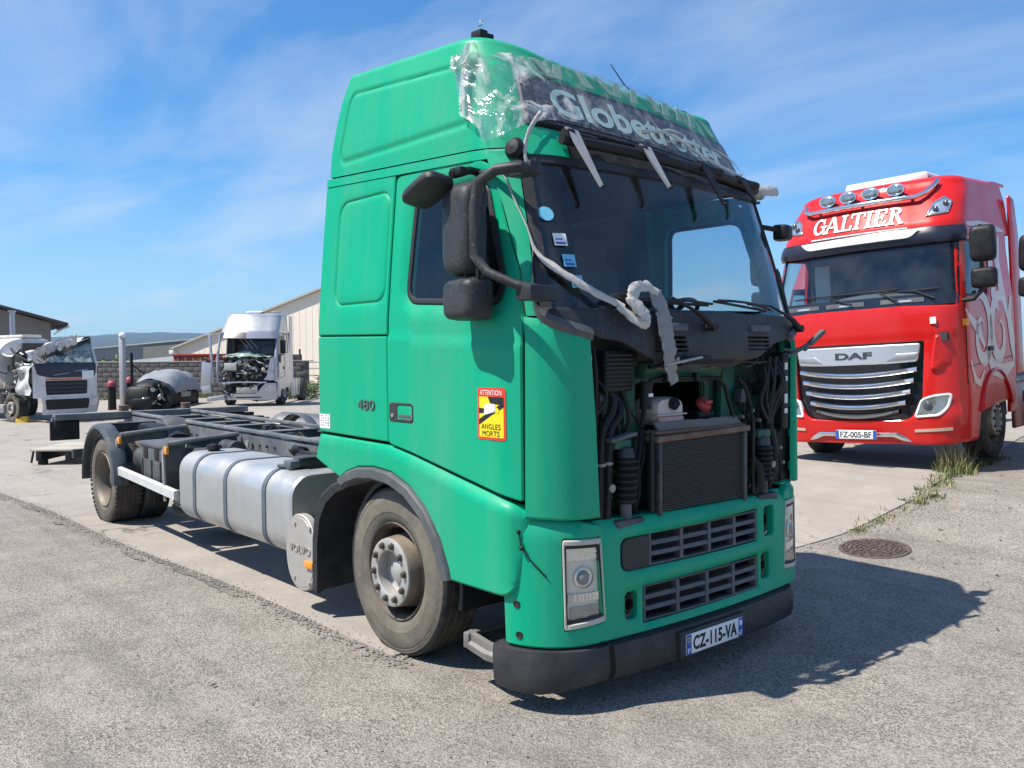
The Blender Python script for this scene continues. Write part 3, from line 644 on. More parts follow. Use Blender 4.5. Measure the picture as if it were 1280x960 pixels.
# sun visor brackets: knuckle and hanging blade
for yy, bright, ln, kk in ((-0.80, True, 0.27, 0.10), (-0.28, True, 0.22, 0.09), (0.24, False, 0.26, 0.06), (0.70, False, 0.20, 0.03)):
    o_ = s_front(yy, 2.955, 0.055)
    b = MB(); b.cyl(o_+Vector((0, 0.03, 0)), o_+Vector((0.015, 0.20, -0.012)), 0.026, None, 14); b.cyl(o_+Vector((0.01, 0.02, 0)), o_+Vector((0.01, -0.03, 0.0)), 0.032, None, 14); br = part(b, 'visor_bracket', BLACK)
    b = MB(); e_ = s_front(yy+kk, 2.955-ln, 0.075)
    pr = [(o_+Vector((0.03, -0.035, 0.03))), (o_+Vector((0.03, 0.055, 0.02))), e_+Vector((0.03, 0.012, 0)), e_+Vector((0.03, -0.010, 0))]
    b.add(pr+[p-Vector((0.03, 0, 0.0))*0.5 for p in pr], [(0, 1, 2, 3), (7, 6, 5, 4), (0, 4, 5, 1), (1, 5, 6, 2), (2, 6, 7, 3), (3, 7, 4, 0)]); part(b, 'blade', mat('sunlit bracket tone', (0.46, 0.45, 0.43), 0.5, var=0.1, dirt=((0.3, 0.28, 0.25), 0.4, 8)) if bright else BLACK, br)  # two blades toned pale as sunlit, two left black as in shade
    b = MB(); b.cyl(e_+Vector((0.02, 0, 0.004)), e_+Vector((0.045, 0, 0.004)), 0.009, None, 10); part(b, 'blade_bolt', BLACK, br)
o_ = s_front(0.98, 2.99, 0.03); b = MB(); b.cyl(o_, o_+Vector((0.01, 0.14, -0.01)), 0.035, None, 12); part(b, 'visor_bracket', ALU_DIRTY)
# stickers behind the glass
b = MB(); c_ = WS(-0.90, 0.66, 0.001)
def ws_pt(y, z, d): hw = prm(z)[0]; return s_front(y, z, d-0.004)
b.add([ws_pt(-1.005+0.038*math.cos(t), 2.555+0.038*math.sin(t), 0) for t in [2*PI*i/18 for i in range(18)]], [tuple(range(18))]); b.join(MB())
part(b, 'windscreen_sticker', CYAN, ws)
for y0, z0, m_ in ((-1.000, 2.385, PAPER), (-0.975, 2.275, CYAN), (-0.955, 2.165, CYAN)):
    b = MB(); b.grid(lambda y, z: ws_pt(y, z, 0.002), [y0, y0+0.035, y0+0.07], [z0, z0+0.035, z0+0.065]); s_ = part(b, 'windscreen_sticker', m_, ws)
    b = MB(); b.grid(lambda y, z: ws_pt(y, z, 0.004), [y0+0.008, y0+0.06], [z0+0.008, z0+0.018]); b.grid(lambda y, z: ws_pt(y, z, 0.004), [y0+0.01, y0+0.045], [z0+0.030, z0+0.037]); part(b, 'sticker_print', BLUE, s_)
b = MB(); b.grid(lambda y, z: ws_pt(y, z, 0.002), [1.05, 1.09], [2.10, 2.25]); part(b, 'windscreen_sticker', mat('amber sticker', (0.75, 0.5, 0.08)), ws)
# ---- cowl below the windscreen
def cow_lo(y):
    a = abs(y+0.0); return lerp(1.765, 1.80, sstep(0.2, 0.6, a)) + 0.10*sstep(0.45, 0.78, a) + 0.10*sstep(0.8, 1.1, a)
COWL = [(y, 2.06) for y in (1.14, 0.6, 0, -0.6, -1.14)] + [(y, cow_lo(y)) for y in arange(-1.12, 1.12, 0.07)]
def cow_f(y, z, d):
    return s_front(y, z, d+0.010-0.035*sstep(1.80, 1.765, z)*sstep(0.55, 0.4, abs(y)))
VR = rpoly([(-0.47, 1.835), (-0.20, 1.835), (-0.22, 1.92), (-0.46, 1.92)], 0.012); VL = rpoly([(0.38, 1.845), (0.62, 1.845), (0.62, 1.925), (0.38, 1.925)], 0.012)
cw = part(panel(cow_f, COWL, [VR, VL], 0.06, 0.03, 0.006, 0.005), 'cowl', DGREY)
for V in (VR, VL):
    y0, y1 = min(p[0] for p in V), max(p[0] for p in V); z0, z1 = min(p[1] for p in V), max(p[1] for p in V)
    b = MB(); b.grid(lambda y, z: s_front(y, z, -0.05), [y0-0.02, y1+0.02], [z0-0.02, z1+0.02]); part(b, 'vent_backing', INK, cw)
    for k in range(3):
        z = lerp(z0, z1, (k+0.6)/3.4); b = MB(); b.tube([s_front(y, z, 0.004) for y in arange(y0-0.005, y1+0.005, 0.1)], 0.0065, 6); part(b, 'vent_slat', DGREY, cw)
    b = MB(); yc = (y0+y1)/2; b.box(s_front(yc+0.02, z1+0.045, 0.005), (0.06, (y1-y0)*0.85, 0.05), Matrix.Rotation(-0.25, 3, 'Y'), 0.018); part(b, 'cowl_pocket', MGREY, cw)
# lower lip and crumpled edge
b = MB(); b.shell(lambda y, v, d: s_front(y, lerp(1.775, 1.735+0.05*abs(y)+0.012*math.sin(y*17), v), d-0.02-0.05*v), arange(-0.30, 0.74, 0.08), [0, 0.5, 1], 0.012); part(b, 'cowl_lip', MGREY, cw)
# black trim running down beside the windscreen corner, over the corner panel
for sg in (-1, 1):
    b = MB()
    path0 = [(1.10, 2.36), (1.135, 2.16), (1.14, 2.06), (1.11, 2.005), (1.04, 1.965), (0.96, 1.94), (0.90, 1.925)]; path = []
    for i in range(len(path0)-1):
        p0, p1, p2, p3 = path0[max(0, i-1)], path0[i], path0[i+1], path0[min(len(path0)-1, i+2)]
        path += [tuple(0.5*((2*p1[c])+(p2[c]-p0[c])*t+(2*p0[c]-5*p1[c]+4*p2[c]-p3[c])*t*t+(-p0[c]+3*p1[c]-3*p2[c]+p3[c])*t**3) for c in (0, 1)) for t in (0, 0.25, 0.5, 0.75)]
    path.append(path0[-1])
    rr = []
    for y, z in path:
        p = s_front(sg*y, z, 0.012); w_ = 0.034
        rr.append([p+Vector((0.0, 0, w_)), p+Vector((0.016, sg*0.008, 0)), p+Vector((0.0, 0, -w_)), p+Vector((-0.03, -sg*0.02, 0))])
    b.loft(rr, True, True, True); part(b, 'corner_trim', MGREY)
# ---- wipers
for py, pz, kn, b0, b1 in ((-0.02, 1.965, (-0.33, 2.115), (-0.78, 2.105), (0.03, 2.10)), (1.02, 1.975, (0.64, 2.10), (0.10, 2.125), (0.66, 2.085))):
    P0 = s_front(py, pz, 0.05); K = s_front(kn[0], kn[1], 0.055); A, B = s_front(b0[0], b0[1], 0.02), s_front(b1[0], b1[1], 0.025)
    b = MB(); b.cyl(P0-Vector((0.05, 0, 0)), P0+Vector((0.02, 0, 0)), 0.024, None, 12); b.tube([P0, P0.lerp(K, 0.35)+Vector((0.02, 0, 0.006)), P0.lerp(K, 0.55)+Vector((0.01, 0, 0.01)), K], [0.020, 0.017, 0.010, 0.008], 8)
    mid = A.lerp(B, 0.5)+Vector((0.03, 0, 0.006)); b.tube([K, mid], 0.007, 6); wp = part(b, 'wiper_arm', BLACK)
    b = MB(); b.tube([A.lerp(B, t)+Vector((0.012+0.03*math.sin(PI*t), 0, 0.012*math.sin(PI*t))) for t in arange(0, 1, 0.125)], 0.008, 6); b.tube([s_front(lerp(b0[0], b1[0], t), lerp(b0[1], b1[1], t), 0.004) for t in arange(0, 1, 0.1)], 0.009, 6); part(b, 'wiper_blade', RUBBER, wp)
# ---- kerb-side mirrors on their bracket
mr = MB(); mr.tube([(-0.20, -1.16, 2.735), (-0.185, -1.27, 2.745), (-0.27, -1.35, 2.73), (-0.375, -1.375, 2.685), (-0.40, -1.38, 2.56), (-0.40, -1.38, 2.32), (-0.33, -1.36, 2.235), (-0.17, -1.31, 2.165), (-0.10, -1.24, 2.14)], [0.030, 0.030, 0.028, 0.030, 0.032, 0.030, 0.026, 0.024, 0.028], 10)
mr.box((-0.125, -1.215, 2.125), (0.11, 0.18, 0.075), None, 0.008); mr.box((-0.24, -1.18, 2.75), (0.16, 0.08, 0.065), None, 0.008)
ma = part(mr, 'mirror_arm', DGREY)
def shellbox(c, d, rz, bev, taper=0.82):
    q = MB(); rr = []
    n = 28
    for k, (xo, s_) in enumerate(((-0.5, 0.95), (-0.46, 1.0), (0.0, 1.0), (0.30, 0.95), (0.44, 0.84), (0.5, taper*0.8))):
        ring = []
        for i in range(n):
            a = 2*PI*i/n; ca, sa = math.cos(a), math.sin(a); e = 0.36
            ring.append(Vector((xo*d[0], 0.5*d[1]*s_*math.copysign(abs(ca)**e, ca), 0.5*d[2]*s_*math.copysign(abs(sa)**e, sa))))
        rr.append(ring)
    q.loft(rr, True, True, True); return q.xf(Matrix.Translation(c) @ Matrix.Rotation(rz, 4, 'Z'))
b = shellbox((-0.545, -1.345, 2.465), (0.13, 0.26, 0.465), math.radians(-96), 0.04); mh = part(b, 'mirror_housing', DGREY, ang=50)
b = MB(); b.box((-0.545, -1.277, 2.465), (0.006, 0.22, 0.41), Matrix.Rotation(math.radians(-96), 3, 'Z'), 0.002); part(b, 'mirror_glass', CHROME, mh)
b = shellbox((-0.515, -1.35, 2.110), (0.15, 0.285, 0.215), math.radians(-96), 0.04); mh = part(b, 'mirror_housing', DGREY, ang=50)
b = MB(); b.box((-0.515, -1.272, 2.110), (0.006, 0.24, 0.18), Matrix.Rotation(math.radians(-96), 3, 'Z'), 0.002); part(b, 'mirror_glass', CHROME, mh)
b = MB(); b.cyl((-0.50, -1.36, 2.19), (-0.50, -1.36, 2.26), 0.012, None, 8); b.cyl((-0.40, -1.36, 2.19), (-0.40, -1.36, 2.26), 0.014, None, 8); part(b, 'mirror_link', BLACK, mh)
# kerb mirror over the window
b = MB(); n = 24; rr = []
for zo, s_ in ((-0.030, 0.90), (-0.024, 0.98), (0.0, 1.0), (0.016, 0.94), (0.024, 0.8)):
    rr.append([Vector((0.150*s_*math.copysign(abs(math.cos(a))**0.5, math.cos(a)), 0.095*s_*math.copysign(abs(math.sin(a))**0.5, math.sin(a)), zo)) for a in [2*PI*i/n for i in range(n)]])
b.loft(rr, True, True, True); b.xf(Matrix.Translation((-0.735, -1.43, 2.695)) @ Matrix.Rotation(math.radians(-20), 4, 'Y') @ Matrix.Rotation(math.radians(-12), 4, 'X')); km = part(b, 'kerb_mirror', DGREY, ang=50)
b = MB(); b.tube([(-0.62, -1.36, 2.76), (-0.62, -1.24, 2.80), (-0.64, -1.14, 2.80)], 0.022, 8); b.box((-0.60, -1.33, 2.775), (0.10, 0.05, 0.05), None, 0.012); part(b, 'kerb_mirror_arm', BLACK, km)
b = MB(); b.tube([(-0.65, -1.165, 2.79), (-0.45, -1.19, 2.78), (-0.25, -1.19, 2.76)], 0.018, 6); b.box((-0.27, -1.19, 2.755), (0.2, 0.06, 0.05), None, 0.01); part(b, 'mirror_mount', DGREY)
b = MB(); b.lathe([(0.0, 0.03), (0.04, 0.025), (0.058, 0.0), (0.05, -0.02), (0.0, -0.025)], s_side(-0.455, 2.905, 0.03), (0.3, -1, 0.2), 18); part(b, 'corner_lamp', BLACK)
# driver-side mirror peeping past the windscreen
b = shellbox((-0.34, 1.285, 2.655), (0.10, 0.125, 0.11), math.radians(12), 0.04); dm = part(b, 'front_mirror', BLACK, ang=50)
b = MB(); b.tube([(-0.35, 1.24, 2.67), (-0.38, 1.18, 2.68), (-0.42, 1.10, 2.69)], 0.018, 8); part(b, 'front_mirror_arm', BLACK, dm)
# ---- roof fittings
o_ = Vector((-1.00, -0.86, 3.695)); b = MB(); b.box(o_, (0.09, 0.06, 0.05), None, 0.008); b.box(o_+Vector((0, 0.06, 0.0)), (0.06, 0.05, 0.03)); rl = part(b, 'roof_lamp_base', BLACK)
b = MB(); b.tube([o_+Vector((0, 0, 0.02)), o_+Vector((0.0, -0.01, 0.05)), o_+Vector((0.01, 0.01, 0.06))], 0.006, 6); b.ball(o_+Vector((0.005, 0.012, 0.075)), (0.014, 0.014, 0.017)); part(b, 'bare_bulb', CHROME, rl)
o_ = Vector((-0.86, 0.80, 3.495)); b = MB(); b.box(o_, (0.07, 0.10, 0.035), None, 0.008); rl = part(b, 'roof_lamp_base', BLACK)
b = MB(); b.ball(o_+Vector((0, -0.02, 0.03)), (0.014, 0.014, 0.017)); part(b, 'bare_bulb', CHROME, rl)
b = MB(); b.tube([(-0.86, 0.42, 3.50), (-0.92, 0.30, 3.62), (-0.96, 0.22, 3.74)], [0.006, 0.004, 0.003], 6); part(b, 'antenna', BLACK)
b = MB(); b.tube([(-0.74-0.05*y*y, y, 3.575-0.015*abs(y)**3-0.03-0.07*y-0.075*(1-y*y)) for y in arange(-0.80, 0.86, 0.14)], 0.012, 6); part(b, 'roof_edge_strip', BLACK)
# ================================================================== green truck: bumper
UG = rpoly([(-0.70, 0.675), (0.525, 0.672), (0.525, 0.872), (-0.70, 0.850)], [0.06, 0.02, 0.02, 0.05]); LG = rpoly([(-0.545, 0.378), (0.525, 0.385), (0.525, 0.590), (-0.545, 0.582)], 0.015)
FH1 = rrect(-0.675, 0.415, -0.585, 0.565, 0.03); FH2 = rrect(0.575, 0.690, 0.700, 0.875, 0.03); FH3 = rrect(0.555, 0.425, 0.665, 0.585, 0.03)
def bmp_f(y, z, d):
    e = 0.0
    for H in (UG, LG, FH1, FH3): e = min(e, -0.014*sstep(0.040, 0.004, sdist((y, z), H)))
    e -= 0.045*sstep(0.895, 0.955, z)
    return s_front(y, z, d+e)
bump = part(panel(bmp_f, rpoly([(-0.842, 0.337), (0.842, 0.337), (0.86, 0.955), (0.60, 0.945), (-0.60, 0.955), (-0.868, 0.960)], 0.02), [UG, LG, FH1, FH2, FH3], 0.05, 0.05, 0.008, 0.007, [offset_poly(UG, -0.03), offset_poly(LG, -0.03)]), 'bumper', GREEN)
b = MB(); b.shell(lambda y, v, d: s_front(y, 0.952+0.004*math.sin(v*3), -0.045-0.13*v), arange(-0.85, 0.66, 0.1), [0, 0.3, 1], 0.01); part(b, 'bumper_ledge', GREEN, bump)
b = MB(); b.grid(lambda y, z: s_front(y, z, -0.13), arange(-0.8, 0.8, 0.1), [0.345, 0.65, 0.94]); part(b, 'grille_backing', INK, bump)
b = panel(lambda y, z, d: s_front(y, z, d-0.010), rpoly([(-0.695, 0.68), (-0.500, 0.68), (-0.500, 0.853), (-0.695, 0.848)], [0.055, 0.01, 0.01, 0.045]), (), 0.06, 0.02, 0.005, 0.004); part(b, 'blanking_plate', DGREY, bump)
def grille(y0, y1, z0, z1, cols, rows, name):
    fr = panel(lambda y, z, d: s_front(y, z, d-0.020), [(y0, z0), (y1, z0), (y1, z1), (y0, z1)], [[(y0+0.018, z0+0.012), (y1-0.018, z0+0.012), (y1-0.018, z1-0.012), (y0+0.018, z1-0.012)]], 0.08, 0.05, 0.004, 0.004)
    gr = part(fr, name, MGREY, bump)
    for i in range(1, cols):
        y = lerp(y0+0.009, y1-0.009, i/cols); q = MB(); q.shell(lambda a, z, d: s_front(y+a, z, d-0.016), [-0.013, -0.009, 0.009, 0.013], [z0+0.010, z1-0.010], 0.05); part(q, 'grille_upright', MGREY, gr)
    for i in range(1, rows):
        z = lerp(z0+0.006, z1-0.006, i/rows); q = MB(); q.shell(lambda y, a, d: s_front(y, z+a, d-0.022-0.3*(a-0.012)), arange(y0+0.015, y1-0.015, 0.12), [-0.010, -0.006, 0.006, 0.012], 0.045); part(q, 'grille_slat', MGREY, gr)
grille(-0.490, 0.520, 0.680, 0.864, 4, 3, 'upper_grille'); grille(-0.538, 0.518, 0.385, 0.582, 4, 3, 'lower_grille')
for H, r_ in ((FH1, 0.042), (FH2, 0.05), (FH3, 0.042)):
    y0, y1 = min(p[0] for p in H), max(p[0] for p in H); z0, z1 = min(p[1] for p in H), max(p[1] for p in H)
    b = panel(lambda y, z, d: s_front(y, z, d-0.05), offset_poly(H, 0.002), [[((y0+y1)/2+r_*0.8*math.cos(t), (z0+z1)/2+r_*1.25*math.sin(t)) for t in [2*PI*i/20 for i in range(20)]]], 0.05, 0.02, 0, 0); hs = part(b, 'lamp_socket', GREEN_IN, bump)
    q = s_front((y0+y1)/2, (z0+z1)/2, -0.055); b = MB(); b.lathe([(r_, 0.0), (r_*0.95, 0.012), (r_*0.72, 0.012), (r_*0.7, -0.05)], q, (1, 0, 0), 20); b.cyl(q+Vector((0.005, -0.02, r_*1.2)), q+Vector((0.005, 0.02, r_*1.2)), 0.012, None, 8); part(b, 'socket_ring', BLACK, hs)
# corner sections with headlamps
HL = rpoly([(56.0, 0.425), (93.5, 0.445), (89.5, 0.882), (56.0, 0.888)], 0)
HL = rpoly([(a/60, z) for a, z in HL], [0.02, 0.02, 0.02, 0.035])
for sg in (-1, 1):
    fn = lambda a, z, d: s_ang(a*60, z, d-0.06*sstep(0.93, 1.0, z)*(0.4+0.6*sstep(30, 80, a*60))+0.006*sstep(0.05, 0.0, abs(a*60-50)/60)*0, sg)
    ol = rpoly([(6/60, 0.337), (96.0/60, 0.337), (92.0/60, 0.945), (66/60, 0.985), (24/60, 1.0), (8/60, 0.965)], [0.03, 0.01, 0.08, 0.08, 0.08, 0.05])
    cs = part(panel(fn, ol, [HL], 0.05 if sg < 0 else 0.08, 0.04, 0.010, 0.009), 'headlamp_panel', GREEN)
    b = MB(); b.shell(lambda a, v, d: s_ang(a, 0.985-0.0*v, -0.05-0.16*v, sg)+Vector((0, 0, d)), arange(18, 84, 8), [0, 0.5, 1], 0.01); part(b, 'panel_top', GREEN, cs)
    if sg < 0:
        for a_, z_ in ((19, 0.552), (20, 0.395)):
            q = s_ang(a_, z_, 0.001, sg); b = MB(); nrm = (s_ang(a_, z_, 0.1, sg)-s_ang(a_, z_, 0, sg)).normalized(); b.lathe([(0.0, 0.0015), (0.014, 0.0015), (0.018, 0.004), (0.021, 0.0)], q, nrm, 16); part(b, 'bolt_hole', INK, cs)
        q0 = s_ang(24, 0.925, 0.006, sg); b = MB(); b.ball(q0, 0.012); b.tube([q0, s_ang(26, 0.86, 0.014, sg), s_ang(32, 0.79, 0.012, sg), s_ang(44, 0.70, 0.006, sg)], 0.0035, 6); b.ball(s_ang(26.5, 0.845, 0.016, sg), 0.013); part(b, 'loose_wire', BLACK, cs)
    # lamp: bezel, reflector bowl, bulbs, chrome blocks, clear cover
    fb = lambda a, z, d: s_ang(a*60, z, d, sg)
    hin = offset_poly(HL, 0.030)
    hl = part(panel(lambda a, z, d: fb(a, z, d+0.004), offset_poly(HL, 0.002), [hin], 0.05, 0.05, 0.006, 0.005), 'headlamp', mat('headlamp frame', (0.56, 0.52, 0.44), 0.55, var=0.08, spec=0.3, dirt=((0.36, 0.33, 0.28), 0.3, 10)))
    b = panel(lambda a, z, d: fb(a, z, d-0.001), hin, [offset_poly(hin, 0.016)], 0.05, 0.03, 0, 0); part(b, 'black_gasket', INK, hl)
    b = panel(lambda a, z, d: fb(a, z, d-0.026), offset_poly(HL, 0.012), (), 0.06, 0.01, 0, 0); part(b, 'reflector_bowl', LAMPCASE, hl)
    b = MB(); zs = arange(0.775, 0.850, 0.0125); as_ = arange(59.5, 86, 2.2)
    b.grid(lambda a, z: s_ang(a, z, -0.020+0.010*((int(round((a-59.5)/2.2))+int(round(z*80))) % 2), sg), as_, zs); part(b, 'indicator_reflector', FACET, hl)
    q = s_ang(74, 0.685, -0.026, sg); nr = (s_ang(74, 0.685, 0.1, sg)-s_ang(74, 0.685, 0, sg)).normalized()
    b = MB(); b.lathe([(0.056, 0.0), (0.057, 0.012), (0.050, 0.018), (0.046, 0.008), (0.0, 0.004)], q, nr, 28); part(b, 'projector_ring', FACET, hl)
    b = MB(); b.ball(q+nr*0.004, (0.024, 0.040, 0.040)); part(b, 'projector_lens', mat('smoky projector lens', (0.20, 0.21, 0.21), 0.10, coat=0.6), hl)
    b = MB(); b.grid(lambda a, z: s_ang(a, z, -0.019+0.010*(int(round(a/1.7)) % 2), sg), arange(58, 87, 1.7), arange(0.565, 0.605, 0.02)); part(b, 'reflector_strip', FACET, hl)
    b = MB(); b.grid(lambda a, z: s_ang(a, z, -0.020+0.010*((int(round(a/5))+int(round(z*40))) % 2), sg), arange(62, 87, 5), arange(0.47, 0.54, 0.024)); part(b, 'lower_reflector', mat('smoky reflector', (0.36, 0.34, 0.31), 0.2, metal=0.4, var=0.4, vscale=30), hl)
    b = panel(lambda a, z, d: fb(a, z, d-0.004), offset_poly(HL, 0.028), (), 0.06, 0.003, 0, 0); part(b, 'lamp_cover', LENS, hl)
# black lower bumper
def lowprof(v): return [(0.332, -0.02), (0.322, 0.018), (0.275, 0.026), (0.19, 0.030), (0.145, 0.012), (0.130, -0.03)][v]
b = MB(); b.shell(lambda y, v, d: s_front(y, lowprof(v)[0]-0.012*0, lowprof(v)[1]+d+0.012), arange(-0.80, 0.80, 0.1), range(6), 0.04); lb = part(b, 'lower_bumper', DGREY)
for sg in (-1, 1):
    b = MB()
    def lc(a, v, d):
        z, e = lowprof(v); z = z-(0.040*sstep(80, 30, a) if v >= 3 else 0)
        if sg > 0: e -= 0.11*sstep(85, 50, a)
        if a < 0: p = s_ang(0, z, e+d, sg); return p+Vector((a*0.004, 0, 0))
        return s_ang(a, z, e+d, sg)
    b.shell(lc, [-10, 0, 12, 24, 36, 48, 60, 72, 84, 90, 93], range(6), 0.04); part(b, 'lower_bumper_corner', DGREY)
b = MB(); b.box((0.052, -0.045, 0.232), (0.03, 0.60, 0.15), None, 0.012); pb = part(b, 'plate_holder', DGREY, lb)
PX = 0.070
b = MB(); b.box((PX, -0.045, 0.230), (0.006, 0.52, 0.112), None, 0.002); npl = part(b, 'number_plate', PAPER)
for y0, y1 in ((-0.305, -0.263), (0.173, 0.215)):
    b = MB(); b.box((PX+0.0036, (y0+y1)/2, 0.230), (0.0012, y1-y0, 0.108)); part(b, 'plate_band', BLUE, npl)
part(put_text('CZ-115-VA', (PX+0.0035, -0.045, 0.230), (0, 1, 0), (0, 0, 1), 0.405, 0.080, 0.001, 0.035, 1.06), 'plate_lettering', INK, npl)
part(put_text('F', (PX+0.0045, -0.284, 0.196), (0, 1, 0), (0, 0, 1), 0.020, 0.026, 0.001, 0.01), 'plate_lettering', PAPER, npl)
part(put_text('67', (PX+0.0045, 0.194, 0.199), (0, 1, 0), (0, 0, 1), 0.030, 0.030, 0.001, 0.01), 'plate_lettering', PAPER, npl)
b = MB(); b.ball((PX+0.0046, 0.194, 0.255), (0.001, 0.014, 0.018)); part(b, 'plate_emblem', PAPER, npl)
b = MB()
for i in range(12): a = 2*PI*i/12; b.box((PX+0.0045, -0.284+0.012*math.cos(a), 0.255+0.012*math.sin(a)), (0.001, 0.004, 0.004))
part(b, 'plate_stars', YELLOW, npl)
# bent step bracket left standing out under the missing step
b = MB(); pr = [(0, 0), (0.05, 0.0), (0.055, 0.035), (0.035, 0.05), (0.035, 0.085), (0.0, 0.09)]
rr = [[Vector((x, y-p[0]*0.9, z+p[1])) for p in pr] for x, y, z in ((-0.775, -1.135, 0.208), (-0.74, -1.14, 0.205), (-0.56, -1.165, 0.195), (-0.36, -1.165, 0.205))]
b.loft(rr, True, True, True); b.box((-0.755, -1.14, 0.25), (0.05, 0.10, 0.09), None, 0.01); b.box((-0.37, -1.17, 0.27), (0.06, 0.07, 0.10), None, 0.01); b.bar((-0.72, -1.15, 0.20), (-0.36, -1.175, 0.185), 0.05, 0.015); part(b, 'step_bracket', mat('scuffed dark alloy', (0.23, 0.22, 0.205), 0.55, metal=0.4, var=0.25, bump=0.2, dirt=((0.12, 0.11, 0.095), 0.7, 7)))
# ================================================================== engine bay
def opening(): return rrect(-0.31, 1.42, 0.33, 1.655, 0.03)
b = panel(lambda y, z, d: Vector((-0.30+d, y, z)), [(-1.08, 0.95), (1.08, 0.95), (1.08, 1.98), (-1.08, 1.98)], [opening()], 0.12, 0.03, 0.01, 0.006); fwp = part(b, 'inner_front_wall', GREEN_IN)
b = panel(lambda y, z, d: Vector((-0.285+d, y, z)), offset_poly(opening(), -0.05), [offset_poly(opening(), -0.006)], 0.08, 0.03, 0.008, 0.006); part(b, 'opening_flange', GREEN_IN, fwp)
b = MB(); b.box((-0.55, 0, 1.54), (0.40, 0.9, 0.40)); 
b = MB(); b.box((-0.80, 0.0, 1.36), (0.02, 2.1, 0.95)); b.box((-0.55, 0, 1.40), (0.5, 1.2, 0.02)); part(b, 'bay_shade_boards', INK, fwp)  # black boards stand in for the shade inside the bay opening
for yy, wd_ in ((-0.40, 0.10), (0.47, 0.13)):
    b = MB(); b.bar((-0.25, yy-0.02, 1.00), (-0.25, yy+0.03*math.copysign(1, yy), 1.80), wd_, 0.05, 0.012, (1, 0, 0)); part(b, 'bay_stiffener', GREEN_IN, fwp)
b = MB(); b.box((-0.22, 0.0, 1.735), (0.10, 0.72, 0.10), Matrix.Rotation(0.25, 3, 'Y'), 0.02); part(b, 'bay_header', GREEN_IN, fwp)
b = MB(); b.shell(lambda y, v, d: Vector((-0.165+d+0.01*noise.noise(Vector((y*14, v*3, 1))), y, 1.79-0.055*v+0.012*noise.noise(Vector((y*18, 2, 0))))), arange(-0.28, 0.30, 0.03), [0, 0.5, 1], 0.02); part(b, 'torn_insulation', FOAM, fwp)
# pipe round the opening
b = MB(); b.tube([(-0.16, -0.40, 1.42), (-0.15, -0.38, 1.60), (-0.15, -0.34, 1.675), (-0.15, -0.24, 1.69), (-0.15, 0.28, 1.675), (-0.14, 0.335, 1.63), (-0.13, 0.42, 1.40)], 0.013, 8)
for y in (-0.22, 0.05): b.box((-0.14, y, 1.69), (0.04, 0.03, 0.05), None, 0.008)
part(b, 'coolant_pipe', BLACK)
# expansion tank with cap
b = MB(); rr = []; sec = lambda s_, z0, z1: [Vector((x, y, z)) for x, y, z in []]
n = 20
for xo, s_ in ((-0.105, 0.80), (-0.09, 0.95), (-0.02, 1.0), (0.05, 0.97), (0.075, 0.85)):
    rr.append([Vector((-0.235+xo, -0.155+0.130*s_*math.copysign(abs(math.cos(a))**0.55, math.cos(a)), 1.495+0.082*s_*math.copysign(abs(math.sin(a))**0.6, math.sin(a)))) for a in [2*PI*i/n for i in range(n)]])
b.loft(rr, True, True, True); et = part(b, 'expansion_tank', TANKPL)
b = MB(); b.box((-0.245, -0.155, 1.443), (0.20, 0.235, 0.055), None, 0.02); part(b, 'coolant_level', PINKPL, et)
b = MB(); b.box((-0.245, -0.155, 1.478), (0.205, 0.268, 0.008), None, 0.003); part(b, 'moulded_seam', TANKPL, et)
b = MB(); b.lathe([(0.0, 0.03), (0.03, 0.028), (0.036, 0.0), (0.036, -0.01)], (-0.155, -0.135, 1.535), (0.8, 0, 0.6), 14); part(b, 'tank_cap', BLACK, et)
b = MB(); b.box((-0.24, 0.215, 1.455), (0.12, 0.16, 0.05), None, 0.012); ob_ = part(b, 'oil_filler', BLACK)
b = MB(); b.lathe([(0.0, 0.035), (0.035, 0.034), (0.048, 0.02), (0.052, 0.0), (0.05, -0.012), (0.0, -0.015)], (-0.20, 0.20, 1.515), (0.75, 0.1, 0.65), 14); b.box((-0.16, 0.20, 1.535), (0.02, 0.07, 0.02), None, 0.006); part(b, 'filler_cap', REDCAP, ob_)
# radiator pack
b = MB(); b.box((-0.095, 0.01, 1.145), (0.07, 0.80, 0.41)); rad = part(b, 'radiator', RADIATOR)
nf = 30
fin = MB(); fin.box((0, 0, 0), (0.012, 0.74, 0.005))
for i in range(nf):
    z = 0.965+0.365*i/(nf-1)
    if i == 0: f0 = part(fin, 'radiator_fin', mat('radiator tube', (0.050, 0.050, 0.054), 0.45, metal=0.5, var=0.3, vscale=14, dirt=((0.12, 0.10, 0.08), 0.6, 8)), rad, loc=(-0.055, 0.02, z))
    else: c_ = f0.copy(); C.objects.link(c_); c_.location = (-0.055, 0.02, z); c_.parent = rad
for y in (-0.385, 0.405):
    b = MB(); b.box((-0.060, y, 1.145), (0.05, 0.032, 0.42), None, 0.008); part(b, 'radiator_frame', CHASSIS, rad)
b = MB(); b.box((-0.075, 0.01, 1.365), (0.10, 0.86, 0.035), Matrix.Rotation(0.02, 3, 'X'), 0.008); b.box((-0.11, 0.01, 1.39), (0.12, 0.84, 0.02), None, 0.005); part(b, 'rusty_top_rail', RUST, rad)
b = MB(); b.shell(lambda y, v, d: Vector((-0.075+0.01*math.sin(y*9)-0.05*v, y, 1.392+0.05*v+0.008*noise.noise(Vector((y*12, v*4, 0)))+d)), arange(-0.34, 0.44, 0.04), [0, 0.4, 1], 0.02); part(b, 'foam_strip', FOAM, rad)
b = MB(); b.tube([(-0.05, 0.50, 1.42), (-0.05, 0.50, 0.97)], 0.010, 6); b.tube([(-0.04, -0.46, 1.40), (-0.04, -0.46, 0.97)], 0.012, 6); part(b, 'radiator_pipe', BLACK, rad)
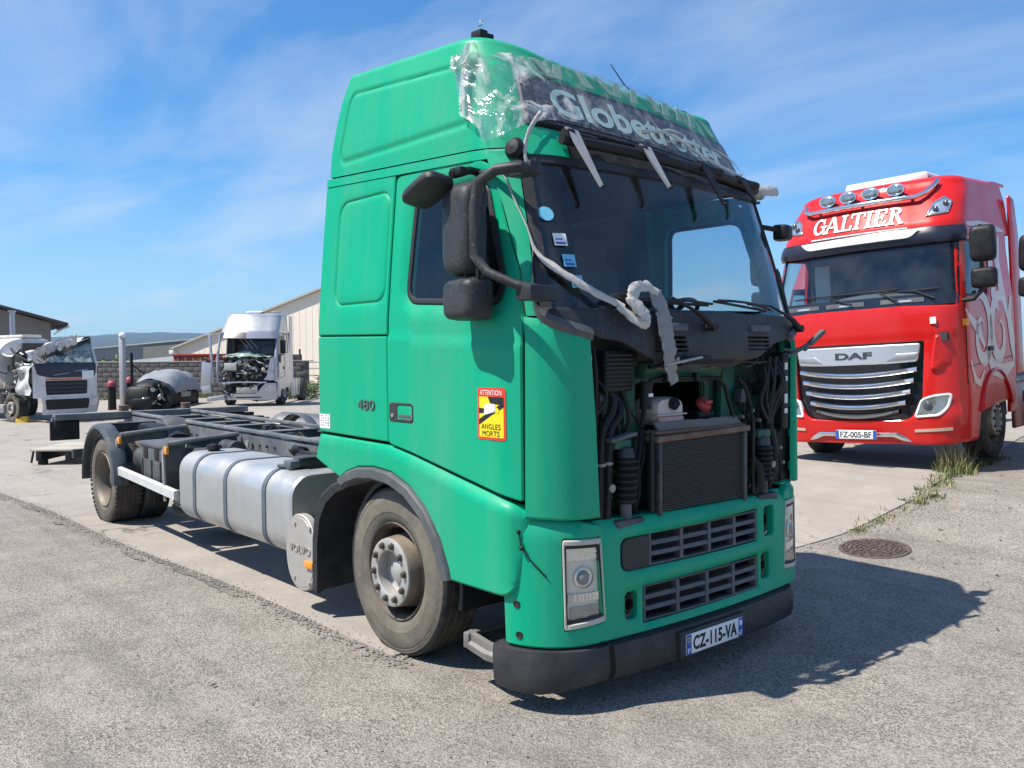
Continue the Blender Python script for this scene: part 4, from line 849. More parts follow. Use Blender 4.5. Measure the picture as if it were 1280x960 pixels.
# cab suspension units
for sg, zt_, yy in ((-1, 1.275, -0.62), (1, 1.25, 0.655)):
    b = MB(); prof = []
    nb = 7
    for i in range(nb):
        z = 1.03+(zt_-1.03)*i/nb; h = (zt_-1.03)/nb; prof += [(0.046, z), (0.062, z+h*0.3), (0.062, z+h*0.6), (0.046, z+h*0.95)]
    b.lathe(prof, (-0.085, yy, 0), (0, 0, 1), 20); su = part(b, 'cab_spring', BLACK)
    b = MB(); b.cyl((-0.085, yy, 0.90), (-0.085, yy, 1.04), 0.033, None, 14); b.box((-0.10, yy, 0.925), (0.12, 0.22, 0.05), None, 0.015); b.cyl((-0.085, yy, zt_), (-0.085, yy, zt_+0.05), 0.05, 0.04, 14); part(b, 'spring_seat', CHASSIS, su, kind='stuff')
    b = MB(); b.box((-0.13, yy+sg*0.02, zt_+0.07), (0.10, 0.13, 0.05), None, 0.01); part(b, 'upper_bracket', GREEN_IN, su); b = MB(); b.box((-0.14, yy+sg*0.11, 1.12), (0.05, 0.09, 0.14), None, 0.01); part(b, 'suspension_bracket', GREEN, su)
    b = MB(); q = Vector((-0.105, yy+sg*0.11, 1.12)); b.cyl(q, q+Vector((0.03, 0, 0)), 0.022, None, 10); part(b, 'bracket_bolt', ALU_DIRTY, su)
# slatted intake box, right side
b = MB(); b.box((-0.20, -0.63, 1.735), (0.16, 0.22, 0.22), None, 0.01); vb = part(b, 'intake_box', BLACK)
for i in range(9):
    b = MB(); b.box((-0.118, -0.63, 1.645+i*0.022), (0.012, 0.205, 0.008), Matrix.Rotation(0.5, 3, 'Y')); part(b, 'intake_slat', DGREY, vb)
# hoses
def hose(pts, r, name='hose', m_=BLACK):
    P = [Vector(p) for p in pts]; out_ = []
    for i in range(len(P)-1):
        p0 = P[max(0, i-1)]; p1 = P[i]; p2 = P[i+1]; p3 = P[min(len(P)-1, i+2)]
        for k in range(5):
            t = k/5; out_.append(0.5*((2*p1)+(p2-p0)*t+(2*p0-5*p1+4*p2-p3)*t*t+(-p0+3*p1-3*p2+p3)*t**3))
    out_.append(P[-1]); q = MB(); q.tube(out_, r, 8); return part(q, name, m_)
hose([(-0.12, -0.79, 0.93), (-0.11, -0.79, 1.25), (-0.12, -0.76, 1.42), (-0.13, -0.68, 1.52), (-0.14, -0.66, 1.60), (-0.2, -0.72, 1.66)], 0.024)
hose([(-0.11, -0.74, 0.93), (-0.10, -0.735, 1.25), (-0.11, -0.71, 1.42), (-0.13, -0.62, 1.50), (-0.16, -0.60, 1.58), (-0.2, -0.64, 1.62)], 0.022)
hose([(-0.15, -0.80, 1.86), (-0.13, -0.80, 1.72), (-0.14, -0.79, 1.50), (-0.14, -0.80, 1.30)], 0.014)
hose([(-0.10, 0.54, 1.18), (-0.06, 0.57, 1.12), (-0.06, 0.585, 1.02), (-0.09, 0.55, 0.96)], 0.030)
hose([(-0.13, 0.79, 1.38), (-0.10, 0.80, 1.22), (-0.10, 0.795, 1.08), (-0.14, 0.78, 0.95)], 0.026)
hose([(-0.12, 0.44, 1.68), (-0.10, 0.50, 1.60), (-0.09, 0.545, 1.45), (-0.10, 0.56, 1.30)], 0.012)
hose([(-0.15, 0.42, 1.80), (-0.10, 0.46, 1.745), (-0.10, 0.55, 1.755), (-0.13, 0.66, 1.79)], 0.014)
for k in range(10):
    y = 0.70+0.022*k*0.9; hose([(-0.12+rnd.uniform(-.02, .02), y+rnd.uniform(-.02, .02), 1.80), (-0.09+rnd.uniform(-.02, .02), y+rnd.uniform(-.05, .05), 1.66), (-0.10, y+rnd.uniform(-.06, .06), 1.52), (-0.12, 0.79+rnd.uniform(-.04, .04), 1.38)], rnd.uniform(0.006, 0.014), 'cable', rnd.choice((BLACK, BLACK, DGREY, RUBBER)))
for k in range(6):
    hose([(-0.14, -0.48+0.02*k, 1.40), (-0.10, -0.50+rnd.uniform(-.04, .04), 1.24), (-0.10, -0.52+rnd.uniform(-.03, .03), 1.08), (-0.13, -0.50, 0.96)], rnd.uniform(0.006, 0.012), 'cable', BLACK)
b = MB()
for z in (1.245, 1.25): b.lathe([(0.026, -0.008), (0.029, 0), (0.026, 0.008)], (-0.105, -0.79 if z < 1.248 else -0.735, z), (0, 0, 1), 12)
part(b, 'hose_clip', ALU_DIRTY)
b = MB(); b.box((-0.08, -0.66, 1.385), (0.06, 0.20, 0.022), Matrix.Rotation(0.15, 3, 'X'), 0.006); part(b, 'grey_bracket', MGREY)
b = MB(); b.box((-0.15, -0.855, 1.60), (0.06, 0.05, 0.46), None, 0.01); fz = part(b, 'fuse_box', BLACK)
for z in (1.79, 1.55):
    b = MB(); b.box((-0.118, -0.855, z), (0.003, 0.03, 0.05)); part(b, 'fuse_label', PAPER, fz)
b = MB(); b.box((-0.16, 0.955, 1.58), (0.10, 0.075, 0.50), None, 0.015); fz = part(b, 'fuse_box', BLACK)
for z, h_ in ((1.74, 0.045), (1.66, 0.03), (1.53, 0.06), (1.45, 0.03)):
    b = MB(); b.box((-0.1085, 0.955, z), (0.003, 0.032, h_)); part(b, 'fuse_label', PAPER, fz)
b = MB(); b.cyl((-0.10, -0.44, 1.52), (-0.10, -0.43, 1.66), 0.034, 0.032, 14); b.lathe([(0.036, 0), (0.040, 0.01), (0.036, 0.02)], (-0.10, -0.43, 1.655), (0, 0.07, 1), 14); fn_ = part(b, 'filler_neck', BLACK)
b = MB(); b.box((-0.066, -0.435, 1.60), (0.004, 0.035, 0.018)); part(b, 'neck_label', PAPER, fn_)
# left-hand side flange and strut
b = MB(); b.bar((-0.165, 1.13, 0.97), (-0.165, 1.11, 1.86), 0.05, 0.05, 0.01, (1, 0, 0))
for z in (1.08, 1.30, 1.5): b.box((-0.15, 1.085, z), (0.02, 0.06, 0.06), None, 0.006)
part(b, 'side_flange', GREEN)
b = MB(); b.box((-0.20, 1.00, 1.20), (0.06, 0.22, 0.42), None, 0.02); b.box((-0.22, 1.02, 1.0), (0.12, 0.2, 0.12), None, 0.03); part(b, 'side_bracket', BLACK)
b = MB(); b.bar((-0.02, 0.82, 1.80), (0.03, 1.01, 1.885), 0.028, 0.022, 0.004); b.bar((0.03, 1.0, 1.88), (0.06, 1.12, 1.965), 0.038, 0.030, 0.006); b.ball((0.02, 0.965, 1.855), 0.02); b.tube([(0.02, 0.965, 1.855), (0.0, 0.86, 1.84), (-0.02, 0.78, 1.85)], 0.007, 6); part(b, 'grille_strut', MGREY)
b = MB(); b.bar((0.03, -0.42, 1.765), (0.05, -0.14, 1.805), 0.025, 0.014, 0.004); b.box((0.03, -0.40, 1.78), (0.012, 0.012, 0.03)); b.box((0.035, -0.33, 1.79), (0.012, 0.012, 0.03)); part(b, 'hinge_bar', ALU_DIRTY)
b = MB(); b.bar((0.02, -0.30, 1.765), (0.04, -0.05, 1.808), 0.04, 0.02, 0.004); part(b, 'hinge_arm', BLACK)
# more of the crammed bay: wiring, clips, small boxes, brackets
br_ = random.Random(5)
for side, (y0, y1) in (('r', (-0.84, -0.44)), ('l', (0.50, 1.0))):
    for k in range(26):
        yy = br_.uniform(y0, y1); z1 = br_.uniform(1.15, 1.85); z0 = z1-br_.uniform(0.15, 0.5)
        hose([(-0.20+br_.uniform(-.05, .05), yy, z1), (-0.15+br_.uniform(-.05, .04), yy+br_.uniform(-.06, .06), (z0+z1)/2), (-0.20+br_.uniform(-.05, .05), yy+br_.uniform(-.09, .09), max(0.93, z0))], br_.uniform(0.004, 0.013), 'cable', br_.choice((BLACK, BLACK, RUBBER, DGREY, CHASSIS)))
    for k in range(14):
        b = MB(); yy = br_.uniform(y0, y1); zz_ = br_.uniform(0.95, 1.8); b.box((-0.22+br_.uniform(-.04, .05), yy, zz_), (0.06, br_.uniform(0.04, 0.11), br_.uniform(0.03, 0.10)), Matrix.Rotation(br_.uniform(-.3, .3), 3, 'X'), 0.008); part(b, br_.choice(('relay_box', 'connector', 'clamp')), br_.choice((BLACK, DGREY, CHASSIS, MGREY, CHASSIS_L)))
    for k in range(8):
        b = MB(); yy = br_.uniform(y0, y1); zz_ = br_.uniform(0.95, 1.8); b.cyl((-0.17, yy, zz_), (-0.14, yy, zz_), 0.011, None, 8); part(b, 'clip', ALU_DIRTY)
for k in range(5):
    y0 = -0.25+0.12*k; hose([(-0.2, y0, 1.79), (-0.15, y0+br_.uniform(-.1, .1), 1.745), (-0.16, y0+0.14, 1.78)], 0.007, 'cable', BLACK)
# front cross member under the radiator and dark engine mass
b = MB(); b.box((-0.20, 0, 0.90), (0.20, 1.5, 0.10), None, 0.02); b.box((-0.35, 0, 0.55), (0.25, 1.3, 0.35), None, 0.03); part(b, 'front_crossmember', CHASSIS)
b = MB(); b.box((-1.35, 0, 0.85), (1.7, 0.80, 0.85), None, 0.06); b.box((-1.2, 0, 0.42), (0.9, 0.42, 0.3), None, 0.05); part(b, 'engine', BLACK)
# plastic strip dangling from the windscreen
def ribbon(pts, wd_, name, flat=0.38):
    P = [Vector(p) for p in pts]; Q = []
    for i in range(len(P)-1):
        p0 = P[max(0, i-1)]; p1 = P[i]; p2 = P[i+1]; p3 = P[min(len(P)-1, i+2)]
        for k in range(6):
            t = k/6; Q.append(0.5*((2*p1)+(p2-p0)*t+(2*p0-5*p1+4*p2-p3)*t*t+(-p0+3*p1-3*p2+p3)*t**3))
    Q.append(P[-1]); rings_ = []; n_ = len(Q)
    for i, p in enumerate(Q):
        t_ = (Q[min(i+1, n_-1)]-Q[max(i-1, 0)]).normalized(); u = t_.cross(Vector((1, 0, 0.2))).normalized(); v = t_.cross(u)
        w_ = wd_(i/(n_-1)) if callable(wd_) else wd_; ring = []
        for k in range(10):
            a = 2*PI*k/10; rr_ = 1+0.55*noise.noise(Vector((i*0.75, k*1.3, w_*50)))
            ring.append(p+u*math.cos(a)*w_*rr_+v*math.sin(a)*w_*flat*rr_)
        rings_.append(ring)
    q = MB(); q.loft(rings_, True, True, True); return q
ps = thing('plastic_strip', 'crumpled pale plastic strip hanging knotted down the windscreen of the green truck', 'plastic strip', (0, 0, 0))
pw = lambda y, z, d: s_front(y, z, d)
b = ribbon([pw(-1.125, 2.80, 0.02), pw(-1.115, 2.62, 0.02), pw(-1.10, 2.48, 0.022), pw(-1.085, 2.33, 0.025), pw(-0.99, 2.22, 0.03), pw(-0.86, 2.13, 0.04), pw(-0.70, 2.055, 0.06)], lambda t: 0.006+0.016*sstep(0.35, 0.6, t)-0.004*sstep(.8, 1, t), 's'); part(b, 'upper_run', FILM_R, ps)
b = ribbon([pw(-0.74, 2.06, 0.06), pw(-0.66, 1.99, 0.08), pw(-0.60, 1.975, 0.09), pw(-0.61, 2.02, 0.10), pw(-0.66, 2.07, 0.09), pw(-0.63, 2.13, 0.08), pw(-0.53, 2.165, 0.07), pw(-0.45, 2.13, 0.07)], lambda t: 0.020+0.020*math.sin(PI*t), 's'); part(b, 'knot', FILM_R, ps)
b = ribbon([pw(-0.46, 2.14, 0.06), pw(-0.43, 2.05, 0.06), pw(-0.42, 1.95, 0.05), pw(-0.40, 1.84, 0.05), pw(-0.38, 1.75, 0.04), pw(-0.35, 1.665, 0.04)], lambda t: 0.036+0.024*math.sin(PI*min(1, 0.15+t*0.85)), 's', 0.13); part(b, 'lower_run', mat('grey plastic strip', (0.24, 0.23, 0.215), 0.4, var=0.3, vscale=25, bump=0.5, bscale=30), ps)
# ================================================================== wheels
def tyre_prof(R_, hw_):
    k = R_/0.51; h = hw_/0.15
    P = [(0.292, -0.115), (0.31, -0.13), (0.345, -0.145), (0.36, -0.150), (0.42, -0.150), (0.458, -0.146), (0.468, -0.142), (0.485, -0.138), (0.498, -0.130), (0.507, -0.118)]
    for c_ in (-0.075, -0.025, 0.025, 0.075): P += [(0.509, c_-0.006), (0.496, c_-0.004), (0.496, c_+0.004), (0.509, c_+0.006)]
    P += [(0.507, 0.118), (0.498, 0.130), (0.487, 0.137), (0.484, 0.1365), (0.470, 0.143), (0.466, 0.1405), (0.458, 0.146), (0.42, 0.150), (0.365, 0.1505), (0.36, 0.1475), (0.345, 0.146), (0.31, 0.13), (0.292, 0.115)]
    return [(r*k if r > 0.33 else 0.292+(r-0.292)*k, x*h) for r, x in P]
def wheel(parent, c, out_, R_=0.51, hw_=0.15, kind='front', n=64, tm=None, nuts=True):
    """tyre as the part, rim, hub and nuts as its sub-parts; axis along y, out_ = -1 or 1 is the outward side"""
    ax = (0, out_, 0); c = Vector(c)
    b = MB(); b.lathe(tyre_prof(R_, hw_), c, ax, n, True); ty = part(b, 'wheel', tm or TYRE, parent, ang=30)
    if not tm:
        k_ = R_/0.51; h_ = hw_/0.15; tp = [(0.488, -0.137), (0.502, -0.131), (0.512, -0.116)]
        for c_ in (-0.075, -0.025, 0.025, 0.075): tp += [(0.5125, c_-0.007), (0.500, c_-0.005), (0.500, c_+0.005), (0.5125, c_+0.007)]
        tp += [(0.512, 0.116), (0.502, 0.1305), (0.494, 0.1345)]
        b = MB(); b.lathe([(r*k_, x*h_) for r, x in tp], c, ax, n); part(b, 'tread', TREAD, ty, ang=30)
    if kind == 'front':
        b = MB(); b.lathe([(0.292, 0.115), (0.302, 0.128), (0.296, 0.136), (0.282, 0.122), (0.270, 0.10), (0.262, 0.055), (0.272, 0.0), (0.27, -0.1), (0.29, -0.12)], c, ax, n); part(b, 'rim', RIMDARK, ty)
        b = MB(); b.lathe([(0.264, -0.035), (0.252, -0.028), (0.232, 0.020), (0.219, 0.085), (0.212, 0.150), (0.208, 0.165)], c, ax, n); part(b, 'rim_dish', STEEL if kind == 'x' else mat('mud stained dish', (0.26, 0.21, 0.16), 0.6, metal=0.3, var=0.3, vscale=7, bump=0.15, dirt=((0.10, 0.075, 0.055), 0.8, 5)), ty)
        b = MB(); b.lathe([(0.209, 0.160), (0.207, 0.174), (0.204, 0.176), (0.138, 0.176), (0.132, 0.172), (0.131, 0.10), (0.120, 0.092), (0.075, 0.088), (0.068, 0.12), (0.050, 0.132), (0.0, 0.135)], c, ax, n); part(b, 'hub', STEEL, ty)
        if nuts:
            nb = None
            for i in range(8):
                a = 2*PI*(i+0.3)/8; q = c+Vector((math.cos(a)*0.229, out_*0.035, math.sin(a)*0.229)); nr = Vector((math.cos(a)*0.85, out_*0.5, math.sin(a)*0.85)).normalized()
                b = MB(); b.cyl(q-nr*0.005, q+nr*0.010, 0.026, None, 12); part(b, 'hand_hole', INK, ty)
            for i in range(10):
                a = 2*PI*i/10+0.1; q = c+Vector((math.cos(a)*0.1675, out_*0.176, math.sin(a)*0.1675))
                if nb is None:
                    b = MB(); b.lathe([(0.024, 0), (0.024, 0.004), (0.018, 0.006)], (0, 0, 0), ax, 6); b.cyl((0, 0, 0), (0, out_*0.020, 0), 0.0175, None, 6); b.cyl((0, out_*0.020, 0), (0, out_*0.026, 0), 0.011, None, 10); nb = part(b, 'wheel_nut', mat('dark nut', (0.075, 0.062, 0.050), 0.5, metal=0.5, dirt=(DUST, 0.4, 20)), ty, loc=q)
                else: o = nb.copy(); C.objects.link(o); o.location = q; o.parent = ty
    else:
        b = MB(); b.lathe([(0.292, 0.115), (0.302, 0.128), (0.296, 0.136), (0.280, 0.118), (0.262, 0.085), (0.256, 0.0), (0.245, -0.05), (0.16, -0.075), (0.13, -0.06), (0.125, 0.02), (0.10, 0.035), (0.0, 0.035)], c, ax, n); part(b, 'rim', mat('tan dusty rim', (0.17, 0.145, 0.115), 0.55, metal=0.4, var=0.25, dirt=((0.30, 0.25, 0.19), 0.6, 5)), ty)
        b = MB()
        for i in range(10):
            a = 2*PI*i/10; q = c+Vector((math.cos(a)*0.1675, out_*-0.075, math.sin(a)*0.1675)); b.cyl(q, q+Vector((0, out_*0.05, 0)), 0.016, None, 6)
        if nuts: part(b, 'wheel_nut', RIMDARK, ty)
    return ty
FX, RX, RR = -1.465, -7.34, 0.475
wheel(T, (FX, -1.05, 0.505), -1, 0.512); wheel(T, (FX, 1.05, 0.505), 1, 0.512, n=32, nuts=False)
wheel(T, (RX, -1.07, RR), -1, 0.478, 0.14, 'rear'); wheel(T, (RX, -0.74, RR), -1, 0.478, 0.14, 'rear', 40, nuts=False); wheel(T, (RX, 1.07, RR), 1, 0.478, 0.14, 'rear', 32, nuts=False); wheel(T, (RX, 0.74, RR), 1, 0.478, 0.14, 'rear', 32, nuts=False)
b = MB(); b.cyl((FX, -0.95, 0.45), (FX, 0.95, 0.45), 0.07); b.cyl((RX, -1.0, RR), (RX, 1.0, RR), 0.11); b.ball((RX, 0, RR), (0.26, 0.24, 0.26)); b.cyl((RX, 0, RR), (-2.5, 0, 0.78), 0.06); part(b, 'axle', CHASSIS)
# rear tread blocks
b = MB()
for i in range(56):
    a = 2*PI*i/56
    for h, sh in ((-0.118, 0), (0.118, 0.5)):
        a2 = a+sh*2*PI/56; q = Vector((RX+0.470*math.cos(a2), -1.07+h, RR+0.470*math.sin(a2))); rot = Matrix.Rotation(-a2+PI/2, 3, 'Y'); b.box(q, (0.032, 0.045, 0.022), rot)
part(b, 'tread_blocks', TREAD, kind='stuff')
# ================================================================== chassis
def rail(sg):
    b = MB(); rr = []
    for x, z1 in ((-0.55, 1.00), (-2.5, 1.03), (-3.9, 1.04), (-5.5, 1.055), (-9.15, 1.075)):
        y0, y1 = sg*0.42, sg*0.34; h = 0.27
        rr.append([Vector((x, y0, z1)), Vector((x, y0, z1-h)), Vector((x, y1, z1-h)), Vector((x, y1, z1-h+0.012)), Vector((x, y0-sg*0.012, z1-h+0.012)), Vector((x, y0-sg*0.012, z1-0.012)), Vector((x, y1, z1-0.012)), Vector((x, y1, z1))])
    b.loft(rr, True, True, True); r_ = part(b, 'frame_rail', CHASSIS_L)
    b = MB()
    for i in range(40):
        x = -2.6-i*0.16; z = 1.03
        for dz in (-0.06, -0.20):
            if rnd.random() < 0.6: b.cyl((x, sg*0.42, z+dz), (x, sg*0.437, z+dz), 0.013, None, 6)
    part(b, 'rail_bolts', CHASSIS, r_, kind='stuff')
rail(-1); rail(1)
# upper body-support rails (swap body frame)
for sg in (-1, 1):
    b = MB(); b.box((-6.0, sg*0.385, 1.095), (6.2, 0.075, 0.032), Matrix.Rotation(0.006, 3, 'Y'), 0.006); part(b, 'support_rail', CHASSIS_L)
for x in (-2.7, -3.35, -4.3, -5.35, -6.35, -7.0, -7.75, -8.5):
    b = MB(); b.box((x, 0, 1.0), (0.09, 0.72, 0.13), None, 0.01); b.box((x, 0, 1.068), (0.16, 0.70, 0.012)); part(b, 'cross_member', CHASSIS_L if x < -4 else CHASSIS)
b = MB(); b.box((-8.9, -0.08, 1.10), (0.14, 2.50, 0.075), None, 0.008); b.box((-9.0, -0.08, 1.06), (0.06, 2.50, 0.05)); rb = part(b, 'rear_beam', CHASSIS_L)
for y_ in (-1.20, 1.12): b = MB(); b.box((-8.92, y_, 0.93), (0.04, 0.34, 0.24), None, 0.01); part(b, 'rear_mudflap', BLACK)
b = MB(); b.box((-8.9, -1.28, 1.05), (0.12, 0.10, 0.16), None, 0.02); part(b, 'beam_end', BLACK)
b = MB(); b.box((-9.0, 0, 0.62), (0.08, 2.2, 0.12), None, 0.01); b.box((-9.0, -0.5, 0.8), (0.06, 0.08, 0.4)); b.box((-9.0, 0.5, 0.8), (0.06, 0.08, 0.4)); part(b, 'underrun_bar', CHASSIS)
for x, y in ((-9.15, -0.42), (-9.2, 0.42)):
    b = MB(); b.box((x, y, 1.10), (0.22, 0.16, 0.05), None, 0.01); b.cyl((x, y, 1.12), (x, y, 1.195), 0.062, None, 18); b.cyl((x, y, 1.195), (x, y, 1.205), 0.070, 0.066, 18); part(b, 'guide_roller', RUST)
# body support arms with locks
for x, sg in ((-3.12, -1), (-3.12, 1), (-8.0, -1), (-8.0, 1)):
    b = MB(); b.box((x, sg*0.70, 1.0), (0.10, 0.60, 0.10), None, 0.008); b.box((x, sg*0.70, 1.052), (0.16, 0.56, 0.008)); sa = part(b, 'support_arm', CHASSIS)
    b = MB(); b.box((x, sg*1.03, 1.005), (0.12, 0.09, 0.06), None, 0.015); b.cyl((x-0.03, sg*1.06, 0.99), (x-0.14, sg*1.07, 0.985), 0.016, None, 8); part(b, 'lock_head', CHASSIS_L, sa)
    b = MB(); b.box((x+0.03, sg*0.97, 0.93), (0.08, 0.08, 0.10), None, 0.015); b.tube([(x+0.03, sg*0.97, 0.90), (x+0.05, sg*1.02, 0.87), (x-0.04, sg*1.06, 0.87), (x-0.10, sg*1.08, 0.875)], 0.02, 8); b.bar((x+0.03, sg*0.95, 0.90), (x+0.10, sg*0.55, 0.925), 0.06, 0.03, 0.008); part(b, 'lock_lever', BLACK, sa)
# air lines and valves between the rails
def tubep(pts, r, name, m_=BLACK): q = MB(); q.tube(pts, r, 7); return part(q, name, m_)
for k in range(5):
    y = -0.28+0.13*k; tubep([(-2.4, y, 0.96), (-3.6, y+rnd.uniform(-.05, .05), 0.95), (-5.0, y+rnd.uniform(-.08, .08), 0.93), (-6.6, y+rnd.uniform(-.06, .06), 0.96)], 0.016, 'air_line')
for x, y in ((-6.0, 0.12), (-4.9, -0.15), (-6.6, -0.2), (-3.8, 0.2)):
    b = MB(); b.box((x, y, 0.97), (0.18, 0.14, 0.12), None, 0.02); b.cyl((x, y, 1.02), (x, y, 1.08), 0.05, None, 12); b.tube([(x+0.05, y, 1.03), (x+0.14, y+0.03, 1.09), (x+0.22, y+0.08, 1.0)], 0.012, 6); part(b, 'air_valve', CHASSIS)
b = MB()
for i in range(6): b.lathe([(0.05, -0.012), (0.065, 0), (0.05, 0.012)], (-3.95+0.02*i, -0.55, 0.985), (1, 0.2, 0), 14)
b.tube([(-4.15, -0.50, 0.98), (-4.0, -0.56, 1.03), (-3.82, -0.58, 1.0), (-3.70, -0.52, 0.98)], 0.028, 8); b.cyl((-3.85, -0.60, 0.96), (-3.66, -0.60, 0.96), 0.045, None, 12); part(b, 'coupling', BLACK)
# ---- fuel tank
def tank_ring(x, s_=1.0, y0=-1.205, y1=-0.52, z0=0.345, z1=0.965, r=0.17):
    cy_, cz_ = (y0+y1)/2, (z0+z1)/2; hy, hz = (y1-y0)/2*s_, (z1-z0)/2*s_; rr_ = r*s_; P = []
    for sy, sz, a0 in ((1, 1, 0), (-1, 1, 90), (-1, -1, 180), (1, -1, 270)):
        for i in range(7):
            a = math.radians(a0+90*i/6); P.append(Vector((x, cy_+sy*(hy-rr_)+rr_*math.cos(a), cz_+sz*(hz-rr_)+rr_*math.sin(a))))
    return P
def tank(x0, x1, m_, name):
    b = MB(); b.loft([tank_ring(x0-0.012, 0.90), tank_ring(x0, 0.965), tank_ring(x0+0.02, 1.0)]+[tank_ring(lerp(x0+0.02, x1-0.02, t)) for t in arange(0, 1, 0.2)]+[tank_ring(x1-0.02, 1.0), tank_ring(x1, 0.965), tank_ring(x1-0.006, 0.93), tank_ring(x1-0.02, 0.90)], True, True, True)
    return part(b, name, m_)
tk = tank(-4.66, -2.80, ALU, 'fuel_tank'); tk2 = tank(-5.02, -4.67, mat('dull tank', (0.40, 0.41, 0.41), 0.5, metal=0.5, dirt=((0.34, 0.31, 0.26), 0.7, 4)), 'additive_tank')
for x in (-4.64, -3.97, -3.24):
    b = MB(); b.loft([[p+Vector((dx, 0, 0)) for p in [q+(q-Vector((x, -0.86, 0.655))).normalized()*e for q in tank_ring(x)]] for dx, e in ((-0.032, -0.004), (-0.030, 0.008), (-0.012, 0.009), (0, 0.005), (0.012, 0.009), (0.030, 0.008), (0.032, -0.004))], True); part(b, 'tank_strap', STRAP, tk)
b = MB(); b.cyl((-4.87, -0.93, 0.955), (-4.87, -0.93, 0.99), 0.055, 0.05, 18); b.cyl((-4.87, -0.93, 0.985), (-4.87, -0.93, 1.02), 0.072, 0.066, 18); b.box((-4.87, -0.93, 1.022), (0.12, 0.03, 0.015), None, 0.005); part(b, 'filler_cap', BLACK, tk2)
# ---- silencer end plate
b = MB(); b.cyl((-2.68, -0.5, 0.445), (-2.68, -1.17, 0.445), 0.20, None, 36); sl = part(b, 'silencer', mat('tan dusty steel', (0.36, 0.30, 0.235), 0.55, metal=0.4, var=0.2, dirt=((0.24, 0.18, 0.13), 0.6, 5)))
b = MB(); b.loft([[Vector((-2.625+rx_*math.copysign(abs(math.cos(a))**0.9, math.cos(a)), y, 0.437+rz_*math.copysign(abs(math.sin(a))**0.9, math.sin(a)))) for a in [2*PI*i/48 for i in range(48)]] for y, rx_, rz_ in ((-1.17, 0.225, 0.272), (-1.215, 0.225, 0.272), (-1.222, 0.218, 0.265), (-1.222, 0.20, 0.247), (-1.225, 0.198, 0.245))], True, False, True); ep = part(b, 'silencer_end_plate', mat('dull alloy plate', (0.50, 0.475, 0.44), 0.45, metal=0.45, var=0.1, bump=0.06, dirt=((0.34, 0.29, 0.23), 0.6, 4)), sl)
part(put_text('VOLVO', (-2.625, -1.225, 0.46), (1, 0, 0), (0, 0, 1), 0.31, 0.055, 0.007, 0.006), 'embossed_lettering', mat('alloy lettering', (0.42, 0.40, 0.37), 0.4, metal=0.5), ep)
for dx, dz in ((-0.10, 0.20), (0.12, 0.19), (-0.12, -0.19), (0.10, -0.2)):
    b = MB(); b.cyl((-2.595+dx, -1.224, 0.437+dz), (-2.595+dx, -1.236, 0.437+dz), 0.015, None, 8); part(b, 'plate_bolt', STEEL, ep)
b = MB(); b.box((-2.475, -1.235, 0.375), (0.115, 0.022, 0.05), None, 0.006); part(b, 'side_marker', ORANGE, ep)
# ---- battery carrier, brackets, side guard
for x in (-6.86, -5.44):
    b = panel(lambda y, z, d: Vector((x+d, y, z)), rpoly([(-1.17, 0.62), (-1.17, 0.985), (-1.12, 1.005), (-0.46, 1.04), (-0.46, 0.78), (-0.80, 0.62), (-1.0, 0.50)], 0.03), [rpoly([(-1.10, 0.68), (-1.10, 0.90), (-0.95, 0.93), (-0.90, 0.75)], 0.03)] if x < -6 else [], 0.2, 0.03, 0.006, 0.004); br = part(b, 'carrier_bracket', CHASSIS)
    b = MB(); b.tube([(x, -1.16, 1.0), (x, -0.8, 1.03), (x, -0.45, 1.055)], 0.026, 8); part(b, 'bracket_tube', CHASSIS_L, br)
    b = MB(); b.bar((x+0.01, -1.19, 0.46), (x-0.02, -1.19, 0.955), 0.035, 0.02, 0.004, (0, 1, 0)); part(b, 'bracket_edge', ALU_DIRTY, br)
    b = MB(); b.box((x+0.035, -1.18, 0.945), (0.075, 0.03, 0.075), None, 0.008); part(b, 'side_marker', ORANGE, br)
b = MB(); b.box((-5.93, -0.83, 0.765), (0.72, 0.62, 0.41), None, 0.05); bb = part(b, 'battery_box', MGREY)
b = MB(); b.box((-5.93, -0.83, 0.955), (0.75, 0.65, 0.05), None, 0.022); part(b, 'battery_lid', MGREY, bb)
for x in (-6.10, -5.78):
    b = MB(); b.box((x, -1.142, 0.87), (0.12, 0.012, 0.11), None, 0.005); part(b, 'battery_latch', BLACK, bb)
for x in (-6.2, -5.93, -5.68):
    b = MB(); b.box((x, -1.145, 0.70), (0.03, 0.012, 0.22), None, 0.005); part(b, 'box_rib', DGREY, bb)
b = MB(); b.cyl((-6.78, -0.66, 0.80), (-6.35, -0.66, 0.80), 0.15, None, 24); b.cyl((-6.78, -0.94, 0.74), (-6.40, -0.94, 0.74), 0.13, None, 24); part(b, 'air_tank', CHASSIS)
b = MB(); b.cyl((-5.35, -0.62, 0.93), (-5.06, -0.62, 0.93), 0.09, None, 16); b.box((-5.2, -0.8, 0.90), (0.24, 0.34, 0.12), None, 0.03); part(b, 'air_dryer', CHASSIS)
b = MB(); b.bar((-5.40, -0.50, 0.86), (-5.38, -1.0, 0.98), 0.03, 0.03); b.bar((-5.2, -0.46, 1.0), (-5.0, -0.60, 0.80), 0.03, 0.03); part(b, 'brace', CHASSIS_L)
b = MB(); b.loft([[Vector((x, -1.205, z0)), Vector((x, -1.225, z0+0.008)), Vector((x, -1.225, z0+0.082)), Vector((x, -1.205, z0+0.092)), Vector((x, -1.18, z0+0.092)), Vector((x, -1.18, z0))] for x, z0 in ((-6.87, 0.585), (-6.0, 0.548), (-5.10, 0.507))], True, True, True); sgd = part(b, 'side_guard', mat('pale alloy guard', (0.66, 0.65, 0.62), 0.45, metal=0.25, dirt=((0.40, 0.37, 0.32), 0.5, 4)))
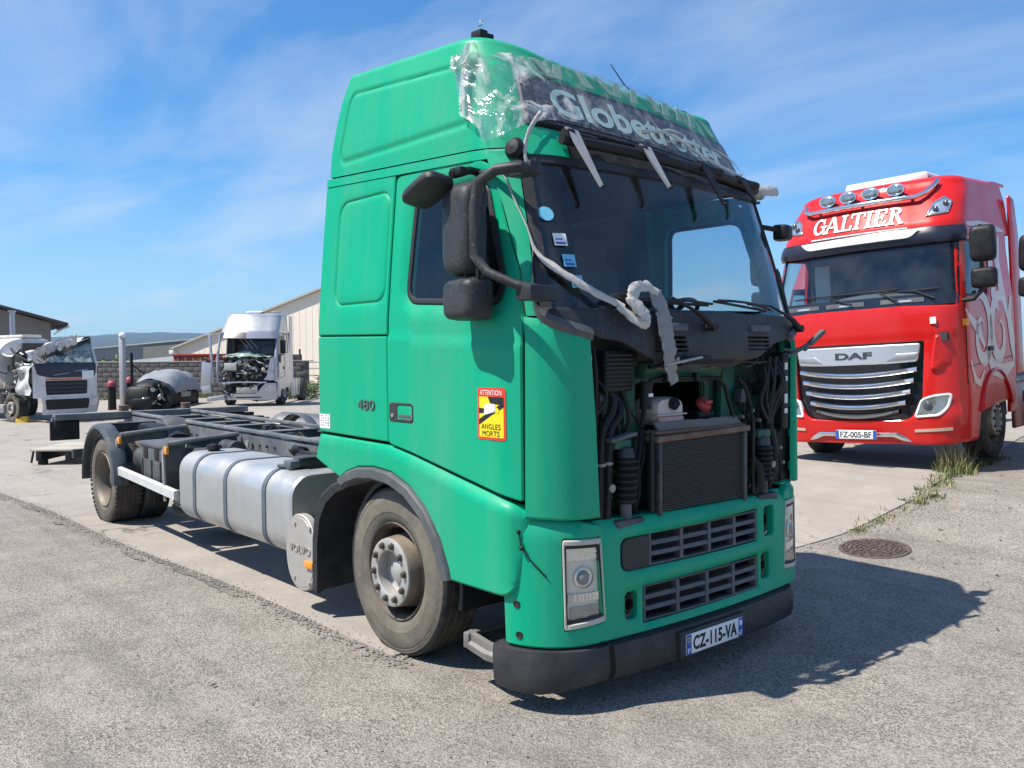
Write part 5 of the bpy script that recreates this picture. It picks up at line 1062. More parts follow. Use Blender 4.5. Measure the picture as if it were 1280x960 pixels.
b = MB(); b.bar((-6.8, -1.18, 0.63), (-6.8, -0.9, 0.70), 0.05, 0.03); b.bar((-5.2, -1.18, 0.55), (-5.2, -0.9, 0.68), 0.05, 0.03); part(b, 'guard_bracket', CHASSIS, sgd)
# rear fender
for sg in (-1, 1):
    b = MB(); rr = []
    for a in arange(-2, 186, 8):
        ca, sa = math.cos(math.radians(a)), math.sin(math.radians(a)); r_ = 0.605
        if a > 150: r_ += 0.02*(a-150)/36
        cs_ = [(r_-0.045, 1.275), (r_-0.005, 1.265), (r_+0.010, 1.22), (r_+0.010, 1.14), (r_, 1.12), (r_-0.012, 1.14), (r_-0.014, 1.22), (r_-0.050, 1.262)]
        rr.append([Vector((RX+p*ca, sg*y, RR+0.015+p*sa)) for p, y in cs_])
    b.loft(rr, True, True, True); part(b, 'rear_fender', mat('blue grey fender', (0.060, 0.068, 0.080), 0.35, var=0.1, dirt=((0.22, 0.21, 0.2), 0.35, 5)))
b = MB(); b.shell(lambda a, y, d: Vector((RX+0.25+(0.30+d)*math.cos(math.radians(a)), y, 0.86+(0.30+d)*math.sin(math.radians(a))+0.02*math.sin(y*20))), arange(20, 110, 15), arange(-0.66, -0.40, 0.08), 0.015); part(b, 'torn_flap', MGREY)
b = MB(); b.box((RX-0.1, -0.55, 0.98), (0.9, 0.22, 0.14), None, 0.05); b.ball((RX+0.35, -0.56, 0.72), (0.16, 0.12, 0.22)); b.ball((RX-0.4, -0.56, 0.72), (0.16, 0.12, 0.22)); part(b, 'rear_air_spring', BLACK)
# spare wheel slung under the frame
sp = wheel(T, (0, 0, 0), -1, 0.46, 0.13, 'rear', 40, TREAD, False); sp.name = 'spare_wheel'; sp.rotation_euler = (math.radians(74), 0, math.radians(8)); sp.location = (-5.55, -0.60, 0.30)
b = MB(); b.bar((-5.4, -0.4, 0.78), (-5.35, -0.55, 0.60), 0.05, 0.05); part(b, 'spare_carrier', CHASSIS)
# ================================================================== clear film wrapped round the front of the roof
fm_ = MB()
def film_pt(s_, v):
    """s_ from the right flank (0) round the front to the left end (1); v 0 bottom .. 1 top"""
    s0_ = 0.155*sstep(1.0, 0.0, v)*(1+0.25*math.sin(v*14)*v*(1-v)); s_ = s0_+(1-s0_)*s_
    zt_ = lerp(3.455, 3.44, s_); zb_ = lerp(2.93, 3.06, sstep(0.16, 0.30, s_)); 
    zz2 = lerp(zb_, zt_, v); hw, xf, rx, ry, bu = prm(zz2); xc = xf-bu-rx
    kf = 1-0.62*sstep(0.26, 0.36, s_)
    n_ = kf*0.014*noise.noise(Vector((s_*26, v*3.2, 0.3)))+kf*0.010*noise.noise(Vector((s_*60+v*9, v*7, 1.7)))
    fo_ = abs(math.sin(s_*62-v*5.5+3.0*noise.noise(Vector((s_*9, v*2.2, 6)))))
    d_ = 0.034+kf*0.022*(1-fo_)**2.2*sstep(0.30, 0.2, s_)+0.012*kf*(1-abs(noise.noise(Vector((s_*18-v*6, v*5+s_*7, 4.0))))*2)+n_
    if s_ < 0.12:
        x = lerp(-0.80-0.03*math.sin(v*9)+0.05*(1-v), max(xc, -0.76), s_/0.12); return Vector((x, -(hw+d_*min(1, s_/0.02)*0.8+0.004), zz2+(zt(x)-3.50)*v*0.9))
    if s_ < 0.30: return s_ang(lerp(0, 88, (s_-0.12)/0.18), zz2, d_)
    if s_ < 0.94: return s_front(lerp(-(hw-ry), hw-ry, (s_-0.30)/0.64), zz2, d_+0.004)
    return s_ang(lerp(90, 48, (s_-0.94)/0.06), zz2, d_, 1)
ss = [0, 0.01, 0.02]+arange(0.03, 0.30, 0.0022)+arange(0.3085, 1.0, 0.0085)
fm_.grid(film_pt, [q for q in ss if q < 0.262], arange(0, 1, 0.045)); ft_ = MB(); ft_.grid(film_pt, [q for q in ss if q > 0.252], arange(0, 1, 0.045))
top_s = [0, 0.02]+arange(0.04, 0.96, 0.02)
def film_top(s_, v):
    p = film_pt(s_, 1); return p+Vector((-0.15*v*(1 if s_ > 0.12 else 0.2), 0.0 if s_ > .3 else 0.06*v, 0.030*math.sin(v*1.5)-0.055*v*max(0, 1-p.y*p.y)+0.006*noise.noise(Vector((s_*40, v*5, 2)))))
ft_.grid(film_top, top_s, [0, 0.25, 0.5, 0.75, 1])
fo = fm_.build('plastic_film', FILM, None, 60); tag(fo, 'clear crumpled plastic film wrapped over the front roof corner and sign of the green truck', 'plastic film'); part(ft_, 'thin_film', FILM_T, fo, 60)
for i_, (pts, w_) in enumerate((([s_front(0.98, 3.02, 0.05), s_front(1.02, 2.99, 0.12)+Vector((0, 0.06, -0.02)), s_front(1.05, 2.95, 0.12)+Vector((0, 0.16, 0.01))], 0.035), ([s_front(-0.2, 3.10, 0.06), s_front(0.05, 3.14, 0.075), s_front(0.35, 3.08, 0.065), s_front(0.8, 3.06, 0.06), s_front(0.97, 3.12, 0.06)], 0.010), ([s_front(-0.9, 3.06, 0.05), s_ang(58, 2.98, 0.05), s_ang(50, 2.90, 0.04), s_ang(50, 2.80, 0.04)], 0.012))):
    part(ribbon(pts, w_, 'f'), 'film_fold', FILM_R, fo)
for y0, z0, y1, z1, bow in ((-0.05, 3.13, 0.30, 3.20, 0.03), (0.02, 3.09, 0.42, 3.15, 0.025), (0.62, 3.20, 0.93, 3.12, 0.02)):
    part(ribbon([s_front(lerp(y0, y1, t), lerp(z0, z1, t)+bow*math.sin(PI*t), 0.055) for t in arange(0, 1, 0.25)], lambda t: 0.002+0.006*math.sin(PI*t), 'f'), 'film_fold', FILM_R, fo)
# ================================================================== ground
def ground_mat(name, c0, c1, c2, stone, bump, patch=0.25, crack=False):
    m = bpy.data.materials.new(name); m.use_nodes = True; t = m.node_tree; n = t.nodes; l = t.links; b = n['Principled BSDF']
    b.inputs['Roughness'].default_value = 0.9; b.inputs['Specular IOR Level'].default_value = 0.25
    tc = n.new('ShaderNodeTexCoord')
    def nz(scale, det=6, rough=0.6, dist=0):
        k = n.new('ShaderNodeTexNoise'); k.inputs['Scale'].default_value = scale; k.inputs['Detail'].default_value = det; k.inputs['Roughness'].default_value = rough; k.inputs['Distortion'].default_value = dist; l.new(tc.outputs['Object'], k.inputs['Vector']); return k.outputs[0]
    def mr(x, a, b_, lo=0, hi=1):
        k = n.new('ShaderNodeMapRange'); k.inputs[1].default_value = a; k.inputs[2].default_value = b_; k.inputs[3].default_value = lo; k.inputs[4].default_value = hi; l.new(x, k.inputs[0]); return k.outputs[0]
    def mx(f, a, b_):
        k = n.new('ShaderNodeMix'); k.data_type = 'RGBA'; l.new(f, k.inputs[0])
        for i, v in ((6, a), (7, b_)):
            if isinstance(v, tuple): k.inputs[i].default_value = (*v, 1)
            else: l.new(v, k.inputs[i])
        return k.outputs[2]
    vo = n.new('ShaderNodeTexVoronoi'); vo.inputs['Scale'].default_value = stone; l.new(tc.outputs['Object'], vo.inputs['Vector'])
    sp = n.new('ShaderNodeSeparateColor'); l.new(vo.outputs['Color'], sp.inputs[0])
    col = mx(mr(sp.outputs[0], 0.05, 0.95), c0, c1)
    col = mx(mr(nz(0.55, 8, 0.65, 0.4), 0.36, 0.70, 0, patch*2), col, c2)
    col = mx(mr(nz(2.3, 8, 0.7), 0.45, 0.75, 0, patch*1.2), col, tuple(v*1.35 for v in c1))
    st = n.new('ShaderNodeMapping'); st.inputs['Scale'].default_value = (0.12, 1.6, 1); st.inputs['Rotation'].default_value = (0, 0, 0.25); l.new(tc.outputs['Object'], st.inputs[0])
    k = n.new('ShaderNodeTexNoise'); k.inputs['Scale'].default_value = 2.2; k.inputs['Detail'].default_value = 6; l.new(st.outputs[0], k.inputs['Vector'])
    col = mx(mr(k.outputs[0], 0.52, 0.72, 0, patch*1.3), col, tuple(v*0.72 for v in c0))
    if crack:
        v2 = n.new('ShaderNodeTexVoronoi'); v2.feature = 'DISTANCE_TO_EDGE'; v2.inputs['Scale'].default_value = 0.42
        dn = n.new('ShaderNodeTexNoise'); dn.inputs['Scale'].default_value = 1.4; dn.inputs['Detail'].default_value = 6; l.new(tc.outputs['Object'], dn.inputs['Vector'])
        va = n.new('ShaderNodeVectorMath'); va.operation = 'MULTIPLY_ADD'; va.inputs[1].default_value = (0.8, 0.8, 0.8); l.new(dn.outputs['Color'], va.inputs[0]); l.new(tc.outputs['Object'], va.inputs[2]); l.new(va.outputs[0], v2.inputs['Vector'])
        cr = n.new('ShaderNodeMath'); cr.operation = 'MULTIPLY'; l.new(mr(v2.outputs['Distance'], 0.0, 0.008, 1, 0), cr.inputs[0]); l.new(mr(nz(0.35, 3), 0.5, 0.62), cr.inputs[1])
        col = mx(cr.outputs[0], col, (0.06, 0.055, 0.05))
    oil = mr(nz(0.9, 6, 0.55, 0.6), 0.66, 0.74, 0, 0.55); col = mx(oil, col, (0.06, 0.058, 0.055))
    l.new(col, b.inputs['Base Color'])
    hm = n.new('ShaderNodeMath'); hm.operation = 'MULTIPLY_ADD'; hm.inputs[1].default_value = 0.6; l.new(nz(stone*0.8, 4), hm.inputs[0]); l.new(vo.outputs['Distance'], hm.inputs[2])
    bp = n.new('ShaderNodeBump'); bp.inputs['Strength'].default_value = bump; bp.inputs['Distance'].default_value = 0.6/stone; l.new(hm.outputs[0], bp.inputs['Height']); l.new(bp.outputs[0], b.inputs['Normal'])
    return m
ASPH = ground_mat('worn chip asphalt', (0.108, 0.099, 0.087), (0.41, 0.37, 0.322), (0.182, 0.166, 0.147), 115, 1.0, 0.24)
CONC = ground_mat('pale concrete', (0.315, 0.280, 0.245), (0.36, 0.325, 0.285), (0.25, 0.225, 0.200), 60, 0.15, 0.30, True)
xs = [-6200, -3500, -1800, -900, -450, -220, -120, -80]+arange(-60, -10, 2)+arange(-9.5, 7, 0.5)+[8, 10, 14, 20, 30, 60, 150, 400, 1200, 3500, 6200]
ys = [-6200, -3500, -1800, -900, -450, -200, -100, -50, -25, -14]+arange(-10, 14, 0.5)+arange(15, 45, 2)+[60, 100, 200, 450, 900, 1800, 3500, 6200]
b = MB(); b.grid(lambda x, y: Vector((x, y, g(x, y))), xs, ys); gr = b.build('ground', ASPH); tag(gr, 'pale worn chip asphalt of the truck yard', kind='structure')
def seamA(x): return -1.16+0.042*x+0.03*math.sin(x*1.3)
def seamB(y):
    P = [(-3, -1.42), (3.0, -1.40), (3.8, -1.24), (5.25, -1.20), (7.0, -1.50), (8.5, -1.75), (12, -2.6), (40, -8)]
    for a, b_ in zip(P, P[1:]):
        if y <= b_[0]: return lerp(a[1], b_[1], (y-a[0])/(b_[0]-a[0]))
    return -8
ap = thing('concrete_apron', 'pale concrete slabs laid under and behind the green truck', 'concrete paving'); ap['kind'] = 'structure'; del ap['category']
ex = [0, -7.1, -12.5, -18, -23.5, -29, -34.5, -40, -46]; ey = [0, 3.3, 8.2, 13, 18, 24, 32]
for i in range(8):
    for j in range(6):
        def fs(a, v, d):
            y_lo = None
            x1 = ex[i]-0.006; x0 = ex[i+1]+0.006
            y1 = ey[j+1]-0.006; y0 = ey[j]+0.006
            y = lerp(y0, y1, v)
            if i == 0:
                x = lerp(x0, seamB(y), a)
            else: x = lerp(x0, x1, a)
            if j == 0: y = lerp(seamA(x), y1, v); x = lerp(x0, seamB(y), a) if i == 0 else x
            return Vector((x, y, g(x, y)+0.012+d))
        b = MB(); b.shell(fs, arange(0, 1, 0.09), arange(0, 1, 0.09), 0.04); o = b.build('concrete_slab', CONC, ap)
# dirt, crumbs and loose chips along the seam; weeds
b = MB()
def pebble(x, y, r_):
    z = g(x, y)+0.01; o = len(b.v); s_ = [Vector((rnd.uniform(.7, 1.2)*math.cos(a)*r_, rnd.uniform(.7, 1.2)*math.sin(a)*r_, 0)) for a in (0, 1.25, 2.5, 3.8, 5)]
    b.add([Vector((x, y, z))+p for p in s_]+[Vector((x+rnd.uniform(-.3, .3)*r_, y, z+r_*rnd.uniform(.5, .9)))], [(0, 1, 5), (1, 2, 5), (2, 3, 5), (3, 4, 5), (4, 0, 5)])
for k in range(2200):
    x = rnd.uniform(-13, -1.2); pebble(x, seamA(x)+rnd.gauss(-0.03, 0.05), rnd.uniform(0.004, 0.014))
for k in range(700):
    y = rnd.uniform(2, 9); pebble(seamB(y)+rnd.gauss(0.05, 0.14), y, rnd.uniform(0.004, 0.014))
for k in range(900): pebble(rnd.uniform(-8, 3), rnd.uniform(-4, 4) if k % 2 else rnd.uniform(-3.4, -1.3), rnd.uniform(0.003, 0.009))
o = b.build('loose_gravel', mat('loose chips', (0.22, 0.20, 0.18), 0.9, var=0.4, vscale=40)); tag(o, 'loose dark chips and grit along the paving seam', kind='stuff')
b = MB()
for k in range(20):
    x = -11.5+10.2*rnd.random(); y = seamA(x)-abs(rnd.gauss(0.07, 0.07)); n_ = 14; l_ = rnd.uniform(0.08, 0.35); w_ = rnd.uniform(0.015, 0.05)
    P_ = [Vector((x+l_*math.cos(2*PI*i/n_)*rnd.uniform(.6, 1.15), y+w_*math.sin(2*PI*i/n_)*rnd.uniform(.5, 1.3), 0)) for i in range(n_)]
    b.add([Vector((p.x, p.y, g(p.x, p.y)+0.004+0.0003*k)) for p in P_], [tuple(range(n_))])
o = b.build('asphalt_patches', ground_mat('dark worn asphalt', (0.075, 0.070, 0.063), (0.30, 0.275, 0.24), (0.12, 0.112, 0.10), 105, 0.9, 0.4)); tag(o, 'dark worn asphalt patches along the paving seam', kind='stuff')
b = MB()
for k in range(70):
    x = rnd.uniform(-12, 2); y = rnd.uniform(-4.5, 5); z = g(x, y)+0.006; a = rnd.uniform(0, 6.28); l_ = rnd.uniform(0.010, 0.032); w_ = l_*0.4
    if k % 3 == 0: x = seamB(abs(y)+3)+rnd.uniform(0, 1.5); y = abs(y)+3; z = g(x, y)+0.006
    d = Vector((math.cos(a), math.sin(a), 0)); e = Vector((-d.y, d.x, 0))
    c = Vector((x, y, z+0.004)); b.add([c-d*l_, c-e*w_+Vector((0, 0, .006)), c+d*l_, c+e*w_+Vector((0, 0, .009))], [(0, 1, 2), (0, 2, 3)])
o = b.build('leaf_litter', mat('dead leaves', (0.085, 0.06, 0.035), 0.8, var=0.4)); tag(o, 'dead leaves and scraps scattered over the yard', kind='stuff')
GRASSG = mat('weed green', (0.12, 0.145, 0.04), 0.6, var=0.35, vscale=12); GRASSY = mat('dry grass', (0.36, 0.29, 0.13), 0.7, var=0.3, vscale=12)
def blades(mb, c, n, hmin, hmax, spread, lean=0.5, wd_=0.006):
    c = Vector(c)
    for k in range(n):
        a = rnd.uniform(0, 2*PI); rr_ = spread*math.sqrt(rnd.random()); q = c+Vector((math.cos(a)*rr_, math.sin(a)*rr_, 0)); h = rnd.uniform(hmin, hmax); a2 = rnd.uniform(0, 2*PI); d = Vector((math.cos(a2), math.sin(a2), 0))*lean*h*rnd.uniform(.2, 1); s_ = Vector((-d.y, d.x, 0)).normalized()*wd_*rnd.uniform(.6, 1.5)
        mb.add([q-s_, q+s_, q+d*0.35+Vector((0, 0, h*0.6))+s_*0.7, q+d*0.35+Vector((0, 0, h*0.6))-s_*0.7, q+d+Vector((0, 0, h))], [(0, 1, 2, 3), (3, 2, 4)])
wt = thing('weed_clump', 'tall dry yellow weed clump growing beside the front wheel of the red truck', 'weeds', (-1.55, 6.95, g(-1.5, 6.95)))
b = MB(); blades(b, (0, 0, 0), 240, 0.12, 0.42, 0.20, 0.7, 0.004); b.build('dry_blades', GRASSY, wt)
b = MB(); blades(b, (0.05, -0.12, 0), 220, 0.05, 0.20, 0.24, 0.8, 0.007); blades(b, (0, 0, 0), 18, 0.4, 0.62, 0.15, 0.5, 0.003); b.build('green_blades', GRASSG, wt)
b = MB()
for k in range(80):
    y = 3.7+5.2*rnd.random()**0.7; x = seamB(y)+rnd.gauss(0.03, 0.06); blades(b, (x, y, g(x, y)), 16, 0.015, 0.035+0.09*sstep(4.0, 6.5, y)*rnd.random(), 0.07, 1.2, 0.006)
o = b.build('seam_weeds', GRASSG); tag(o, 'low green weeds growing along the seam beside the concrete', kind='stuff')
b = MB()
for k in range(60):
    y = 3.6+5*rnd.random(); x = seamB(y)+rnd.gauss(0.05, 0.08); blades(b, (x, y, g(x, y)), 8, 0.02, 0.09, 0.06, 1.2, 0.004)
o = b.build('seam_dry_grass', GRASSY); tag(o, 'dry grass mixed into the seam weeds', kind='stuff')
# manhole cover, round cast iron with a raised pattern
mc = (-0.80, 3.50); mhz = g(*mc)+0.012
mh_ = thing('manhole_cover', 'round rusty cast iron manhole cover at the edge of the truck shadow', 'manhole cover', (mc[0], mc[1], mhz-0.008))
mh_.scale = (0.76,)*3
mh_.rotation_euler = (math.atan2(g(mc[0], mc[1]+0.3)-g(mc[0], mc[1]-0.3), 0.6), 0, 0)
IRON = mat('cast iron', (0.115, 0.085, 0.075), 0.6, metal=0.4, var=0.3, vscale=15, bump=0.2, dirt=((0.26, 0.21, 0.18), 0.6, 8))
b = MB(); b.lathe([(0.0, 0.004), (0.35, 0.004), (0.352, -0.02)], (0, 0, 0), (0, 0, 1), 48); b.build('cover_plate', mat('iron grime', (0.04, 0.033, 0.03), 0.8), mh_)
b = MB(); b.lathe([(0.36, -0.02), (0.36, 0.012), (0.40, 0.012), (0.41, -0.02)], (0, 0, 0), (0, 0, 1), 48); b.build('cover_frame', IRON, mh_)
b = MB()
for ri, r_ in enumerate((0.06, 0.115, 0.17, 0.225, 0.28, 0.33)):
    k = 4+ri*3
    for i in range(k):
        a0 = 2*PI*i/k+ri*0.3; b.shell(lambda a, rr_, d: Vector((math.cos(a)*rr_, math.sin(a)*rr_, 0.013+d)), arange(a0, a0+2*PI/k*0.78, 0.12), [r_-0.016, r_+0.016], 0.014)
b.build('raised_pattern', IRON, mh_)

# ================================================================== generic cab surface for the other trucks
class Surf:
    def __init__(s, tab): s.tab = tab
    def prm(s, z):
        t = s.tab
        if z <= t[0][0]: return t[0][1:]
        for a, b in zip(t, t[1:]):
            if z <= b[0]: k = (z-a[0])/(b[0]-a[0]); return tuple(lerp(p, q, k) for p, q in zip(a[1:], b[1:]))
        return t[-1][1:]
    def side(s, x, z, d=0.0, sg=1):
        hw, xf, rx, ry, bu = s.prm(z); xc = xf-bu-rx
        if x <= xc: return Vector((x, sg*(hw+d), z))
        q = min(0.9999, (x-xc)/rx); c_ = math.sqrt(1-q*q); nx, ny = q/rx, c_/ry; k = math.hypot(nx, ny)
        return Vector((x+nx/k*d, sg*(hw-ry+ry*c_+ny/k*d), z))
    def front(s, y, z, d=0.0):
        hw, xf, rx, ry, bu = s.prm(z); Y0 = hw-ry; ay = abs(y); sg = 1 if y >= 0 else -1
        if ay <= Y0: x = xf-bu*(ay/Y0)**2; nx, ny = 1, 2*bu*ay/Y0**2
        else:
            c_ = min(0.9995, (ay-Y0)/ry); q = math.sqrt(1-c_*c_); x = xf-bu-rx+rx*q; nx, ny = q/rx, c_/ry
        k = math.hypot(nx, ny); nx, ny = nx/k, ny/k
        sl = (s.prm(z+0.02)[1]-s.prm(z-0.02)[1])/0.04; nz = -sl*nx; k = math.sqrt(1+nz*nz)
        return Vector((x+nx/k*d, y+sg*ny/k*d, z+nz/k*d))
    def roof(s, z0, z1, xr, rise=0.06, rtop=0.22, rx_=0.06, dz=0.06):
        """closed loft from z0 to z1 with a rounded top; rise lifts the rear"""
        rings = []
        def ring(z, e, up_):
            hw, xf, rx, ry, bu = s.prm(z); xc = xf-bu-rx; P = []
            for i in range(12): P.append((lerp(xr+rx_, xc, i/11), -hw+e))
            for i in range(1, 8): a = math.radians(90*i/8); P.append((xc+(rx-e)*math.sin(a), -(hw-ry+(ry-e)*math.cos(a))))
            for i in range(13): y = lerp(-(hw-ry), hw-ry, i/12); P.append((xf-bu*(y/(hw-ry))**2-e, y))
            for i in range(7, 0, -1): a = math.radians(90*i/8); P.append((xc+(rx-e)*math.sin(a), hw-ry+(ry-e)*math.cos(a)))
            for i in range(12): P.append((lerp(xc, xr+rx_, i/11), hw-e))
            for i in range(1, 7): P.append((xr+e*0.7, lerp(hw-rx_-e, -(hw-rx_-e), (i-0.5)/6)))
            return [Vector((x, y, z+up_+rise*max(0, -x-0.8)*(z-z0)/(z1-z0))) for x, y in P]
        for z in arange(z0, z1-0.12, dz): rings.append(ring(z, 0, 0))
        for k in range(1, 8): a = PI/2*k/7; rings.append(ring(z1-0.12, rtop*(1-math.cos(a)), 0.12*math.sin(a)))
        b = MB(); b.loft(rings, True); top = rings[-1]; o = len(b.v)-len(top); c = sum(top, Vector())/len(top); b.v.append(tuple(c+Vector((0, 0, 0.02)))); ci = len(b.v)-1
        b.f += [(o+i, o+(i+1) % len(top), ci) for i in range(len(top))]; return b
# ================================================================== red truck
RED = mat('red paint', (0.60, 0.010, 0.008), 0.34, var=0.05, vscale=3, coat=0.5, spec=0.25, dirt=((0.42, 0.06, 0.045), 0.18, 3))
DECAL = mat('pale swirl decal', (0.62, 0.42, 0.40), 0.3, var=0.1, coat=0.5); CHR = mat('chrome trim', (0.72, 0.72, 0.73), 0.14, metal=0.95, var=0.05); SILV = mat('silver grille paint', (0.60, 0.61, 0.63), 0.3, metal=0.6, var=0.04)
GBLACK = mat('gloss black', (0.014, 0.015, 0.020), 0.15, coat=0.6); NAVY = mat('navy visor', (0.018, 0.020, 0.035), 0.3)
LSG = mat('pale sign white', (0.85, 0.84, 0.80), 0.35, var=0.02)
def red_truck():
    D = thing('red_truck', 'shiny red high roof truck with chrome grille slats and white roof lettering', 'truck', (-2.55, 6.52, 0.37), rot=(math.radians(2.39), math.radians(1.47), math.radians(-85.3)))
    S = Surf([(0.2, 1.19, -0.03, 0.40, 0.42, 0.08), (0.7, 1.235, 0.02, 0.36, 0.40, 0.08), (1.9, 1.24, -0.01, 0.34, 0.40, 0.08), (2.1, 1.235, -0.05, 0.33, 0.40, 0.08), (2.75, 1.175, -0.26, 0.32, 0.38, 0.08), (3.0, 1.17, -0.27, 0.34, 0.40, 0.09), (3.35, 1.13, -0.48, 0.36, 0.42, 0.10), (3.7, 1.04, -0.80, 0.38, 0.42, 0.10), (3.9, 1.0, -1.0, 0.4, 0.42, 0.1)])
    P = lambda mb, n, m_, par=D, **k: mb.build(n, m_, par, 38, **k)
    GR = rpoly([(-0.66, 0.60), (0.66, 0.60), (0.80, 0.85), (0.84, 1.56), (-0.84, 1.56), (-0.80, 0.85)], [0.10, 0.10, 0.05, 0.03, 0.03, 0.05])
    SH = lambda y, z, d: S.front(y, z, d+0.035*sstep(0.80, 0.62, z)*sstep(0.55, 0.75, abs(y))+0.012*sstep(1.60, 1.64, z))
    P(panel(SH, rpoly([(-1.10, 0.30), (1.10, 0.30), (1.185, 0.52), (1.20, 1.97), (0.6, 2.0), (-0.6, 2.0), (-1.20, 1.97), (-1.185, 0.6)], 0.03), [GR], 0.08, 0.05, 0.012, 0.010, [[(-1.15, 1.59), (1.15, 1.59), (1.15, 1.655), (-1.15, 1.655)]]), 'front_panel', RED)
    gb = P(panel(lambda y, z, d: S.front(y, z, d-0.06), offset_poly(GR, -0.02), (), 0.12, 0.02, 0, 0), 'grille_back', GBLACK)
    b = panel(lambda y, z, d: S.front(y, z, d+0.012), rpoly([(-0.76, 1.315), (-0.40, 1.300), (0.40, 1.300), (0.76, 1.315), (0.80, 1.535), (-0.80, 1.535)], 0.03), (), 0.08, 0.05, 0.012, 0.010); db = P(b, 'grille_bar', SILV)
    for sg in (-1, 1):
        b = panel(lambda y, z, d: S.front(sg*y, z, d+0.016), rpoly([(0.40, 1.325), (0.74, 1.345), (0.78, 1.42), (0.52, 1.42)], 0.02), (), 0.08, 0.006, 0.004, 0.003); P(b, 'bar_inset', mat('bar inset grey', (0.34, 0.35, 0.37), 0.35, metal=0.5), db)
    P(put_text('DAF', (0, 0, 0), (0, 1, 0), (0, 0, 1), 0.47, 0.085, 0.006, 0.035, fn=lambda x, y, d: S.front(x, 1.415+y, d+0.013)), 'grille_lettering', mat('dark lettering', (0.05, 0.052, 0.055), 0.3), db)
    for k, (z, hw_) in enumerate(((1.205, 0.75), (1.07, 0.71), (0.935, 0.67), (0.80, 0.61), (0.685, 0.53))):
        b = MB(); b.shell(lambda y, v, d: S.front(y*hw_, z-0.045*(1-y*y)+[-0.038, -0.020, 0.0, 0.024, 0.036][v]+0.018*y*y, d+[-0.02, 0.012, 0.022, 0.012, -0.03][v]), arange(-1, 1, 0.125), range(5), 0.02); P(b, 'grille_slat', CHR if k < 4 else DGREY)
        b = MB(); b.shell(lambda y, v, d: S.front(y*hw_*0.86, z-0.045*(1-y*y)+v+0.018*y*y, d+0.024), arange(-1, 1, 0.125), [-0.016, 0.010], 0.004); P(b, 'slat_mesh', mat('slat mesh', (0.30, 0.30, 0.31), 0.4, metal=0.8, var=0.6, vscale=90))
    b = panel(lambda y, z, d: S.front(y, z, d+0.03), rpoly([(-0.60, 0.385), (-0.50, 0.445), (0.50, 0.445), (0.60, 0.385), (0.66, 0.33), (0.55, 0.35), (0.45, 0.395), (-0.45, 0.395), (-0.55, 0.35), (-0.66, 0.33)], 0.02), (), 0.08, 0.02, 0.004, 0.003); P(b, 'lower_trim', CHR)
    b = MB(); b.box((0.085, 0.02, 0.425), (0.012, 0.52, 0.112), None, 0.004); pl = P(b, 'number_plate', PAPER)
    for y in (-0.22, 0.26):
        b = MB(); b.box((0.0925, y, 0.425), (0.002, 0.042, 0.108)); P(b, 'plate_band', BLUE, pl)
    P(put_text('FZ-005-BF', (0.092, 0.02, 0.425), (0, 1, 0), (0, 0, 1), 0.40, 0.076, 0.001, 0.016), 'plate_lettering', INK, pl)
    for sg in (-1, 1):  # headlamps
        hl = rpoly([(0.70, 0.63), (0.98, 0.65), (1.08, 0.745), (1.12, 0.925), (0.92, 0.905), (0.78, 0.86)], [0.05, 0.05, 0.06, 0.06, 0.05, 0.06])
        q = P(panel(lambda y, z, d: SH(sg*y, z, d+0.012), hl, [offset_poly(hl, 0.028)], 0.08, 0.04, 0.008, 0.008), 'headlamp', LSG)
        P(panel(lambda y, z, d: SH(sg*y, z, d+0.004), offset_poly(hl, 0.02), (), 0.05, 0.004, 0, 0), 'headlamp_bowl', mat('warm lamp bowl', (0.42, 0.40, 0.35), 0.25, metal=0.7, var=0.5, vscale=14), q)
        b = MB(); b.ball(SH(sg*0.86, 0.77, 0.01), (0.03, 0.055, 0.055)); P(b, 'lamp_lens', mat('lamp eye', (0.05, 0.055, 0.06), 0.08, coat=1), q)
        P(panel(lambda y, z, d: SH(sg*y, z, d+0.016), offset_poly(hl, 0.022), (), 0.08, 0.002, 0, 0), 'headlamp_cover', LENS, q)
        b = MB(); b.shell(lambda y, v, d: SH(sg*y, 0.46+0.035*v+0.05*(y-0.8), d+0.010), arange(0.70, 1.08, 0.08), [0, 1], 0.02); P(b, 'fog_lamp', mat('fog glass', (0.55, 0.42, 0.32), 0.15, coat=0.8))
        # cheek scoop beside the headlamp
        b = panel(lambda y, z, d: S.front(sg*y, z, d+0.04*sstep(1.1, 0.95, y)*1.0), rpoly([(0.90, 1.20), (1.13, 1.24), (1.165, 1.66), (0.96, 1.62)], 0.04), (), 0.08, 0.05, 0.02, 0.015); P(b, 'cheek_panel', RED)
        # upper corner lamps
        ul = rpoly([(0.80, 3.085), (1.03, 3.115), (1.045, 3.27), (0.96, 3.34), (0.86, 3.27)], 0.02)
        q = P(panel(lambda y, z, d: S.front(sg*y, z, d+0.02), ul, [offset_poly(ul, 0.022)], 0.06, 0.04, 0.006, 0.006), 'roof_corner_lamp', CHR)
        P(panel(lambda y, z, d: S.front(sg*y, z, d+0.008), offset_poly(ul, 0.015), (), 0.05, 0.004, 0, 0), 'lamp_bowl', mat('cool lamp bowl', (0.48, 0.56, 0.66), 0.2, metal=0.7, var=0.3, vscale=15), q)
        for yy, zz_ in ((0.90, 3.165), (0.985, 3.235)):
            b = MB(); b.ball(S.front(sg*yy, zz_, 0.02), (0.02, 0.038, 0.038)); P(b, 'lamp_eye', mat('lamp eye', (0.05, 0.055, 0.06), 0.08, coat=1), q)
    # windscreen band
    b = MB(); b.shell(lambda y, z, d: S.front(y*(S.prm(z)[0]-0.05), z, d+0.004), arange(-1, 1, 0.1), arange(1.99, 2.13, 0.07), 0.03); wb = P(b, 'windscreen_base', GBLACK)
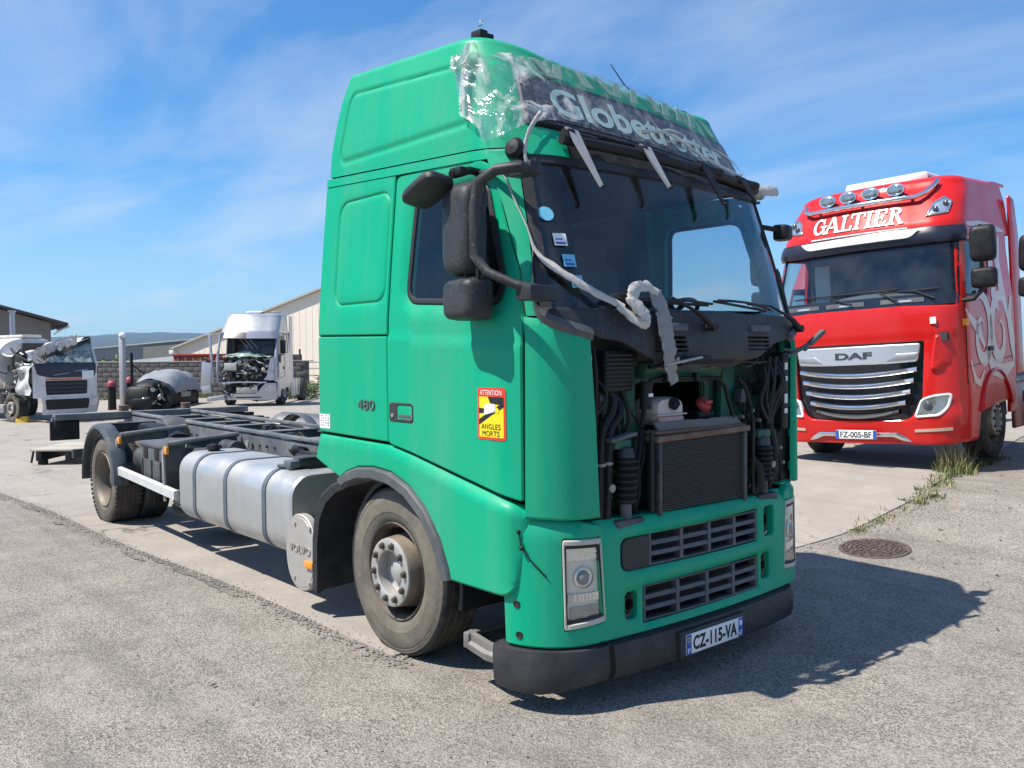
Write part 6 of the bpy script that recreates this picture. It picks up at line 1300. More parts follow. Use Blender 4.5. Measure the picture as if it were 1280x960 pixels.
    for y0 in (-0.95, -0.35, 0.35):
        b = MB(); b.shell(lambda y, z, d: S.front(y, z, d+0.012), arange(y0, y0+0.5, 0.1), [2.035, 2.09], 0.02); P(b, 'grab_step', MGREY, wb)
        b = MB(); b.shell(lambda y, z, d: S.front(y, z, d+0.016), arange(y0+0.18, y0+0.36, 0.09), [2.045, 2.065], 0.004); P(b, 'step_tread', SILV, wb)
    b = MB(); b.shell(lambda y, v, d: S.front(y*(S.prm(lerp(2.12, 2.76, v))[0]-0.07), lerp(2.12, 2.76, v), d-0.005), arange(-1, 1, 0.08), arange(0, 1, 0.2), 0.006); ws_ = P(b, 'windscreen', GLASS)
    for sg in (-1, 1):
        b = MB(); b.shell(lambda a, v, d: S.front(sg*(S.prm(lerp(2.08, 2.80, v))[0]-lerp(0.10, 0.03, a)), lerp(2.08, 2.80, v), d+0.002), [0, 1], arange(0, 1, 0.2), 0.03); P(b, 'windscreen_edge', GBLACK, ws_)
        b = MB(); b.shell(lambda a, v, d: S.front(sg*(S.prm(lerp(1.97, 2.90, v))[0]-lerp(0.035, 0.004, a)), lerp(1.97, 2.90, v), d+0.004), [0, 0.5, 1], arange(0, 1, 0.15), 0.03); P(b, 'a_pillar', RED)
    for y0, y1, z in ((-0.72, -0.05, 2.19), (0.0, 0.55, 2.20), (0.45, 1.0, 2.17)):
        b = MB(); p0 = S.front(y1*0.92+0.05, 2.06, 0.04); p1 = S.front((y0+y1)/2, z, 0.03); b.tube([p0, p1], [0.016, 0.008], 6); b.tube([S.front(y, z+0.02*(y-y0), 0.02) for y in arange(y0-0.1, y1, 0.15)], 0.010, 6); P(b, 'wiper', BLACK)
    # inside: dark cabin with a pale curtain and dashboard
    b = MB(); b.box((-1.2, 0, 2.45), (0.04, 2.2, 1.0)); P(b, 'cabin_curtain', INTERIOR)
    b = MB(); b.shell(lambda y, t, d: Vector((lerp(-0.18, -0.7, t)-0.10*y*y, y, 2.14+0.05*math.sin(y*3+1)-0.03*t+d)), arange(-1.1, 1.1, 0.2), [0, 0.5, 1], 0.1); P(b, 'dashboard', mat('grey dashboard', (0.24, 0.25, 0.24), 0.6))
    b = MB(); b.box((-1.05, -0.85, 2.42), (0.03, 0.22, 0.55), None, 0.01); P(b, 'side_curtain', mat('pale curtain', (0.55, 0.62, 0.62), 0.8))
    b = MB(); b.box((-1.15, 0, 1.6), (2.1, 2.2, 0.1)); P(b, 'cab_floor', INTERIOR)
    # visor and white strip
    b = MB(); b.shell(lambda y, v, d: S.front(y*(S.prm(2.9)[0]-0.01), lerp(2.755, 2.955, v), d+[0.045, 0.07, 0.06, 0.03][int(round(v*3))]), arange(-1, 1, 0.06), [0, 1/3, 2/3, 1], 0.03); vz = P(b, 'sun_visor', NAVY)
    b = panel(lambda y, z, d: S.front(y, z, d+0.078-0.11*(z-2.9)), rpoly([(-0.66, 2.835), (0.66, 2.835), (0.76, 2.935), (-0.76, 2.935)], [0.12, 0.12, 0.02, 0.02]), (), 0.07, 0.012, 0.006, 0.005); P(b, 'visor_strip', LSG, vz)
    # roof
    rf = P(S.roof(2.94, 3.66, -2.52, 0.05, 0.26), 'high_roof', RED)
    # letters in a slab-serif face, built from strokes
    def LT(polys): P(letter(polys), 'roof_lettering', LSG, rf)
    H = 0.205; st_ = 0.036
    def fr(x, y, d): return S.front(x*1.10, 3.150+y*1.10-0.004*x, d+0.016)
    def letter(polys):
        q = MB()
        for pl_ in polys: q.join(panel(lambda x, y, d: fr(x, y, d), pl_, (), 0.08, 0.008, 0, 0))
        return q
    R_ = lambda x0, y0, x1, y1: [(x0, y0), (x1, y0), (x1, y1), (x0, y1)]
    def arc(cx, cy, rx, ry, a0, a1, w_, n=14):
        o_ = [(cx+rx*math.cos(math.radians(lerp(a0, a1, i/n))), cy+ry*math.sin(math.radians(lerp(a0, a1, i/n)))) for i in range(n+1)]
        i_ = [(cx+(rx-w_)*math.cos(math.radians(lerp(a1, a0, i/n))), cy+(ry-w_*0.7)*math.sin(math.radians(lerp(a1, a0, i/n)))) for i in range(n+1)]
        return o_+i_
    h = H/2; se = 0.020
    def stem(x): return [R_(x-st_/2, -h, x+st_/2, h), R_(x-st_/2-0.02, -h, x+st_/2+0.02, -h+se), R_(x-st_/2-0.02, h-se, x+st_/2+0.02, h)]
    x = -0.50
    LT([arc(x, 0, 0.080, h, 50, 320, st_), R_(x+0.045, -h+0.01, x+0.045+st_, 0.0), R_(x+0.015, -0.010, x+0.10, 0.012), R_(x+0.045, 0.03, x+0.065, h-0.005)]); x += 0.175
    LT([[(x-0.085, -h), (x-0.06, -h), (x+0.008, h), (x-0.022, h)], [(x+0.05, -h), (x+0.095, -h), (x+0.020, h), (x-0.022, h)], R_(x-0.045, -0.04, x+0.05, -0.02), R_(x-0.105, -h, x-0.04, -h+se), R_(x+0.035, -h, x+0.115, -h+se)]); x += 0.145
    LT(stem(x)+[R_(x, -h, x+0.105, -h+se), R_(x+0.083, -h, x+0.105, -h+0.06)]); x += 0.165
    LT(stem(x)[:2]+[R_(x-0.085, h-se, x+0.085, h), R_(x-0.085, h-0.06, x-0.066, h), R_(x+0.066, h-0.06, x+0.085, h)]); x += 0.135
    LT(stem(x)); x += 0.09
    LT(stem(x)+[R_(x, -h, x+0.105, -h+se), R_(x, h-se, x+0.105, h), R_(x+0.085, -h, x+0.105, -h+0.06), R_(x+0.085, h-0.06, x+0.105, h), R_(x, -0.012, x+0.07, 0.010), R_(x+0.055, -0.03, x+0.07, 0.03)]); x += 0.165
    LT(stem(x)+[arc(x+0.02, 0.052, 0.072, 0.0515, -90, 90, 0.032), R_(x, 0.0, x+0.03, se*0.8), R_(x, h-se*0.8, x+0.03, h), [(x+0.03, 0.005), (x+0.065, 0.005), (x+0.125, -h+0.005), (x+0.085, -h+0.005)], R_(x+0.085, -h, x+0.135, -h+se)])
    LT([R_(-0.58, -0.165, 0.56, -0.150)])
    # light bar with four oval lamps, air-conditioning hump
    b = MB(); bar = [S.front(-0.82, 3.44, 0.06), S.front(-0.79, 3.36, 0.065)]+[S.front(y, 3.335, 0.07) for y in arange(-0.70, 0.66, 0.17)]+[S.front(0.76, 3.37, 0.065), S.front(0.82, 3.46, 0.06), S.front(0.84, 3.54, 0.05)]
    b.tube(bar, 0.030, 10)
    for y in (-0.6, 0, 0.6): b.tube([S.front(y, 3.36, 0.0), S.front(y, 3.335, 0.07)], 0.02, 8)
    lbar = P(b, 'light_bar', CHR)
    for y in (-0.47, -0.18, 0.11, 0.41):
        c = S.front(y, 3.44, 0.09); b = MB(); n = 22; rr = []
        for xo, s_ in ((-0.07, 0.55), (-0.03, 0.95), (0.02, 1.0), (0.035, 0.97)): rr.append([c+Vector((xo, 0.115*s_*math.cos(2*PI*i/n), 0.080*s_*math.sin(2*PI*i/n))) for i in range(n)])
        b.loft(rr, True, True, True); b.cyl(c+Vector((0, 0, -0.09)), c+Vector((0, 0, -0.07)), 0.02, None, 8); sp_ = P(b, 'spot_lamp', CHR)
        b = MB(); b.loft([[c+Vector((xo, 0.105*s_*math.cos(2*PI*i/n), 0.062*s_*math.sin(2*PI*i/n))) for i in range(n)] for xo, s_ in ((0.036, 1), (0.048, 0.7), (0.050, 0.2))], True, False, True); P(b, 'spot_glass', mat('spot glass', (0.34, 0.38, 0.38), 0.08, metal=0.7, var=0.8, vscale=25, coat=1), sp_)
    b = MB(); b.loft([[Vector((x, yy*0.55*s_+0.05, 3.585+zz_)) for yy, zz_ in rrect(-1, 0, 1, 0.20*s_, 0.06)] for x, s_ in ((-1.75, 0.8), (-1.7, 1), (-1.15, 1), (-1.02, 0.8), (-0.98, 0.5))], True, True, True); ac = P(b, 'roof_cooler', LSG)
    b = MB(); b.box((-1.3, 0.61, 3.67), (0.3, 0.03, 0.09), None, 0.01); P(b, 'cooler_vent', BLACK, ac)
    # rear roof fairing rising behind
    b = MB(); b.shell(lambda x, y, d: Vector((x, y, 3.60+0.20*sstep(-1.35, -2.3, x)+d-0.10*abs(y)**3)), arange(-2.72, -1.3, 0.142), arange(-1.06, 1.06, 0.15), 0.04); P(b, 'roof_fairing', RED)
    for sg in (-1, 1):
        WN = rpoly([(-1.22, 2.13), (-0.42, 2.10), (-0.50, 2.62), (-0.60, 2.76), (-1.22, 2.78)], 0.05)
        AR = [(-2.02, 0.55)]+[(-1.40+0.62*math.cos(math.radians(a)), 0.52+0.62*math.sin(math.radians(a))) for a in arange(160, 12, 8)]
        dr = P(panel(lambda x, z, d: S.side(x, z, d, sg), [(-2.28, 0.55)]+AR+[(-0.78, 0.31), (-0.23, 0.31), (-0.23, 1.0), (-0.25, 2.0), (-0.36, 2.4), (-0.50, 2.84), (-0.55, 3.0), (-2.28, 3.02)], [WN], 0.10, 0.04, 0.008, 0.006), 'cab_side', RED)
        P(panel(lambda x, z, d: S.side(x, z, d-0.02, sg), offset_poly(WN, -0.01), (), 0.2, 0.006, 0, 0), 'side_window', GLASS_S, dr)
        P(panel(lambda x, z, d: S.side(x, z, d+0.003, sg), offset_poly(WN, -0.03), [WN], 0.15, 0.01, 0.004, 0.003), 'window_rubber', BLACK, dr)
        for (x0, z0), (x1, z1) in (((-0.36, 1.0), (-0.36, 2.05)), ((-1.36, 1.05), (-1.36, 2.85)), ((-2.2, 1.30), (-0.36, 1.22)), ((-1.36, 2.86), (-0.55, 2.84))):
            b = MB(); k = 8; b.tube([S.side(lerp(x0, x1, t), lerp(z0, z1, t), 0.001, sg) for t in arange(0, 1, 1/k)], 0.006, 5); P(b, 'shut_line', INK, dr)
        b = MB(); b.box(S.side(-1.22, 1.42, 0.012, sg), (0.20, 0.02, 0.06), None, 0.008); P(b, 'door_handle', BLACK, dr)
        b = MB(); b.tube([(-1.40+0.63*math.cos(math.radians(a)), sg*1.245, 0.52+0.63*math.sin(math.radians(a))) for a in arange(12, 165, 9)], 0.025, 6); P(b, 'arch_lip', RED, dr)
        b = MB(); b.shell(lambda a, y, d: Vector((-1.40+(0.61+d)*math.cos(math.radians(a)), sg*y, 0.52+(0.61+d)*math.sin(math.radians(a)))), arange(0, 180, 15), [0.7, 1.18], 0.03); P(b, 'wheel_well', BLACK)
        wheel(D, (-1.40, sg*1.06, 0.51), sg, 0.51, 0.15, 'front', 40, TREAD, sg > 0)
        # mirrors
        b = MB(); b.tube([(-0.35, sg*1.17, 2.02), (-0.34, sg*1.34, 2.03), (-0.36, sg*1.42, 2.12), (-0.37, sg*1.43, 2.25)], 0.03, 8); b.tube([(-0.37, sg*1.43, 2.2), (-0.37, sg*1.43, 2.9)], 0.022, 8); mm = P(b, 'mirror_arm', BLACK)
        for z, h_ in ((2.68, 0.43), (2.27, 0.24)):
            q = shellbox((-0.38, sg*1.45, z), (0.17, 0.28, h_), math.radians(sg*10), 0.03); q.build('mirror_housing', BLACK, mm, 50)
        # side skirts, steps, deflector behind the cab
        b = MB(); b.box((-3.0, sg*1.19, 0.62), (1.5, 0.06, 0.62), None, 0.02); sk = P(b, 'side_skirt', mat('skirt maroon', (0.35, 0.10, 0.08), 0.3, metal=0.3, coat=0.4, var=0.15))
        for z in (0.42, 0.72):
            b = MB(); b.box((-2.75, sg*1.222, z), (0.28, 0.02, 0.16), None, 0.01); P(b, 'skirt_step', RIMDARK, sk)
        b = MB(); b.box((-3.0, sg*1.16, 0.96), (1.5, 0.16, 0.06), None, 0.02); P(b, 'catwalk', ALU_DIRTY)
        b = panel(lambda x, z, d: Vector((x, sg*(1.20+d), z)), rpoly([(-2.80, 1.05), (-2.42, 1.05), (-2.42, 2.9), (-2.42, 3.5), (-2.66, 3.45), (-2.80, 2.95)], 0.06), (), 0.3, 0.03, 0.008, 0.006); P(b, 'side_deflector', RED)
        b = MB(); b.box((-1.7, sg*0.45, 0.75), (2.6, 0.10, 0.30)); b.box((-4.5, sg*0.45, 0.85), (3.0, 0.10, 0.25)); P(b, 'frame_rail', CHASSIS)
        wheel(D, (-5.1, sg*1.05, 0.51), sg, 0.51, 0.15, 'rear', 24, TREAD, False)
    sg = 1  # swirls on the near side
    def swirl(P_, w0, w1):
        n = len(P_)-1; q = MB(); L_, R2 = [], []
        for i, p in enumerate(P_):
            a = Vector(P_[max(0, i-1)]); c = Vector(P_[min(n, i+1)]); t = (c-a).normalized(); w_ = lerp(w0, w1, i/n)*math.sin(PI*(0.12+0.80*i/n)); nn = Vector((-t.y, t.x))*w_
            L_.append(Vector(p)+nn); R2.append(Vector(p)-nn)
        q.add([S.side(v.x, v.y, 0.006, 1) for v in L_]+[S.side(v.x, v.y, 0.006, 1) for v in R2], [(i, i+1, n+2+i, n+1+i) for i in range(n)]); P(q, 'swirl_decal', DECAL)
    def spiral(cx, cz, r0, turns, ph, dirn=1): return [(cx+r0*(1-0.75*t)*math.cos(ph+dirn*turns*2*PI*t), cz+r0*1.25*(1-0.75*t)*math.sin(ph+dirn*turns*2*PI*t)) for t in arange(0, 1, 0.03)]
    swirl(spiral(-0.92, 1.62, 0.40, 1.2, 1.2), 0.13, 0.03); swirl(spiral(-1.62, 1.62, 0.40, 1.1, 2.0, -1), 0.14, 0.03); swirl([(-0.36, 1.92), (-0.55, 1.78), (-0.8, 1.65), (-1.0, 1.45)], 0.03, 0.12); swirl([(-1.95, 2.9), (-1.78, 2.6), (-1.80, 2.2), (-2.0, 1.8)], 0.09, 0.16); swirl([(-1.62, 2.85), (-1.48, 2.5), (-1.44, 2.1), (-1.6, 1.9)], 0.07, 0.13); swirl([(-1.05, 1.42), (-1.3, 1.18), (-1.7, 1.10), (-2.2, 1.2)], 0.12, 0.12); swirl([(-2.15, 2.1), (-2.05, 1.8), (-2.15, 1.5), (-2.2, 1.25)], 0.08, 0.14)
    swirl([(-0.95, 1.15), (-0.78, 1.0), (-0.6, 1.05), (-0.45, 1.3)], 0.05, 0.06); swirl([(-0.7, 2.98), (-1.2, 3.0), (-1.7, 3.0), (-2.2, 2.98)], 0.05, 0.06)
    b = MB(); b.shell(lambda x, z, d: S.side(x, z, d+0.007), [-0.46, -0.36, -0.30], [1.72, 1.80], 0.004); P(b, 'amber_mark', ORANGE)
    b = MB(); b.box(S.front(0.95, 1.80, 0.03), (0.006, 0.07, 0.08)); P(b, 'round_sticker', PAPER)
    b = MB(); b.box((-2.29, 0, 2.0), (0.03, 2.3, 2.2)); P(b, 'rear_wall', RED)
    return D
red = red_truck()
# ================================================================== silver wrecked truck
SILVER = mat('silver paint', (0.43, 0.44, 0.46), 0.28, metal=0.35, var=0.04, coat=0.4, dirt=((0.42, 0.40, 0.37), 0.25, 2))
GSH = mat('broken glass sheet', (0.30, 0.36, 0.31), 0.35, var=0.4, vscale=8)
def engine_bits(parent, x0, x1, y0, y1, z0, z1, n, seed):
    r = random.Random(seed)
    ms = [mat('bare engine metal', (0.42, 0.42, 0.41), 0.4, metal=0.7, var=0.3), BLACK, DGREY, RIMDARK, CHASSIS, mat('pale casting', (0.5, 0.49, 0.46), 0.5, metal=0.4, var=0.2), ALU_DIRTY]
    for k in range(n):
        b = MB(); c = Vector((r.uniform(x0, x1), r.uniform(y0, y1), r.uniform(z0, z1))); kind = r.random()
        if kind < 0.4:
            p = c; P_ = [p]
            for j in range(4): p = p+Vector((r.uniform(-.08, .08), r.uniform(-.22, .22), r.uniform(-.16, .16))); P_.append(p)
            b.tube(P_, r.uniform(0.012, 0.035), 7); nm = 'engine_hose'
        elif kind < 0.7: b.box(c, (r.uniform(.05, .15), r.uniform(.06, .28), r.uniform(.05, .2)), Matrix.Rotation(r.uniform(-.5, .5), 3, 'X'), 0.012); nm = 'engine_casing'
        else:
            a = Vector((r.uniform(.3, 1), r.uniform(-1, 1), r.uniform(-1, 1))).normalized(); b.cyl(c, c+a*r.uniform(.06, .16), r.uniform(.03, .10), None, 12); nm = 'engine_pulley'
        b.build(nm, r.choice(ms), parent)
def silver_truck():
    D = thing('wrecked_truck', 'silver truck with smashed off front and bare engine parked by the wall', 'truck', (-30.85, 10.87, -0.15), math.radians(-40.7))
    S = Surf([(0.2, 1.20, -0.05, 0.40, 0.45, 0.08), (0.8, 1.25, 0.0, 0.36, 0.42, 0.08), (1.9, 1.25, -0.02, 0.32, 0.38, 0.08), (2.1, 1.24, -0.06, 0.32, 0.38, 0.08), (2.95, 1.18, -0.34, 0.32, 0.38, 0.08), (3.1, 1.18, -0.42, 0.36, 0.40, 0.08), (3.7, 1.13, -0.95, 0.42, 0.45, 0.12), (3.9, 1.08, -1.1, 0.4, 0.42, 0.1)])
    P = lambda mb, n, m_, par=D, **k: mb.build(n, m_, par, 38, **k)
    P(S.roof(2.98, 3.80, -2.28, 0.03, 0.24), 'high_roof', SILVER)
    b = MB(); b.loft([[Vector((x, 0.05+0.36*s_*math.cos(a), 3.80+0.09*k_+0.03*math.sin(a))) for a in [2*PI*i/18 for i in range(18)]] for x, s_, k_ in ((-1.75, 0.6, 0), (-1.7, 1, 0.3), (-1.3, 1.0, 1.0), (-1.15, 0.8, 0.5))], True, True, True); P(b, 'roof_hatch', WHITE)
    b = MB(); b.box((-2.1, 0.75, 3.90), (0.3, 0.4, 0.08), None, 0.03); P(b, 'roof_spoiler', SILVER)
    b = MB(); b.shell(lambda y, v, d: S.front(y, lerp(2.72, 3.02, v), d+0.12-0.06*v), arange(0.0, 1.14, 0.1), [0, 0.4, 0.8, 1], 0.03); vz = P(b, 'sun_visor', mat('grey lilac visor', (0.22, 0.23, 0.30), 0.3, coat=0.4))
    b = MB(); b.shell(lambda y, v, d: S.front(y, lerp(2.72-0.05*y, 3.0, v), d+0.08-0.06*v), arange(-1.16, 0.0, 0.1), [0, 0.5, 1], 0.03); P(b, 'torn_visor', NAVY)
    for sg in (1, -1):
        WN = rpoly([(-1.20, 2.12), (-0.44, 2.05), (-0.50, 2.62), (-0.60, 2.80), (-1.20, 2.82)], 0.06)
        AR = [(-2.02, 0.60)]+[(-1.40+0.62*math.cos(math.radians(a)), 0.52+0.62*math.sin(math.radians(a))) for a in arange(160, 12, 12)]
        OUT = [(-2.28, 0.60)]+AR+[(-0.78, 0.35), (-0.30, 0.35), (-0.30, 1.0), (-0.34, 2.0), (-0.44, 2.4), (-0.56, 2.84), (-0.60, 3.0), (-2.28, 3.0)] if sg > 0 else [(-2.28, 0.6), (-1.45, 1.2), (-1.45, 3.0), (-2.28, 3.0)]
        dr = P(panel(lambda x, z, d: S.side(x, z, d, sg), OUT, [WN] if sg > 0 else [], 0.16, 0.04, 0.008, 0.006), 'cab_side', SILVER)
        if sg > 0:
            P(panel(lambda x, z, d: S.side(x, z, d-0.02, 1), offset_poly(WN, -0.01), (), 0.3, 0.006, 0, 0), 'side_window', GLASS_S, dr)
            P(panel(lambda x, z, d: S.side(x, z, d+0.004, 1), offset_poly(WN, -0.04), [WN], 0.2, 0.01, 0.004, 0.003), 'window_rubber', BLACK, dr)
            for (x0, z0), (x1, z1) in (((-0.40, 1.15), (-0.40, 2.05)), ((-1.34, 1.2), (-1.34, 2.9)), ((-1.34, 2.9), (-0.6, 2.86)), ((-2.26, 2.98), (-0.7, 2.98)), ((-1.34, 1.22), (-0.5, 1.12))):
                b = MB(); b.tube([S.side(lerp(x0, x1, t), lerp(z0, z1, t), 0.001, 1) for t in arange(0, 1, 0.2)], 0.010, 5); P(b, 'shut_line', DGREY, dr)
            b = MB(); b.box(S.side(-1.18, 1.55, 0.012, 1), (0.16, 0.02, 0.10), None, 0.01); P(b, 'door_handle', BLACK, dr)
            b = MB(); b.box(S.side(-0.62, 2.42, 0.16, 1), (0.10, 0.22, 0.55), None, 0.03); b.box(S.side(-0.5, 1.95, 0.04, 1), (0.2, 0.03, 0.35), None, 0.01); P(b, 'door_mirror', BLACK)
            fr_ = rrect(0, 0, 0.42, 0.75, 0.05); b = MB(); b.tube([S.side(-0.66-x, 2.18+z, 0.22, 1) for x, z in fr_+fr_[:1]], 0.014, 6); P(b, 'mirror_frame', BLACK)
            b = MB(); b.shell(lambda x, z, d: Vector((x, 1.22+d, z)), arange(-2.85, -2.34, 0.17), arange(0.9, 3.75, 0.3), 0.03); P(b, 'side_deflector', mat('bluish silver', (0.50, 0.53, 0.58), 0.3, metal=0.35))
            b = MB(); b.box((-3.3, 1.18, 0.68), (1.5, 0.06, 0.75), None, 0.02); sk = P(b, 'side_skirt', SILVER)
            for x in (-2.85, -3.3, -3.75):
                b = MB(); b.box((x, 1.213, 0.68), (0.02, 0.01, 0.72)); P(b, 'skirt_joint', DGREY, sk)
        b = MB(); b.shell(lambda a, y, d: Vector((-1.40+(0.61+d)*math.cos(math.radians(a)), sg*y, 0.52+(0.61+d)*math.sin(math.radians(a)))), arange(0, 180, 15), [0.7, 1.2], 0.03); P(b, 'wheel_well', BLACK)
        wheel(D, (-1.40, sg*1.05, 0.51), sg, 0.51, 0.15, 'front', 28, TREAD, False); wheel(D, (-5.0, sg*1.05, 0.51), sg, 0.51, 0.15, 'rear', 28, TREAD, False)
        b = MB(); b.box((-3.4, sg*0.42, 0.9), (5.2, 0.09, 0.26)); P(b, 'frame_rail', CHASSIS)
    b = MB(); b.box((-2.29, 0, 2.0), (0.03, 2.4, 2.1)); P(b, 'rear_wall', SILVER)
    b = MB(); b.box((-1.3, 0, 1.55), (1.8, 2.3, 0.1)); b.box((-1.65, 0.5, 2.1), (0.15, 0.5, 0.9), None, 0.04); b.box((-1.65, -0.55, 2.1), (0.15, 0.5, 0.9), None, 0.04); b.box((-2.2, 0, 2.4), (0.05, 2.2, 1.2)); P(b, 'cab_interior', INTERIOR)
    for k in range(3): b = MB(); b.bar((-0.9, -0.55+0.2*k, 2.85), (-0.95, -0.15+0.2*k, 2.35), 0.05, 0.02); P(b, 'bent_strut', STEEL)
    # broken windscreen: whole on the near half, sagging to a jagged sheet on the other
    b = MB()
    b.add([S.front(y, z, 0) for y, z in ((1.10, 2.12), (1.10, 2.88), (0.25, 2.85), (0.0, 2.6), (-0.15, 2.3), (-0.45, 2.15), (0.3, 2.08))], [(0, 1, 2, 3, 4, 5, 6)]); P(b, 'broken_windscreen', GLASS)
    b = MB(); b.grid(lambda y, v: Vector((-0.08-0.35*v+0.05*noise.noise(Vector((y*5, v*3, 2))), y, 2.02+0.24*v*max(0, 1-abs(y+0.1)/1.1)+0.06*noise.noise(Vector((y*6, v*4, 5))))), arange(-1.1, 1.1, 0.07), arange(0, 1, 0.2)); P(b, 'shattered_glass', GSH)
    for y in (-1.17,): b = MB(); b.tube([(-0.12, y, 1.0), (-0.22, y, 2.0), (-0.50, y+0.03, 2.9)], 0.05, 8); P(b, 'a_pillar', SILVER)
    b = MB(); b.tube([S.front(1.17, z, 0.0) for z in arange(1.0, 3.0, 0.2)], 0.06, 8); P(b, 'a_pillar', SILVER)
    b = MB(); b.add([S.front(y, z, 0.01) for y, z in ((1.19, 1.05), (1.19, 2.05), (0.98, 1.95), (0.85, 1.25), (0.72, 1.08))]+[S.front(y, z, -0.06) for y, z in ((1.19, 1.05), (1.19, 2.05), (0.98, 1.95), (0.85, 1.25), (0.72, 1.08))], [(0, 1, 2, 3, 4), (9, 8, 7, 6, 5)]+[(i, (i+1) % 5, 5+(i+1) % 5, 5+i) for i in range(5)]); P(b, 'corner_panel', mat('bluish silver', (0.5, 0.53, 0.58), 0.3))
    # far-side door torn open
    b = MB(); b.box((-0.02, -1.36, 1.95), (0.10, 0.10, 1.9), Matrix.Rotation(0.05, 3, 'X'), 0.03); b.box((0.05, -1.55, 1.25), (0.08, 0.42, 1.1), Matrix.Rotation(-0.08, 3, 'X'), 0.03); b.box((-0.1, -1.3, 2.92), (0.08, 0.7, 0.06), Matrix.Rotation(0.1, 3, 'X'), 0.02); b.box((0.06, -1.55, 0.72), (0.10, 0.40, 0.30), Matrix.Rotation(0.2, 3, 'X'), 0.05); P(b, 'torn_door', SILVER)
    b = MB(); b.box((0.02, -1.47, 1.72), (0.10, 0.16, 0.34)); P(b, 'door_window', INK)
    b = MB(); b.box((-0.75, 0, 1.35), (0.6, 1.9, 1.2)); P(b, 'engine_block', INK)
    engine_bits(D, -0.40, -0.10, -0.95, 0.9, 0.95, 1.98, 120, 3)
    engine_bits(D, -0.30, -0.08, -0.85, 0.55, 0.45, 0.95, 36, 4)
    b = MB(); b.box((-0.06, -0.60, 1.62), (0.12, 0.5, 0.30), None, 0.03); P(b, 'pale_engine_cover', mat('pale casting', (0.5, 0.49, 0.46), 0.5))
    b = MB(); b.tube([(-0.02, y, 0.98+0.02*math.cos(y*2)) for y in arange(-0.95, 0.85, 0.15)], 0.03, 8); P(b, 'bent_crossbar', CHR)
    b = MB(); b.box((-0.05, 0.05, 0.66), (0.06, 0.85, 0.24), None, 0.01); P(b, 'radiator_frame', ALU_DIRTY)
    # bumper: whole on the near side, hanging on the other
    b = MB(); b.shell(lambda y, v, d: S.front(y, lerp(0.28, lerp(0.52, 0.95, sstep(0.35, 0.85, y)), v), d+0.03), arange(-0.95, 1.17, 0.1), arange(0, 1, 0.2), 0.05); P(b, 'bumper', SILVER)
    b = MB(); b.box((0.12, -1.15, 0.36), (0.5, 0.7, 0.18), Matrix.Rotation(0.3, 3, 'Z') @ Matrix.Rotation(0.12, 3, 'X'), 0.06); P(b, 'hanging_bumper_end', SILVER)
    hl = rpoly([(0.74, 0.62), (1.10, 0.60), (1.13, 0.86), (0.80, 0.84)], 0.05); P(panel(lambda y, z, d: S.front(y, z, d+0.04), hl, (), 0.1, 0.03, 0.01, 0.008), 'headlamp', mat('lamp grey', (0.45, 0.48, 0.52), 0.15, metal=0.6, var=0.5, vscale=12))
    b = MB(); b.shell(lambda y, v, d: S.front(y, 0.36+0.05*v, d+0.035), arange(-0.4, 0.6, 0.1), [0, 1], 0.02); P(b, 'lower_intake', BLACK)
    return D
silver_truck()
